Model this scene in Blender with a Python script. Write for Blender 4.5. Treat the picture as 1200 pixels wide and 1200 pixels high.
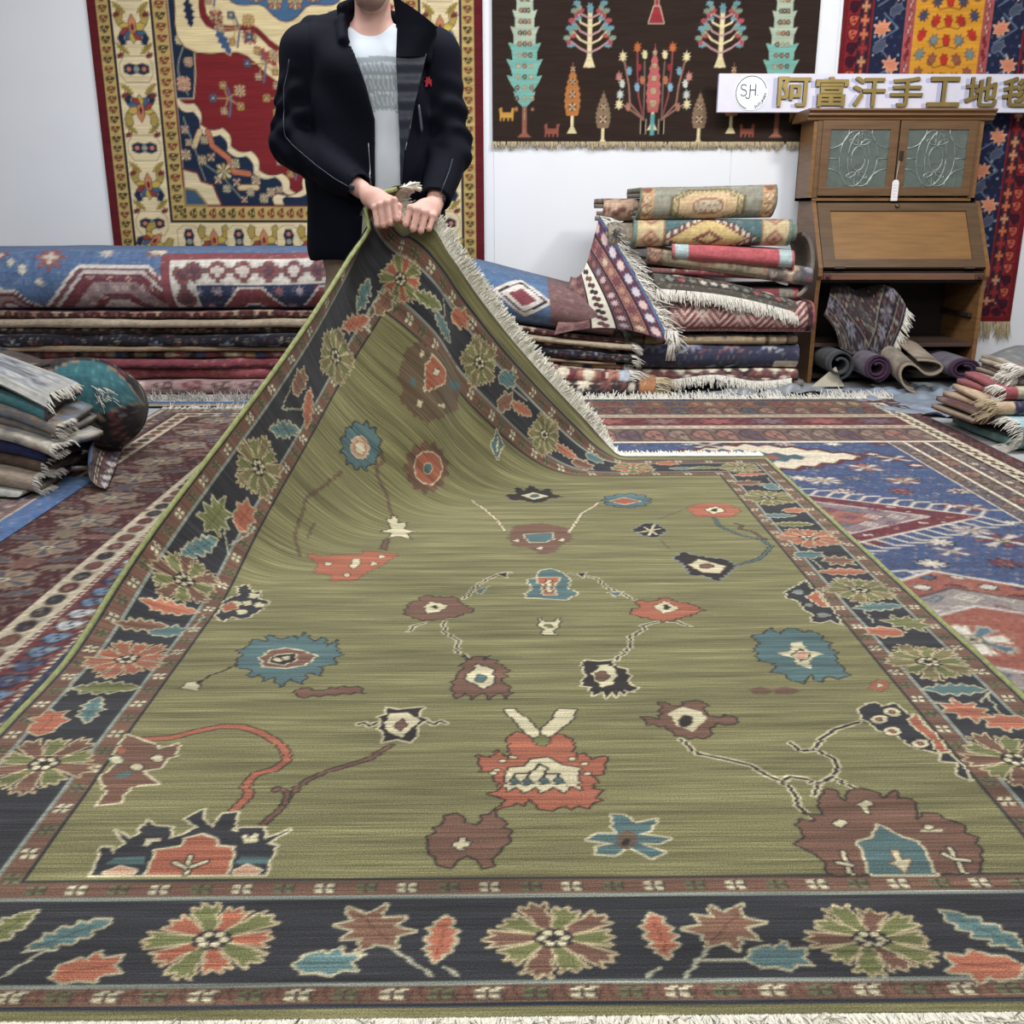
import bpy, bmesh, math, random
import numpy as np
from mathutils import Vector, Matrix

for o in list(bpy.data.objects):
    bpy.data.objects.remove(o, do_unlink=True)
scene = bpy.context.scene
COL = scene.collection
PI = math.pi

# ------------------------------------------------------------------ camera
CAM_H = 0.98
FPX = 1150.0                                  # focal length for the 1200 px frame
PITCH = math.atan(352 / FPX)
YAW = math.atan(15 / FPX)
cam_data = bpy.data.cameras.new('camera')
cam_data.sensor_fit = 'HORIZONTAL'
cam_data.sensor_width = 36.0
cam_data.lens = 36.0 * FPX / 1200.0
cam_data.clip_start = 0.05
cam = bpy.data.objects.new('camera', cam_data)
COL.objects.link(cam)
cam.location = (0, 0, CAM_H)
cam.rotation_euler = (PI / 2 - PITCH, 0, -YAW)
scene.camera = cam

# ------------------------------------------------------------------ world, lamps, exposure
world = bpy.data.worlds.new('shop_light')
scene.world = world
world.use_nodes = True
wb = world.node_tree.nodes['Background']
wb.inputs[0].default_value = (0.93, 0.96, 1.0, 1)
wb.inputs[1].default_value = 0.13


def area(name, loc, rot, size, power, colour=(1, 1, 1), size_y=None):
    d = bpy.data.lights.new(name, 'AREA')
    d.energy = power
    d.color = colour
    d.size = size
    if size_y:
        d.shape = 'RECTANGLE'
        d.size_y = size_y
    o = bpy.data.objects.new(name, d)
    COL.objects.link(o)
    o.location = loc
    o.rotation_euler = rot
    return o


# front and middle fluorescent ceiling fittings over the shop floor and a spot rail near the back wall
area('ceiling_lamp_front', (0.2, 1.0, 3.1), (0, 0, 0), 2.2, 56, (1.0, 0.98, 0.95), 1.2)
area('rear_fill', (-0.5, -1.3, 2.9), (math.radians(44), 0, math.radians(-6)), 2.0, 55, (1.0, 0.98, 0.95), 0.8)  # unseen fill behind the camera, added to brighten the lifted rug
area('ceiling_lamp_middle', (0.0, 3.7, 3.1), (math.radians(26), 0, 0), 4.4, 140, (0.97, 0.98, 1.0), 0.5)
area('spot_rail', (2.3, 3.4, 2.9), (math.radians(52), 0, math.radians(4)), 0.4, 42, (1.0, 0.97, 0.92), 0.25)

scene.view_settings.view_transform = 'Standard'
scene.view_settings.look = 'None'
scene.view_settings.gamma = 1.0
scene.view_settings.use_curve_mapping = False
scene.view_settings.exposure = -0.02

# ------------------------------------------------------------------ helpers: colour, objects, materials
RND = random.Random(7)


def lin(c):
    c = np.asarray(c, float) / 255.0
    return np.where(c <= 0.04045, c / 12.92, ((c + 0.055) / 1.055) ** 2.4)


def rgba(c):
    l = lin(c)
    return (float(l[0]), float(l[1]), float(l[2]), 1.0)


def tag(o, label=None, cat=None, group=None, kind=None):
    if label:
        o['label'] = label
    if cat:
        o['category'] = cat
    if group:
        o['group'] = group
    if kind:
        o['kind'] = kind
    return o


def empty(name, loc=(0, 0, 0), label=None, cat=None, group=None):
    o = bpy.data.objects.new(name, None)
    COL.objects.link(o)
    o.location = loc
    o.empty_display_size = 0.1
    return tag(o, label, cat, group)


def mesh_obj(name, verts, faces, mat, parent=None, smooth=True, col=None, uv=None):
    """One mesh object; verts are world positions (parents are unrotated empties)."""
    verts = np.asarray(verts, dtype=np.float64).reshape(-1, 3)
    me = bpy.data.meshes.new(name)
    if isinstance(faces, np.ndarray):
        nv, nf = len(verts), len(faces)
        k = faces.shape[1]
        me.vertices.add(nv)
        me.loops.add(nf * k)
        me.polygons.add(nf)
        if parent is not None:
            verts = verts - np.array(parent.matrix_basis.translation if parent.parent is None else world_loc(parent))
        me.vertices.foreach_set('co', verts.astype(np.float32).ravel())
        me.loops.foreach_set('vertex_index', faces.astype(np.int32).ravel())
        me.polygons.foreach_set('loop_start', np.arange(0, nf * k, k, dtype=np.int32))
        me.polygons.foreach_set('use_smooth', np.full(nf, smooth))
        me.update(calc_edges=True)
    else:
        if parent is not None:
            verts = verts - np.array(world_loc(parent))
        me.from_pydata([tuple(v) for v in verts], [], faces)
        me.update()
        if smooth:
            me.polygons.foreach_set('use_smooth', np.full(len(me.polygons), True))
    if col is not None:
        a = me.color_attributes.new('Col', 'FLOAT_COLOR', 'POINT')
        c = np.ones((len(verts), 4), np.float32)
        c[:, :3] = col.reshape(-1, 3)
        a.data.foreach_set('color', c.ravel())
    if uv is not None:
        l = me.uv_layers.new(name='UVMap')
        li = np.empty(len(me.loops), np.int32)
        me.loops.foreach_get('vertex_index', li)
        l.data.foreach_set('uv', uv.reshape(-1, 2).astype(np.float32)[li].ravel())
    me.validate(verbose=False)
    if mat is not None:
        me.materials.append(mat)
    o = bpy.data.objects.new(name, me)
    COL.objects.link(o)
    if parent is not None:
        o.parent = parent
    return o


def world_loc(o):
    v = Vector((0, 0, 0))
    while o is not None:
        v = v + o.location
        o = o.parent
    return v


_mats = {}


def mat(name, colour, rough=0.6, metal=0.0, noise=0.0, nscale=20.0, bump=0.0, bscale=200.0, spec=0.5, stretch=(1, 1, 1), trans=0.0):
    if name in _mats:
        return _mats[name]
    m = bpy.data.materials.new(name)
    m.use_nodes = True
    nt = m.node_tree
    b = nt.nodes['Principled BSDF']
    b.inputs['Roughness'].default_value = rough
    b.inputs['Metallic'].default_value = metal
    b.inputs['Specular IOR Level'].default_value = spec
    if trans:
        b.inputs['Transmission Weight'].default_value = trans
    c = rgba(colour)
    tc = nt.nodes.new('ShaderNodeTexCoord')
    mp = nt.nodes.new('ShaderNodeMapping')
    mp.inputs['Scale'].default_value = stretch
    nt.links.new(tc.outputs['Object'], mp.inputs['Vector'])
    nz = nt.nodes.new('ShaderNodeTexNoise')
    nz.inputs['Scale'].default_value = nscale
    nz.inputs['Detail'].default_value = 5
    nt.links.new(mp.outputs['Vector'], nz.inputs['Vector'])
    rp = nt.nodes.new('ShaderNodeValToRGB')
    k = noise if noise else 0.03
    rp.color_ramp.elements[0].position = 0.3
    rp.color_ramp.elements[1].position = 0.7
    rp.color_ramp.elements[0].color = tuple(x * (1 - k) for x in c[:3]) + (1,)
    rp.color_ramp.elements[1].color = tuple(min(1, x * (1 + k)) for x in c[:3]) + (1,)
    nt.links.new(nz.outputs['Fac'], rp.inputs['Fac'])
    nt.links.new(rp.outputs['Color'], b.inputs['Base Color'])
    if bump:
        n2 = nt.nodes.new('ShaderNodeTexNoise')
        n2.inputs['Scale'].default_value = bscale
        n2.inputs['Detail'].default_value = 3
        nt.links.new(mp.outputs['Vector'], n2.inputs['Vector'])
        bp = nt.nodes.new('ShaderNodeBump')
        bp.inputs['Strength'].default_value = bump
        bp.inputs['Distance'].default_value = 0.004
        nt.links.new(n2.outputs['Fac'], bp.inputs['Height'])
        nt.links.new(bp.outputs['Normal'], b.inputs['Normal'])
    _mats[name] = m
    return m


def pile_mat(name, streak=0.35, sx=3.0, sy=170.0, fine=0.22, bump=0.5, sheen=0.15, sat=0.82, val=0.95, threads=0.0):
    """Knotted wool: colours from the weave (colour attribute) with dye streaks along the rows."""
    if name in _mats:
        return _mats[name]
    m = bpy.data.materials.new(name)
    m.use_nodes = True
    nt = m.node_tree
    b = nt.nodes['Principled BSDF']
    b.inputs['Roughness'].default_value = 0.92
    b.inputs['Specular IOR Level'].default_value = 0.12
    b.inputs['Sheen Weight'].default_value = sheen
    b.inputs['Sheen Roughness'].default_value = 0.6
    at = nt.nodes.new('ShaderNodeAttribute')
    at.attribute_name = 'Col'
    uv = nt.nodes.new('ShaderNodeUVMap')
    fac = None
    for (a, c, amt, det) in ((sx, sy, streak, 3), (sx * 0.4, sy * 0.13, streak * 0.8, 2), (420, 420, fine, 1)):
        mp = nt.nodes.new('ShaderNodeMapping')
        mp.inputs['Scale'].default_value = (a, c, 1)
        nt.links.new(uv.outputs['UV'], mp.inputs['Vector'])
        nz = nt.nodes.new('ShaderNodeTexNoise')
        nz.inputs['Scale'].default_value = 1.0
        nz.inputs['Detail'].default_value = det
        nt.links.new(mp.outputs['Vector'], nz.inputs['Vector'])
        mr = nt.nodes.new('ShaderNodeMapRange')
        mr.inputs['From Min'].default_value = 0.28
        mr.inputs['From Max'].default_value = 0.72
        mr.inputs['To Min'].default_value = 1 - amt
        mr.inputs['To Max'].default_value = 1 + amt
        nt.links.new(nz.outputs['Fac'], mr.inputs['Value'])
        if fac is None:
            fac = mr.outputs['Result']
        else:
            mu = nt.nodes.new('ShaderNodeMath')
            mu.operation = 'MULTIPLY'
            nt.links.new(fac, mu.inputs[0])
            nt.links.new(mr.outputs['Result'], mu.inputs[1])
            fac = mu.outputs[0]
        last = nz
    src = at.outputs['Color']
    if threads > 0:
        # stray pale threads along the rows
        mp = nt.nodes.new('ShaderNodeMapping')
        mp.inputs['Scale'].default_value = (4.5, 330, 1)
        nt.links.new(uv.outputs['UV'], mp.inputs['Vector'])
        nz = nt.nodes.new('ShaderNodeTexNoise')
        nz.inputs['Scale'].default_value = 1.0
        nz.inputs['Detail'].default_value = 2
        nt.links.new(mp.outputs['Vector'], nz.inputs['Vector'])
        mr = nt.nodes.new('ShaderNodeMapRange')
        mr.inputs['From Min'].default_value = 0.60
        mr.inputs['From Max'].default_value = 0.74
        mr.inputs['To Min'].default_value = 1.0
        mr.inputs['To Max'].default_value = 1.0 + threads
        nt.links.new(nz.outputs['Fac'], mr.inputs['Value'])
        mu = nt.nodes.new('ShaderNodeMath')
        mu.operation = 'MULTIPLY'
        nt.links.new(fac, mu.inputs[0])
        nt.links.new(mr.outputs['Result'], mu.inputs[1])
        fac = mu.outputs[0]
    vm = nt.nodes.new('ShaderNodeVectorMath')
    vm.operation = 'SCALE'
    nt.links.new(src, vm.inputs[0])
    nt.links.new(fac, vm.inputs['Scale'])
    hs = nt.nodes.new('ShaderNodeHueSaturation')
    hs.inputs['Saturation'].default_value = sat
    hs.inputs['Value'].default_value = val
    nt.links.new(vm.outputs['Vector'], hs.inputs['Color'])
    nt.links.new(hs.outputs['Color'], b.inputs['Base Color'])
    bp = nt.nodes.new('ShaderNodeBump')
    bp.inputs['Strength'].default_value = bump
    bp.inputs['Distance'].default_value = 0.003
    nt.links.new(last.outputs['Fac'], bp.inputs['Height'])
    nt.links.new(bp.outputs['Normal'], b.inputs['Normal'])
    _mats[name] = m
    return m


def grid_faces(nx, ny, wrap=False):
    """Quads of an nx by ny vertex grid (index i*ny+j); wrap closes the j direction."""
    i = np.arange(nx - 1)[:, None]
    j = np.arange(ny if wrap else ny - 1)[None]
    j2 = (j + 1) % ny
    return np.stack([i * ny + j, (i + 1) * ny + j, (i + 1) * ny + j2, i * ny + j2], -1).reshape(-1, 4)


class MB:
    """Collects boxes, tubes and polygons, then links them as ONE mesh object."""

    def __init__(self):
        self.v = []
        self.f = []

    def add(self, vs, fs):
        n = len(self.v)
        self.v += [tuple(float(c) for c in v) for v in vs]
        self.f += [tuple(n + i for i in f) for f in fs]
        return self

    def box(self, x0, x1, y0, y1, z0, z1, bev=0.0):
        if bev <= 0:
            vs = [(x, y, z) for x in (x0, x1) for y in (y0, y1) for z in (z0, z1)]
            return self.add(vs, [(0, 1, 3, 2), (4, 6, 7, 5), (0, 4, 5, 1), (2, 3, 7, 6), (0, 2, 6, 4), (1, 5, 7, 3)])
        bm = bmesh.new()
        bmesh.ops.create_cube(bm, size=1.0)
        for v in bm.verts:
            v.co = Vector(((x0 + x1) / 2 + v.co.x * (x1 - x0), (y0 + y1) / 2 + v.co.y * (y1 - y0), (z0 + z1) / 2 + v.co.z * (z1 - z0)))
        bmesh.ops.bevel(bm, geom=bm.edges[:], offset=bev, segments=2, affect='EDGES', profile=0.6)
        bm.verts.ensure_lookup_table()
        for k, v in enumerate(bm.verts):
            v.index = k
        self.add([v.co for v in bm.verts], [[v.index for v in f.verts] for f in bm.faces])
        bm.free()
        return self

    def prism(self, poly, axis, a, b):
        """Extrude a polygon given in the other two axes from a to b along axis (0,1,2)."""
        n = len(poly)
        vs = []
        for t in (a, b):
            for p in poly:
                q = list(p)
                q.insert(axis, t)
                vs.append(q)
        fs = [tuple(range(n))[::-1], tuple(range(n, 2 * n))] + [(k, (k + 1) % n, n + (k + 1) % n, n + k) for k in range(n)]
        return self.add(vs, fs)

    def tube(self, pts, r, n=6, cap=True):
        pts = [Vector(p) for p in pts]
        rs = r if hasattr(r, '__len__') else [r] * len(pts)
        vs = []
        up = Vector((0, 0, 1))
        for k, p in enumerate(pts):
            d = (pts[min(k + 1, len(pts) - 1)] - pts[max(k - 1, 0)])
            d = d.normalized() if d.length > 1e-9 else Vector((0, 0, 1))
            s = d.cross(up)
            if s.length < 1e-3:
                s = d.cross(Vector((1, 0, 0)))
            s.normalize()
            t = s.cross(d)
            for a in range(n):
                an = 2 * PI * a / n
                vs.append(p + (s * math.cos(an) + t * math.sin(an)) * rs[k])
        fs = [(k * n + a, k * n + (a + 1) % n, (k + 1) * n + (a + 1) % n, (k + 1) * n + a) for k in range(len(pts) - 1) for a in range(n)]
        if cap:
            fs += [tuple(range(n))[::-1], tuple(range((len(pts) - 1) * n, len(pts) * n))]
        return self.add(vs, fs)

    def build(self, name, m, parent=None, smooth=False):
        return mesh_obj(name, self.v, self.f, m, parent, smooth)


def soft(o, angle=40):
    """Smooth shading with sharp edges kept."""
    me = o.data
    me.polygons.foreach_set('use_smooth', np.full(len(me.polygons), True))
    me.set_sharp_from_angle(angle=math.radians(angle))
    return o


# ------------------------------------------------------------------ helpers: woven designs
PAL = {'N': (50, 51, 56), 'O': (114, 80, 62), 'R': (164, 86, 52), 'T': (80, 109, 110), 'W': (206, 196, 156), 'K': (46, 40, 40),
       'V': (112, 116, 66), 'G': (132, 138, 132), 'P': (192, 142, 112), 'D': (106, 88, 64), 'F': (124, 120, 76)}


def serrate(p, step=.014, amp=.005):
    """Comb-toothed outline, as stepped knots draw it."""
    out = []
    n = len(p)
    s = 1
    for k in range(n):
        a, b = np.asarray(p[k], float), np.asarray(p[(k + 1) % n], float)
        d = b - a
        L = np.hypot(*d)
        if L < 1e-6:
            continue
        m = max(1, int(L / step))
        nrm = np.array([d[1], -d[0]]) / L
        for i in range(m):
            out.append(a + d * i / m + nrm * amp * s * (1 if i else .4))
            s = -s
    return np.array(out)


class Weave:
    """A design woven on a knot grid: colours at nx by ny knots over w by h metres."""

    def __init__(self, w, h, nx, ny, base):
        self.w, self.h = w, h
        self.nx, self.ny = nx, ny
        self.x = np.linspace(0, w, nx)
        self.y = np.linspace(0, h, ny)
        self.px = max(w / (nx - 1), h / (ny - 1))
        self.c = np.zeros((nx, ny, 3), np.float32)
        self.c[:] = lin(base)
        self.jx = np.zeros(ny)

    def _blend(self, sl, a, col):
        s = self.c[sl]
        s += a[..., None].astype(np.float32) * (lin(col).astype(np.float32) - s)

    def _win(self, x0, x1, y0, y1):
        i0, i1 = np.searchsorted(self.x, [x0, x1])
        j0, j1 = np.searchsorted(self.y, [y0, y1])
        return slice(max(i0 - 1, 0), i1 + 1), slice(max(j0 - 1, 0), j1 + 1)

    def rect(self, x0, x1, y0, y1, col):
        sl = self._win(x0, x1, y0, y1)
        X, Y = self.x[sl[0]][:, None], self.y[sl[1]][None]
        d = np.maximum(np.maximum(x0 - X, X - x1), np.maximum(y0 - Y, Y - y1))
        self._blend(sl, np.clip(0.5 - d / self.px, 0, 1), col)

    def frame(self, m0, m1, col):
        """A band running round the rug between insets m0 and m1 (left, right, bottom, top)."""
        m0 = [m0] * 4 if np.isscalar(m0) else m0
        m1 = [m1] * 4 if np.isscalar(m1) else m1
        X, Y = self.x[:, None], self.y[None]

        def d(m):
            return np.maximum(np.maximum(m[0] - X, X - (self.w - m[1])), np.maximum(m[2] - Y, Y - (self.h - m[3])))
        a = np.clip(0.5 - d(m0) / self.px, 0, 1) * np.clip(0.5 + d(m1) / self.px, 0, 1)
        self._blend((slice(None), slice(None)), a, col)

    def _segd(self, sl, p, closed):
        X, Y = self.x[sl[0]][:, None] + self.jx[sl[1]][None], self.y[sl[1]][None]
        D = np.full((X.shape[0], Y.shape[1]), 1e9)
        S = np.ones_like(D)
        n = len(p)
        for k in range(n if closed else n - 1):
            a, b = p[k], p[(k + 1) % n]
            ex, ey = b[0] - a[0], b[1] - a[1]
            wx, wy = X - a[0], Y - a[1]
            t = np.clip((wx * ex + wy * ey) / max(ex * ex + ey * ey, 1e-12), 0, 1)
            D = np.minimum(D, (wx - ex * t) ** 2 + (wy - ey * t) ** 2)
            if closed:
                c = ((a[1] <= Y) & (b[1] > Y)) | ((b[1] <= Y) & (a[1] > Y))
                xi = a[0] + (Y - a[1]) * ex / (ey if abs(ey) > 1e-12 else 1e-12)
                S = np.where(c & (X < xi), -S, S)
        return np.sqrt(D) * (S if closed else 1)

    def poly(self, p, col, ol=None, ow=0.0):
        p = np.asarray(p, float)
        m = ow + self.px * 2
        sl = self._win(p[:, 0].min() - m, p[:, 0].max() + m, p[:, 1].min() - m, p[:, 1].max() + m)
        if sl[0].stop <= sl[0].start or sl[1].stop <= sl[1].start:
            return
        d = self._segd(sl, p, True)
        if ol is not None and ow > 0:
            self._blend(sl, np.clip(0.5 - (d - ow) / self.px, 0, 1), ol)
        self._blend(sl, np.clip(0.5 - d / self.px, 0, 1), col)

    def line(self, p, w, col, ol=None, ow=0.0):
        p = np.asarray(p, float)
        m = w + ow + self.px * 2
        sl = self._win(p[:, 0].min() - m, p[:, 0].max() + m, p[:, 1].min() - m, p[:, 1].max() + m)
        if sl[0].stop <= sl[0].start or sl[1].stop <= sl[1].start:
            return
        d = self._segd(sl, p, False)
        if ol is not None and ow > 0:
            self._blend(sl, np.clip(0.5 - (d - w / 2 - ow) / self.px, 0, 1), ol)
        self._blend(sl, np.clip(0.5 - (d - w / 2) / self.px, 0, 1), col)

    def shape(self, pts, cx, cy, s, rot=0, col='W', ol=None, ow=0.0, sy=1.0):
        a = math.radians(rot)
        q = [(cx + s * (x * math.cos(a) - y * math.sin(a)), cy + s * sy * (x * math.sin(a) + y * math.cos(a))) for x, y in pts]
        self.poly(q, PAL.get(col, col) if isinstance(col, str) else col, PAL.get(ol, ol) if isinstance(ol, str) else ol, ow)

    def dots(self, p, r, col):
        for x, y in p:
            self.poly([(x + r * math.cos(k * PI / 3), y + r * math.sin(k * PI / 3)) for k in range(6)], col)

    def rosette(self, cx, cy, s, cols, rot=0, n=10, ol=(218, 208, 168), ow=0.003, sy=1.0, core=(50, 44, 46)):
        r = s / 2
        for k in range(n):
            a = rot + 360.0 * k / n
            w = 1.0 if k % 2 else 0.86
            self.shape([(0.2, -0.07), (0.5, -0.12), (0.94 * w, -0.20), (0.84 * w, -0.08), (1.0 * w, 0.02), (0.84 * w, 0.09), (0.94 * w, 0.20), (0.5, 0.12), (0.2, 0.07)],
                       cx, cy, r, a, cols[k % len(cols)], ol, ow, sy)
        self.shape([(0.3 * math.cos(k * PI / 5), 0.26 * math.sin(k * PI / 5)) for k in range(10)], cx, cy, r, 0, core, None, 0, sy)
        for k in range(6):
            a = k * PI / 3
            self.shape([(0.07 * math.cos(t * PI / 3), 0.07 * math.sin(t * PI / 3)) for t in range(6)], cx + 0.17 * r * math.cos(a), cy + 0.15 * r * sy * math.sin(a), r, 0, 'W', None, 0, sy)


LEAF = {'l': [(-.5, 0), (-.36, .1), (-.3, .05), (-.2, .19), (-.12, .1), (0, .21), (.08, .11), (.2, .19), (.26, .09), (.36, .12), (.5, .0), (.36, -.1), (.26, -.08), (.16, -.18), (.06, -.1), (-.04, -.2), (-.14, -.1), (-.26, -.17), (-.34, -.06)],
        'b': [(-.5, -.05), (-.36, .2), (-.1, .3), (.0, .22), (.14, .42), (.24, .2), (.5, .22), (.38, .02), (.45, -.2), (.2, -.18), (.1, -.34), (-.14, -.24), (-.36, -.26)],
        'm': [(-.5, 0), (-.3, .16), (-.34, .4), (-.12, .22), (0, .42), (.08, .2), (.3, .34), (.26, .12), (.55, .05), (.26, -.08), (.34, -.36), (.1, -.18), (-.04, -.42), (-.12, -.2), (-.36, -.34), (-.3, -.12)]}


def sheet_grid(nx, ny, fn):
    """Vertex grid from fn(i/(nx-1), j/(ny-1)) given whole arrays."""
    a = np.linspace(0, 1, nx)[:, None] * np.ones((1, ny))
    b = np.ones((nx, 1)) * np.linspace(0, 1, ny)[None]
    return np.stack(fn(a, b), -1)


def fringe(name, bases, dirs, length, m, parent, w=0.004, seed=1, jit=0.35, droop=0.0, zmin=None):
    """Loose warp ends: thin three-sided strands; too many to count."""
    r = np.random.RandomState(seed)
    n = len(bases)
    B = np.asarray(bases, float)
    D = np.asarray(dirs, float)
    D = D / np.linalg.norm(D, axis=1, keepdims=True)
    L = length * (0.75 + 0.5 * r.rand(n))
    D2 = D + jit * (r.rand(n, 3) - 0.5)
    D3 = D2 + jit * 1.2 * (r.rand(n, 3) - 0.5)
    D3[:, 2] -= droop
    M1 = B + D2 * (L * 0.5)[:, None]
    E = M1 + D3 * (L * 0.5)[:, None]
    if zmin is not None:
        M1[:, 2] = np.maximum(M1[:, 2], zmin + 0.002)
        E[:, 2] = np.maximum(E[:, 2], zmin + 0.002)
    s1 = np.cross(D, r.rand(n, 3) - 0.5)
    s1 /= np.linalg.norm(s1, axis=1, keepdims=True) + 1e-9
    s2 = np.cross(D, s1)
    vs = []
    for P, k in ((B, 1.0), (M1, 0.9), (E, 0.45)):
        for a in range(3):
            an = a * 2 * PI / 3
            vs.append(P + (s1 * math.cos(an) + s2 * math.sin(an)) * w * 0.5 * k)
    V = np.stack(vs, 1)
    q = []
    for k in range(2):
        for a in range(3):
            q.append([k * 3 + a, k * 3 + (a + 1) % 3, (k + 1) * 3 + (a + 1) % 3, (k + 1) * 3 + a])
    q = np.array(q)
    Fq = (np.arange(n)[:, None, None] * 9 + q[None]).reshape(-1, 4)
    o = mesh_obj(name, V.reshape(-1, 3), Fq, m, parent, True)
    o['kind'] = 'stuff'
    return o


def noise1(x, seed, n=5, f0=1.0):
    r = np.random.RandomState(seed)
    y = np.zeros_like(x)
    for k in range(n):
        y = y + np.sin(x * f0 * (1.7 ** k) * (0.8 + 0.4 * r.rand()) + r.rand() * 6.3) / (1.5 ** k)
    return y / 2.2

# ================================================================== the room
def room():
    # painted concrete floor
    m = mat('floor_paint', (176, 178, 180), .55, 0, .12, 6, .15, 60)
    MB().box(-6, 6, -2.5, 6.6, -.06, 0).build('floor', m)['kind'] = 'structure'
    wm = mat('wall_paint', (228, 230, 236), .85, 0, .02, 3, .06, 40)
    w = MB().box(-6, 6, WALL_Y, WALL_Y + .12, 0, 3.3).build('wall_back', wm)
    w['kind'] = 'structure'
    bm = mat('wall_board', (232, 234, 238), .8, 0, .015, 3, .05, 40)
    for x0, x1 in ((-3.9, -.093), (-.027, 1.428), (1.434, 2.02), (2.026, 4.2)):
        MB().box(x0, x1, WALL_Y - .007, WALL_Y + .01, .0, 3.2, .002).build('panel', bm, w)


WALL_Y = 6.40
room()

# ================================================================== the green rug, one corner lifted
RX0, RX1, RY0, RY1, RZ = -0.965, 1.0806, 0.9840, 3.8913, 0.022
GRIP_L, GRIP_R, CORNER = (-0.42, 3.42, 0.936), (-0.218, 3.42, 0.942), (-0.314, 3.43, 1.058)


def rug_shape(X0, X1, Y0, Y1, z0, PL, PR, PC, gL, gR, iters, bend, step=0.05):
    """Drape: a stiff heavy sheet on the floor with its far corner held up in two hands."""
    nx = int(round((X1 - X0) / step)) + 1
    ny = int(round((Y1 - Y0) / step)) + 1
    gx = np.linspace(X0, X1, nx)
    gy = np.linspace(Y0, Y1, ny)
    dx, dy = gx[1] - gx[0], gy[1] - gy[0]
    P = np.zeros((nx, ny, 3))
    P[..., 0] = gx[:, None]
    P[..., 1] = gy[None]
    P[..., 2] = z0
    rest = P.copy()
    PL, PR, PC = np.array(PL), np.array(PR), np.array(PC)
    kL, kR = int(round(gL / dy)), int(round(gR / dx))
    pins = [((0, ny - 1 - kL), PL), ((kR, ny - 1), PR), ((0, ny - 1), PC), ((kR - 1, ny - 2), (PL + PR) / 2 + [0, -.015, -.01])]
    V = np.zeros_like(P)
    diag = math.hypot(dx, dy)
    A = slice(None)

    def dist(P, sa, sb, L, k):
        a, b = P[sa], P[sb]
        d = b - a
        l = np.linalg.norm(d, axis=-1, keepdims=True)
        c = d * (k * .5 * (l - L) / np.maximum(l, 1e-9))
        P[sa] = a + c
        P[sb] = b - c
    for it in range(iters):
        f = min(1, it / (iters * .4))
        Q = P.copy()
        V = V * .96
        V[..., 2] -= .0009
        P = P + V
        for rep in range(6):
            for par in (0, 1):
                n = (nx - par) // 2
                dist(P, (slice(par, par + 2 * n - 1, 2),), (slice(par + 1, par + 2 * n, 2),), dx, 1.)
                m = (ny - par) // 2
                dist(P, (A, slice(par, par + 2 * m - 1, 2)), (A, slice(par + 1, par + 2 * m, 2)), dy, 1.)
            dist(P, (slice(0, -1), slice(0, -1)), (slice(1, None), slice(1, None)), diag, .25)
            dist(P, (slice(1, None), slice(0, -1)), (slice(0, -1), slice(1, None)), diag, .25)
            for k in (2, 4):
                dist(P, (slice(0, -k),), (slice(k, None),), k * dx, bend * .3)
                dist(P, (A, slice(0, -k)), (A, slice(k, None)), k * dy, bend * .3)
            for (i, j), T in pins:
                P[i, j] = rest[i, j] + (T - rest[i, j]) * f + [0, 0, .3 * math.sin(PI * f)]
            P[..., 2] = np.maximum(P[..., 2], z0)
            P[nx // 2 + 8:, :] = rest[nx // 2 + 8:, :]
            P[:, :ny // 3] = rest[:, :ny // 3]
        V = P - Q
    return P


def bspline(nc, t):
    t = np.clip(t, 0, nc - 1 - 1e-9)
    i = np.floor(t).astype(int)
    f = t - i
    w = [(1 - f) ** 3 / 6, (3 * f ** 3 - 6 * f ** 2 + 4) / 6, (-3 * f ** 3 + 3 * f ** 2 + 3 * f + 1) / 6, f ** 3 / 6]
    M = np.zeros((len(t), nc + 2))
    for k in range(4):
        M[np.arange(len(t)), i + k] += w[k]
    G = np.zeros((nc + 2, nc))
    G[1:-1] = np.eye(nc)
    G[0, 0], G[0, 1], G[-1, -1], G[-1, -2] = 2, -1, 2, -1
    return M @ G


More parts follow.
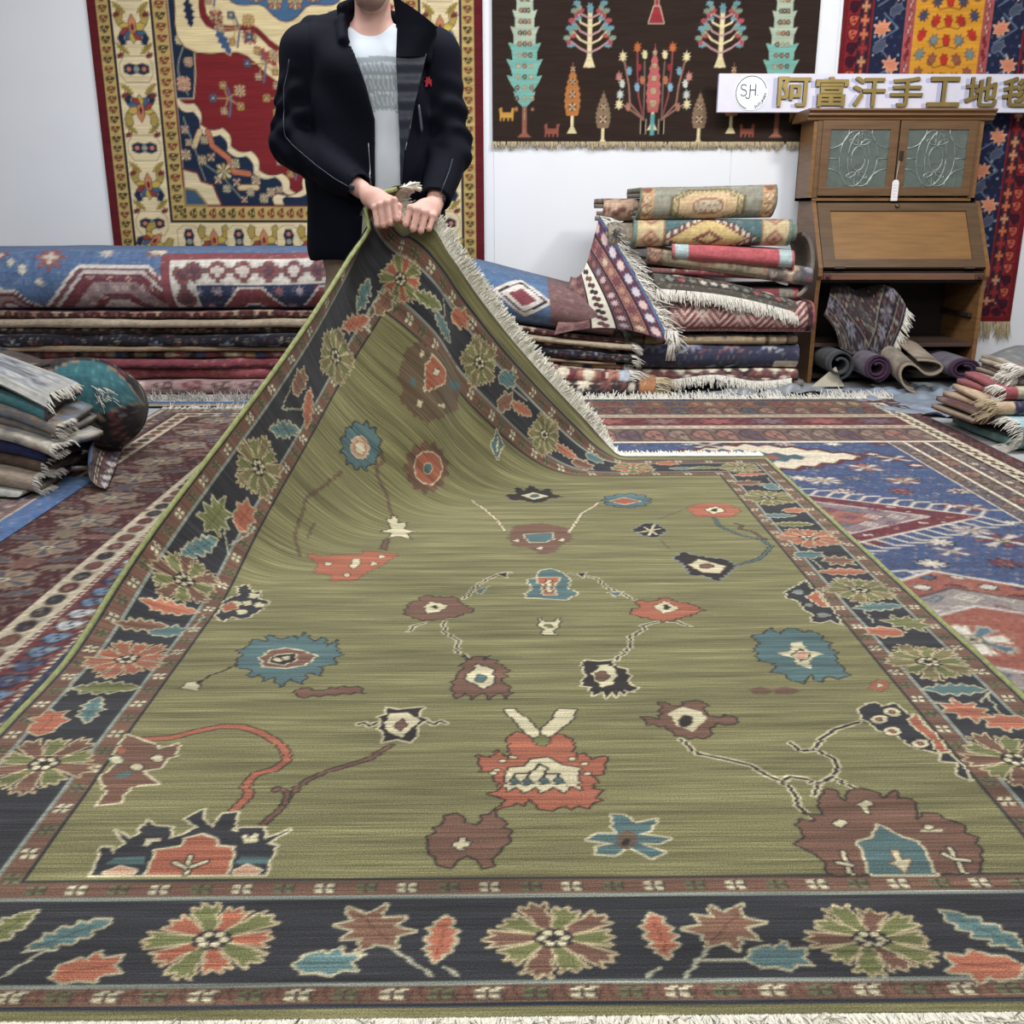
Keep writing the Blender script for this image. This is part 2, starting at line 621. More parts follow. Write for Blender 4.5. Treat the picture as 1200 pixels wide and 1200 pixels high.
RUG_FIELD = """s R K 14 285 679 337 684 384 710 423 726 462 725 505 703 546 666 569 630 571 600 556 572 529 558 521 522 531 487 519 449
s O K 8 574 405 594 440 602 494 624 534 654 566 677 579 725 608 759 652
s O K 7 599 465 597 494 581 512 571 505
f N W 4 346 280 337 348 353 347 360 333 369 358 341 391 372 369 382 384 376 403 384 405 384 419 399 403 428 399 435 368 452 379 470 398 446 422 458 438 468 450 476 418 493 398 505 437 528 441 529 390 537 386 541 397 578 397 587 366 623 392 592 355 612 348 605 309 610 278
f R W 4 428 281 425 339 462 348 460 368 482 379 508 367 515 349 544 345 549 279
s W K 5 489 282 480 324
s W K 5 483 295 462 309
s W K 5 489 298 510 311
f T T 0 357 307 364 322 409 325 418 306
f T T 0 556 305 558 322 602 321 608 305
f P W 4 362 288 381 301 408 291 409 283 366 283
f P W 4 558 289 574 302 599 288 596 280 562 281
f W W 0 398 353 397 369 421 370 421 363 408 361 408 350
f W W 0 548 378 555 378 560 367 566 382 573 378 576 359 556 356
f O W 4 252 696 299 669 314 663 329 643 360 663 367 622 351 608 350 579 318 570 367 528 329 524 313 498 320 473 300 469 283 465 283 507 256 552 265 590 252 639
f T T 0 279 550 292 570 311 559 296 546
f W K 4 345 611 345 604 341 600 335 600 328 604 324 611 324 618 328 622 334 622 341 618
f W K 4 317 582 317 576 313 572 306 572 299 576 294 583 294 589 298 593 305 593 312 589
f R R 0 270 638 271 631 269 626 264 626 259 631 254 639 253 646 255 651 260 651 266 646
f W T 4 272 607 273 599 269 595 262 595 254 600 249 607 249 615 253 619 260 619 267 614
f T K 4 378 1010 382 1046 366 1069 388 1092 384 1128 420 1116 416 1152 452 1128 476 1148 488 1128 500 1168 528 1112 548 1140 568 1088 580 1128 593 1066 605 1051 591 1021 604 1000 565 986 579 944 548 958 543 905 514 932 501 892 476 939 462 919 448 953 427 939 418 974 392 981
f O W 4 427 1031 441 1068 471 1080 512 1067 550 1037 533 993 492 980 446 988
f K W 4 448 1009 459 1045 496 1052 511 1022 489 994
f W W 0 476 1020 476 1014 472 1010 467 1011 461 1014 458 1020 459 1026 462 1030 468 1030 473 1026
f W W 0 495 1029 495 1023 491 1019 486 1019 480 1023 478 1029 478 1035 482 1038 487 1038 492 1035
f W K 4 289 891 300 914 322 921 329 878
f K K 0 317 917 332 934 330 894
s K K 4 331 934 362 975 382 995
f O K 4 537 860 547 885 585 872 630 891 673 884 678 864 634 862 589 850 545 848
f N W 4 260 1264 256 1364 280 1404 268 1440 288 1464 312 1420 328 1432 336 1384 372 1360 360 1316 344 1264 320 1252 296 1268 288 1236
f W K 4 332 1404 332 1392 328 1384 316 1388 308 1392 304 1400 304 1412 308 1420 320 1416 328 1412
f W K 4 328 1356 328 1348 324 1340 316 1336 304 1348 300 1356 300 1364 308 1368 316 1372 324 1364
f W K 4 364 1340 364 1328 356 1328 348 1324 340 1332 336 1340 336 1348 340 1356 348 1360 360 1348
f W K 4 328 1300 328 1288 324 1280 316 1280 308 1284 300 1300 300 1308 308 1312 316 1312 324 1308
f W K 4 304 1352 304 1344 300 1336 292 1332 280 1344 276 1352 276 1360 280 1368 292 1364 300 1360
f R W 4 256 1328 276 1364 300 1324 272 1296
f D O 4 400 2496 388 2548 396 2576 408 2600 440 2604 480 2632 524 2660 592 2672 604 2644 652 2644 668 2620 652 2580 688 2560 640 2516 620 2472 588 2444 580 2416 536 2412 524 2400 480 2412 456 2408 444 2448 412 2460
f R W 6 508 2492 468 2560 472 2604 552 2608 564 2568
f W K 4 500 2576 520 2588 524 2564 508 2556
f W O 4 424 2588 440 2592 440 2572 432 2568
f W O 4 504 2452 520 2460 528 2436 512 2432
f T T 0 440 2488 460 2500 472 2484 456 2472
f T T 0 584 2596 636 2636 660 2624 612 2580
f W O 4 612 2516 612 2508 604 2500 596 2496 588 2492 584 2492 584 2500 588 2504 596 2512 604 2516
f T K 4 472 2236 492 2228 480 2204 496 2184 476 2168 476 2140 452 2140 440 2112 424 2124 404 2104 392 2128 368 2120 368 2148 348 2156 360 2184 344 2204 364 2220 364 2248 384 2252 396 2276 416 2264 432 2280 448 2260 468 2260
f P W 4 444 2212 452 2188 444 2164 428 2152 408 2152 392 2164 384 2188 392 2212 408 2224 428 2224
f W O 4 436 2200 440 2188 436 2176 424 2168 412 2168 404 2176 400 2188 404 2200 416 2208 424 2208
s D D 14 492 2220 512 2208 500 2176 524 2148 576 2120 616 2040
s D D 12 400 2068 364 1964 336 1900 344 1812 352 1740 388 1672
s D D 9 388 1836 388 1764
f O D 4 736 2352 760 2344 740 2316 756 2292 732 2276 732 2244 708 2244 696 2212 676 2228 656 2204 644 2228 620 2216 616 2244 588 2240 596 2268 572 2280 592 2300 576 2320 604 2332 600 2360 632 2360 644 2388 668 2372 696 2396 708 2372 740 2380
f R W 4 728 2344 732 2308 716 2268 684 2248 652 2248 624 2268 612 2300 624 2332 656 2356 696 2364
f T W 4 692 2316 692 2304 688 2292 680 2284 668 2284 660 2292 656 2300 660 2312 672 2320 680 2320
f T W 6 880 2612 932 2584 932 2520 884 2552
s W W 7 896 2592 920 2548
f R D 4 408 1692 452 1700 500 1716 556 1724 556 1756 604 1744 664 1724 632 1648 600 1588 564 1512 532 1512 500 1508 500 1556 448 1568 444 1632
f W K 4 536 1620 540 1684 560 1684 560 1628 548 1604
f W K 4 480 1640 480 1632 476 1628 468 1632 464 1632 460 1644 460 1652 464 1656 472 1652 476 1652
f W K 4 548 1552 548 1544 544 1540 540 1540 536 1544 532 1552 532 1560 536 1564 540 1568 548 1560
f W K 4 608 1644 608 1636 604 1632 600 1628 592 1636 592 1644 592 1652 596 1656 600 1660 608 1652
f W K 4 628 1704 624 1696 620 1692 616 1688 612 1696 608 1704 608 1712 612 1720 620 1716 624 1712
f O K 4 608 1772 608 1856 620 1864 624 1764
f W K 6 592 1924 624 1956 604 2008 624 2048 640 2004 664 2020 660 1960 696 1940 672 1920 692 1864 656 1892 640 1892 624 1872 628 1924
f K K 4 988 2348 1024 2368 1028 2428 1056 2404 1080 2460 1112 2408 1144 2436 1148 2368 1184 2336 1136 2316 1116 2276 1084 2256 1044 2292 1008 2292
f W W 0 1036 2352 1084 2392 1136 2344 1084 2296
f T K 4 1100 2344 1096 2332 1088 2324 1080 2324 1072 2332 1072 2344 1076 2360 1084 2368 1092 2368 1096 2356
s W D 6 868 2268 920 2160 956 2052 980 1948
f O D 4 992 1864 1012 1992 1048 2004 1096 2020 1148 1992 1184 1960 1184 1860 1144 1808 1124 1744 1084 1728 1052 1784 1008 1796
f T W 5 1040 1908 1128 1924 1128 1864 1096 1832 1052 1832
f W K 4 1024 1848 1020 1840 1016 1836 1012 1836 1008 1840 1004 1848 1008 1856 1012 1864 1016 1864 1020 1856
f W K 4 1160 1852 1160 1848 1156 1840 1148 1840 1144 1844 1144 1852 1148 1864 1152 1868 1156 1868 1160 1860
f W K 4 1092 1776 1092 1772 1088 1764 1080 1764 1076 1768 1076 1776 1076 1784 1084 1792 1088 1788 1092 1784
s W D 8 1180 1924 1232 2112 1300 2244 1344 2296
f T W 4 1028 1408 1052 1448 1036 1512 1064 1532 1076 1588 1108 1600 1140 1564 1152 1512 1144 1448 1168 1416 1136 1368 1092 1376 1060 1384 1036 1384
f R W 4 1064 1532 1124 1532 1116 1488 1108 1484 1108 1404 1076 1404 1080 1480 1064 1496
f W K 4 1088 1512 1100 1512 1100 1424 1088 1424
s K W 6 872 1380 896 1460 928 1524 972 1568 992 1572
f T W 4 896 1432 932 1468 912 1412
f K W 4 956 1560 984 1576 980 1532
f O K 4 724 1296 736 1352 760 1368 764 1400 804 1392 848 1388 864 1352 896 1300 860 1268 812 1248 776 1240 740 1268
f W K 4 772 1324 788 1360 832 1332 808 1292 780 1284
f K K 0 808 1324 804 1316 800 1312 796 1312 792 1316 788 1324 792 1328 796 1336 800 1336 804 1332
s K W 4 828 1232 832 1172 868 1116 865 1062 896 1025
s K W 4 780 1224 752 1200 748 1176
f W K 4 1064 1252 1072 1228 1096 1228 1112 1252 1108 1204 1092 1180 1096 1152 1064 1152 1072 1180 1060 1196
f V K 4 1092 1204 1092 1200 1088 1196 1080 1196 1076 1200 1076 1204 1076 1208 1080 1212 1088 1212 1092 1208
f O K 4 863 894 871 934 876 961 889 1018 921 1036 953 1014 981 962 967 912 984 873 977 835 959 861 942 832 924 861 907 833 888 868 872 837
f W K 4 889 927 915 996 947 967 952 909 927 878
f T K 4 934 926 932 915 926 908 920 909 914 915 912 926 914 937 919 944 926 944 931 937
s K K 4 876 1040 899 1020
s K K 4 940 1039 928 1017
s K W 4 1223 1013 1268 1088 1268 1136 1312 1180 1308 1200 1350 1226
s K W 4 1376 1226 1397 1226 1424 1200
f K W 4 1153 1014 1181 1006 1214 1013 1219 977 1237 967 1245 936 1234 896 1255 876 1238 861 1228 870 1219 847 1209 866 1203 836 1194 864 1182 832 1176 864 1154 844 1154 884 1134 890 1153 944 1143 964
f W W 0 1163 943 1182 985 1205 992 1219 943 1201 896 1175 881
f O K 4 1198 933 1194 919 1186 911 1178 911 1172 920 1171 934 1175 948 1183 957 1191 957 1197 948
f R K 4 1292 1292 1320 1320 1316 1356 1361 1354 1395 1383 1419 1354 1452 1334 1477 1296 1440 1270 1400 1243 1362 1226 1331 1253 1304 1260
f W O 4 1352 1317 1391 1358 1415 1306 1374 1276
f K K 0 1395 1316 1391 1305 1385 1299 1380 1299 1376 1305 1376 1316 1380 1327 1385 1334 1391 1334 1395 1327
s K W 6 1312 1368 1272 1424 1248 1456 1228 1520 1192 1552 1156 1564
f T W 4 1248 1416 1288 1424 1264 1388
f K W 4 1180 1564 1204 1572 1188 1528
f T K 4 1476 2272 1488 2249 1460 2236 1456 2208 1428 2212 1408 2188 1388 2204 1360 2196 1352 2220 1328 2232 1336 2256 1316 2276 1340 2296 1336 2328 1368 2336 1380 2360 1404 2348 1432 2368 1444 2340 1476 2344 1472 2312 1496 2300
f R W 4 1348 2272 1400 2312 1452 2268 1392 2228
f K G 4 1384 1944 1424 2004 1462 2021 1490 1941 1448 1871 1408 1888
s W W 8 1400 1920 1470 1955
s W W 8 1459 2000 1428 1893
s W W 7 1424 1972 1452 1899
s D D 6 1482 2060 1590 2171
s D D 6 1453 1844 1470 1764
f R D 4 1598 2187 1640 2231 1692 2244 1745 2219 1778 2152 1713 2073 1668 2083 1613 2090
f W K 4 1656 2170 1698 2203 1723 2152 1675 2117
f K K 0 1698 2159 1694 2148 1687 2141 1680 2141 1675 2148 1676 2160 1680 2171 1687 2178 1695 2178 1699 2171
s T K 8 1666 2073 1665 1982 1708 1895 1759 1853 1778 1786 1714 1674 1637 1627
s O K 5 1726 2011 1739 1987 1723 1958 1759 1923 1777 1848
f K G 4 1470 1689 1503 1738 1531 1708 1577 1688 1615 1675 1632 1615 1597 1559 1553 1500 1523 1544 1492 1545 1484 1629
f W O 4 1498 1629 1541 1676 1575 1640 1600 1616 1574 1559 1528 1566
f O K 4 1567 1616 1560 1604 1549 1597 1537 1597 1529 1604 1528 1617 1534 1629 1545 1637 1557 1636 1566 1629
f N W 4 1716 1419 1758 1459 1794 1501 1793 1449 1806 1418 1804 1339 1801 1265 1793 1200 1775 1230 1749 1213 1727 1222 1747 1275 1731 1293 1736 1359 1713 1379
f R W 4 1766 1388 1800 1422 1798 1368 1799 1320 1782 1320 1771 1365
f G K 4 1765 1418 1759 1408 1750 1401 1740 1401 1735 1408 1735 1419 1741 1429 1750 1436 1760 1436 1765 1429
f G K 4 1786 1261 1779 1252 1769 1246 1758 1247 1751 1252 1750 1262 1757 1271 1767 1277 1778 1277 1785 1271
f G K 4 1764 1330 1759 1322 1753 1318 1746 1318 1743 1323 1743 1330 1747 1338 1754 1343 1760 1343 1764 1338
f T K 4 1555 1132 1595 1155 1616 1184 1626 1144 1656 1180 1677 1179 1690 1154 1707 1166 1725 1137 1714 1113 1736 1097 1718 1074 1730 1051 1713 1007 1714 964 1719 933 1691 914 1672 930 1644 901 1637 937 1606 895 1589 911 1577 945 1557 949 1578 994 1543 1006 1550 1069 1573 1096
f W W 0 1589 1045 1627 1052 1643 1099 1669 1106 1665 1060 1696 1037 1661 1015 1642 962 1625 979 1622 1020
f K K 0 1621 1037 1655 1070 1670 1029 1636 998
f P W 4 1660 1033 1654 1021 1645 1014 1636 1015 1631 1022 1631 1033 1637 1044 1647 1051 1655 1051 1660 1044
f O D 4 1489 864 1511 879 1532 866 1515 848 1489 850
f O D 4 1537 863 1565 878 1589 865 1568 848 1536 848
f R D 4 1781 882 1780 868 1767 865 1755 854 1751 865 1740 868 1749 882 1751 897 1764 900 1776 911 1780 900 1790 896
f W O 4 1771 882 1768 878 1764 875 1761 875 1759 878 1759 882 1762 887 1766 890 1770 890 1772 887
f O K 4 1242 755 1274 743 1291 766 1292 815 1322 795 1355 818 1381 814 1376 776 1388 747 1412 758 1430 746 1421 722 1389 730 1371 708 1364 676 1328 671 1302 682 1290 720 1254 724
f W W 0 1300 765 1334 794 1370 774 1370 742 1338 695 1309 720
f K D 4 1341 736 1336 723 1329 715 1321 715 1316 723 1316 737 1321 750 1329 758 1336 758 1341 750
s K W 6 686 734 697 741 710 726 732 750
s K W 6 811 749 835 729 845 743 858 735
f K W 4 731 739 723 761 743 773 733 799 759 790 782 796 808 800 804 760 819 749 804 727 807 692 798 664 770 676 745 665 743 700 731 716
f W W 0 736 739 747 775 783 778 806 743 778 681 751 703
f O K 4 759 727 769 752 783 727 773 707
f R K 4 981 681 998 697 1041 691 1074 692 1103 669 1100 598 1117 619 1126 596 1157 607 1147 569 1147 548 1122 548 1136 527 1119 503 1138 496 1125 472 1135 466 1116 458 1113 444 1094 454 1084 442 1075 453 1053 440 1031 443 1022 463 1013 474 1003 455 994 462 979 454 957 441 974 472 943 488 966 507 954 543 962 560 929 560 920 615 944 605 960 632 975 598 983 619
f W K 4 974 498 976 571 1006 575 1017 599 1048 606 1073 579 1104 569 1101 499 1084 514 1073 491 1054 510 1033 491 1024 511 1004 492 989 511
f W K 5 976 790 995 790 1043 699 1036 673 1022 684 985 758
f W K 5 1121 785 1086 789 1045 704 1050 673 1069 690 1099 734
f V K 4 1030 670 1044 689 1063 669 1050 647 1033 652
s K K 4 990 529 990 552 1016 553 1012 529
s K K 4 1016 553 1032 584 1046 570 1042 528
s K K 4 1045 551 1069 551 1068 528
f T K 4 997 526 995 520 992 517 987 517 984 521 983 526 984 532 988 536 992 536 995 532
f T K 4 1019 524 1018 518 1014 515 1010 515 1006 519 1005 524 1007 530 1010 534 1015 534 1018 530
f T K 4 1049 527 1047 522 1044 518 1039 518 1036 522 1035 528 1036 533 1040 537 1044 537 1048 533
f T K 4 1075 527 1073 521 1069 518 1065 518 1062 521 1061 527 1062 533 1066 537 1071 537 1074 533
f W K 4 961 563 960 561 956 559 953 559 950 561 948 564 950 566 953 568 956 568 960 566
f W K 4 971 595 970 592 967 590 963 590 960 592 959 595 960 598 963 600 967 599 970 598
f W K 4 992 607 991 604 988 603 984 603 981 604 979 607 981 610 984 612 988 612 991 610
f W K 4 1099 600 1097 597 1094 595 1090 595 1087 597 1086 600 1088 603 1091 605 1095 605 1098 603
f W K 4 1121 583 1119 580 1116 579 1112 579 1109 581 1108 583 1110 586 1113 588 1117 588 1120 586
f W K 4 1125 550 1124 547 1121 546 1117 546 1114 548 1113 550 1115 553 1118 555 1122 555 1125 553
f W K 4 958 554 957 551 954 550 950 550 947 552 946 554 947 557 950 559 954 559 957 557
f O K 4 847 356 858 393 875 424 894 432 904 408 923 398 936 424 955 439 969 407 977 369 969 339 955 325 951 297 934 289 929 312 911 320 894 309 886 290 868 299 853 327
f W K 4 890 355 897 356 897 366 906 366 906 356 915 355 915 344 907 343 906 334 899 335 898 343 890 345
f T W 4 1151 426 1172 424 1183 401 1221 412 1204 381 1186 372 1234 360 1217 347 1186 349 1219 324 1198 310 1174 330 1167 343 1141 318 1111 322 1117 338 1145 348 1100 358 1120 374 1152 373 1145 391
f D O 4 1176 357 1176 345 1169 341 1162 334 1158 341 1152 346 1154 358 1155 369 1162 374 1168 381 1173 374 1179 369
f K K 0 1170 351 1168 345 1164 342 1160 342 1157 346 1157 352 1159 358 1163 361 1166 361 1169 358
f N W 4 1689 778 1709 801 1731 807 1736 789 1765 804 1778 777 1777 748 1796 725 1794 681 1797 649 1791 599 1800 551 1793 521 1779 537 1793 579 1764 584 1777 609 1745 627 1731 645 1727 676 1696 695 1690 726 1677 740
f R W 4 1769 734 1791 759 1792 714 1800 681 1795 617 1776 612 1785 660 1774 697
f W K 4 1768 767 1761 757 1750 750 1739 750 1733 757 1734 768 1741 779 1753 786 1763 785 1769 778
f R K 4 1756 768 1753 764 1750 762 1748 762 1746 764 1747 768 1749 771 1752 773 1755 773 1756 771
f W K 4 1728 737 1721 726 1710 720 1700 720 1694 727 1694 737 1701 748 1712 754 1723 754 1729 748
f R K 4 1716 737 1714 734 1711 732 1708 732 1706 734 1707 737 1709 740 1712 743 1715 742 1716 740
f W K 4 1738 690 1731 680 1720 674 1710 674 1704 681 1705 691 1712 701 1723 707 1733 707 1739 700
f R K 4 1726 690 1724 687 1721 685 1718 685 1717 687 1717 691 1719 694 1722 696 1725 696 1726 694
f W K 4 1772 644 1765 635 1755 629 1745 629 1739 635 1740 645 1747 654 1758 660 1768 660 1773 654
f R K 4 1761 645 1759 642 1756 640 1753 640 1752 642 1752 645 1754 648 1757 649 1760 649 1761 648
s K W 7 1668 726 1614 699 1575 663 1550 627 1525 622 1512 651
s K W 7 1550 627 1573 592 1567 554 1555 535 1577 497
s K W 7 1555 535 1516 509 1507 527 1479 536 1460 521
s K W 7 1310 666 1328 615 1376 594 1413 575 1440 541 1462 518 1471 474 1466 449 1480 416
s K W 6 1516 509 1503 478
f O K 4 1463 267 1462 305 1446 326 1433 344 1451 359 1448 393 1459 409 1473 399 1485 408 1471 425 1502 418 1505 457 1527 495 1545 491 1541 469 1553 455 1563 486 1587 497 1616 481 1614 464 1648 489 1639 465 1665 463 1663 438 1647 402 1670 422 1693 420 1691 410 1699 402 1717 390 1711 367 1725 355 1716 323 1689 269
f T W 4 1523 266 1534 347 1558 357 1580 391 1606 357 1629 345 1620 265
f W O 4 1575 324 1585 324 1583 300 1597 303 1579 271 1570 288 1561 292 1575 300
f W K 4 1566 450 1589 462 1595 448 1583 444 1580 422 1574 426 1573 445
f W K 4 1507 399 1524 408 1531 396 1515 385
s W K 6 1669 329 1667 270
s W K 4 1654 315 1666 302 1685 298
s W K 4 1498 322 1494 269
s W K 4 1481 296 1501 289
s W W 4 1646 375 1676 375
f W K 4 1667 384 1664 381 1659 378 1654 378 1651 381 1651 384 1654 388 1659 390 1664 390 1667 388"""
RUG_BORDER = """ra 565 142 190 0
rb 1036 136 190 0
rc 1473 130 180 0
lt 365 153 120 40
br 416 88 90 15
bt 732 95 85 0
mo 785 163 120 125
lr 882 138 110 85
lr 1184 141 110 95
mo 1279 157 120 55
bt 1337 97 85 0
lt 1637 145 130 130
br 1605 78 100 170
lv 268 160 120 60
rb 134 596 200 20
rr 129 1029 190 10
rb 136 1396 190 0
rv 148 1844 190 0
rv 184 2352 180 0
ra 256 2728 170 20
br 79 746 100 90
lt 144 797 110 100
lv 131 893 140 0
bt 172 1176 85 0
lo 104 1188 120 15
lr 140 1280 140 5
lt 128 1516 130 60
br 192 1692 100 90
mv 120 1628 120 90
lt 156 2004 130 45
lr 192 2132 120 120
bo 112 2156 90 90
bo 236 2632 90 80
lr 188 2500 130 60
lt 164 2600 120 100
rv 680 2748 180 30
rv 1088 2732 170 30
lv 376 2736 120 20
lt 472 2716 120 170
br 528 2800 90 20
bt 820 2788 90 20
bo 860 2716 90 60
lr 936 2744 110 10
lr 1208 2732 110 0
bo 1288 2708 90 0
bt 1336 2780 80 0
ra 1488 2732 180 10
br 1632 2799 90 0
lt 1679 2717 100 0
lv 1765 2729 100 0
rv 1905 2727 170 0
lr 1916 2623 130 10
bo 1880 2500 100 0
bt 1956 2452 90 90
rv 1908 2308 200 0
br 1956 2153 80 0
lt 1880 2096 120 0
lv 1905 2003 130 0
rr 1915 1865 200 0
bt 1867 1709 90 0
mo 1938 1656 100 0
lr 1919 1566 140 0
rv 1917 1430 190 0
lt 1923 1313 130 5
mv 1956 1210 110 160
br 1881 1155 90 170
rv 1917 993 190 0
lt 1916 862 130 0
mr 1899 774 100 140
br 1959 725 90 180
rb 1906 587 200 0
--
309 75 352 129
783 110 706 95
810 128 872 70
888 84 906 70
1171 79 1152 64
1258 127 1202 63
1305 92 1225 93
1634 73 1657 74
-36 789 -10 806
228 1176 228 1276
61 860 48 958
240 1684 196 1580
152 1624 208 1552
92 2112 104 2044
108 2040 176 2112
224 2592 228 2524
200 2584 248 2516
428 2788 460 2752
428 2804 516 2816
856 2776 944 2784
1975 2572 1965 2452
1861 1672 1869 1594
1880 1308 1877 1211
1987 854 1947 806
1975 846 1964 752"""


def green_rug():
    W, L = RX1 - RX0, RY1 - RY0
    nx = 660
    # rows are denser towards the near end
    t = np.linspace(0, 1, 860)
    vy = L * (0.72 * t + 0.28 * t * t)
    wv = Weave(W, L, nx, len(vy), PAL['F'])
    wv.y = vy
    wv.px = 0.0033
    rows = np.floor(vy / .0075).astype(int)
    wv.jx = np.random.RandomState(3).uniform(-.0042, .0042, rows.max() + 1)[rows]
    s0 = [0.012, 0.012, 0.035, 0.05]
    fr = wv.frame
    fr([0.008, 0.008, .016, .05], [.014, .014, .024, .06], (40, 46, 62))
    fr([.014, .014, .024, .06], [.052, .052, .054, .105], PAL['O'])
    fr([.052, .052, .053, .105], [.060, .060, .060, .114], (136, 146, 136))
    fr([.060, .060, .060, .113], [.204, .196, .222, .235], PAL['N'])
    fr([.203, .195, .222, .235], [.211, .203, .230, .244], (136, 146, 136))
    fr([.211, .203, .230, .243], [.246, .238, .262, .294], PAL['O'])
    fr([.246, .238, .262, .293], [.253, .245, .269, .301], (50, 48, 52))
    # little florets of the two brown guard borders, cream and green in turn
    def floret(cx, cy, k, sx=.024, sy=.024):
        c = (205, 196, 160) if k % 2 else (104, 108, 74)
        wv.rect(cx - sx * .72, cx + sx * .72, cy - sy * .62, cy + sy * .62, (74, 62, 50))
        for (a, b) in ((1, 1), (1, -1), (-1, 1), (-1, -1)):
            wv.shape([(0.1, 0), (0.5, .3), (.9, .25), (.95, .75), (.45, .8), (.3, .45), (0, .1)], cx, cy, 1.0, 0, c) if False else \
                wv.poly([(cx + a * sx * p, cy + b * sy * q) for p, q in ((.08, .05), (.3, .12), (.7, .2), (.66, .6), (.2, .66), (.12, .3))], c)
        wv.dots([(cx, cy)], sx * .16, (90, 60, 50))
    k = 0
    for x in np.arange(.035, W, .061):
        floret(x, .039, k, .022, .015)
        if .22 < x < W - .22:
            floret(x, .246, k, .020, .016)
            floret(x, L - .268, k, .02, .024)
        floret(x, L - .083, k, .02, .024)
        wv.line([(x + .018, .026), (x + .03, .052), (x + .042, .028)], .003, (84, 52, 44))
        k += 1
    for y in np.arange(.09, L - .1, .061):
        for cx in (.033, W - .033):
            floret(cx, y, k, .017, .02)
        if .25 < y < L - .3:
            for cx in (.229, W - .221):
                floret(cx, y, k, .017, .02)
        k += 1
    b0, b1 = RUG_BORDER.strip().split('--')
    for ln in b1.strip().splitlines():
        p = np.array([float(c) / 1000 for c in ln.split()]).reshape(-1, 2)
        wv.line(p, .005, (168, 166, 140))
    for ln in b0.strip().splitlines():
        ty, x, y, s, rot = ln.split()
        x, y, s, rot = float(x) / 1000, float(y) / 1000, float(s) / 1000, float(rot)
        sy = .8 if y < .25 else 1.0
        if ty[0] == 'r':
            cs = {'a': ['R', 'V'], 'b': ['V', 'O'], 'c': ['V', 'V', 'O'], 'r': ['R', (158, 92, 64)], 'v': ['V', (122, 112, 70)]}[ty[1]]
            wv.rosette(x, y, s, cs, rot, 10, (190, 172, 130), .0035, sy)
        else:
            c = {'t': (86, 118, 118), 'r': (172, 92, 58), 'o': (126, 88, 66), 'v': (112, 116, 66)}[ty[1]]
            wv.shape(LEAF[ty[0]], x, y, s, rot, c, (184, 176, 140), .004, .8 if y < .25 else 1.0)
            a = math.radians(rot)
            wv.line([(x - .35 * s * math.cos(a), y - .35 * s * math.sin(a) * sy), (x + .3 * s * math.cos(a), y + .3 * s * math.sin(a) * sy)], .003, tuple(int(v * .75) for v in c))
    for ln in RUG_FIELD.strip().splitlines():
        h = ln.split()
        p = np.array([float(c) / 1000 for c in h[4:]]).reshape(-1, 2)
        w = float(h[3]) / 1000
        if h[0] == 'f':
            ext = max(np.ptp(p[:, 0]), np.ptp(p[:, 1]))
            if ext > .11 and h[1] in 'NORTKDV' and h[2] != 'W':
                p = serrate(p, .012, .0045 if len(p) < 26 else .002)
            wv.poly(p, PAL[h[1]], PAL[h[2]] if w else None, max(w * .75, .0042 if ext > .08 else 0))
        else:
            wv.line(p, max(w, .006), PAL[h[1]], PAL[h[2]], .0035 if h[2] != h[1] else 0)
    P = rug_shape(RX0, RX1, RY0, RY1, RZ, GRIP_L, GRIP_R, CORNER, .2, .3, 300, .6)
    Mx = bspline(P.shape[0], np.linspace(0, P.shape[0] - 1, nx))
    My = bspline(P.shape[1], vy / L * (P.shape[1] - 1))
    Pf = np.stack([Mx @ P[..., k] @ My.T for k in range(3)], -1)
    uv = np.stack(np.meshgrid(wv.x, vy, indexing='ij'), -1)
    # slight unevenness of a heavy rug lying on another
    Pf[..., 2] += .0025 * noise1(uv[..., 0] * 5 + uv[..., 1] * 3, 3) * noise1(uv[..., 1] * 6, 4)
    root = empty('green_rug', (0.06, 2.4, RZ), 'large olive green knotted rug with navy floral border, far corner lifted in two hands', 'rug')
    mesh_obj('pile', Pf.reshape(-1, 3), grid_faces(nx, len(vy)), pile_mat('green_pile', .42, 4.5, 230.0, .42, .7, .12, 0.88, 0.98, .9), root, True, wv.c, uv)
    # underside: woven back, a finger's breadth thinner
    ks, kv = slice(0, nx, 11), np.r_[0:860:14, 859]
    ix = np.r_[0:nx:11, nx - 1]
    Pb = Pf[ix][:, kv]
    gu = np.gradient(Pb, axis=0)
    gv = np.gradient(Pb, axis=1)
    nrm = np.cross(gu, gv)
    nrm /= np.linalg.norm(nrm, axis=-1, keepdims=True)
    mesh_obj('backing', (Pb - nrm * .008).reshape(-1, 3), grid_faces(len(ix), len(kv))[:, ::-1], pile_mat('green_back', .3, 2.2, 190, .2, .2), root, True,
             wv.c[ix][:, kv] * .9 + .03, uv[ix][:, kv])
    sel = mat('selvedge_wool', (150, 156, 104), .95, 0, .25, 60, .5, 300)
    for e, nm in ((0, 'selvedge'), (-1, 'selvedge')):
        q = Pf[e, ::9]
        mb = MB()
        mb.tube([tuple(p + np.array([0, 0, -.003])) for p in q], .0075, 7)
        mb.build(nm, sel, root, True)
    fm = mat('fringe_cotton', (240, 237, 224), .95, 0, .1, 80, .2, 300)
    # near end
    k = np.random.RandomState(5).rand(2600) * (nx - 1)
    i = k.astype(int)
    bs = Pf[i, 0] + np.array([0, .002, -.003])
    ds = np.tile([0, -1., -.1], (len(k), 1))
    fringe('fringe', bs, ds, .05, fm, root, .006, 3, .9, .0, .014)
    k = np.random.RandomState(6).rand(7500) * (nx - 1)
    i = k.astype(int)
    bs = Pf[i, -1]
    ds = Pf[i, -1] - Pf[i, -6]
    fringe('fringe', bs, ds, .044, fm, root, .0085, 4, .55, .2, .014)
    return Pf


RUG_P = green_rug()

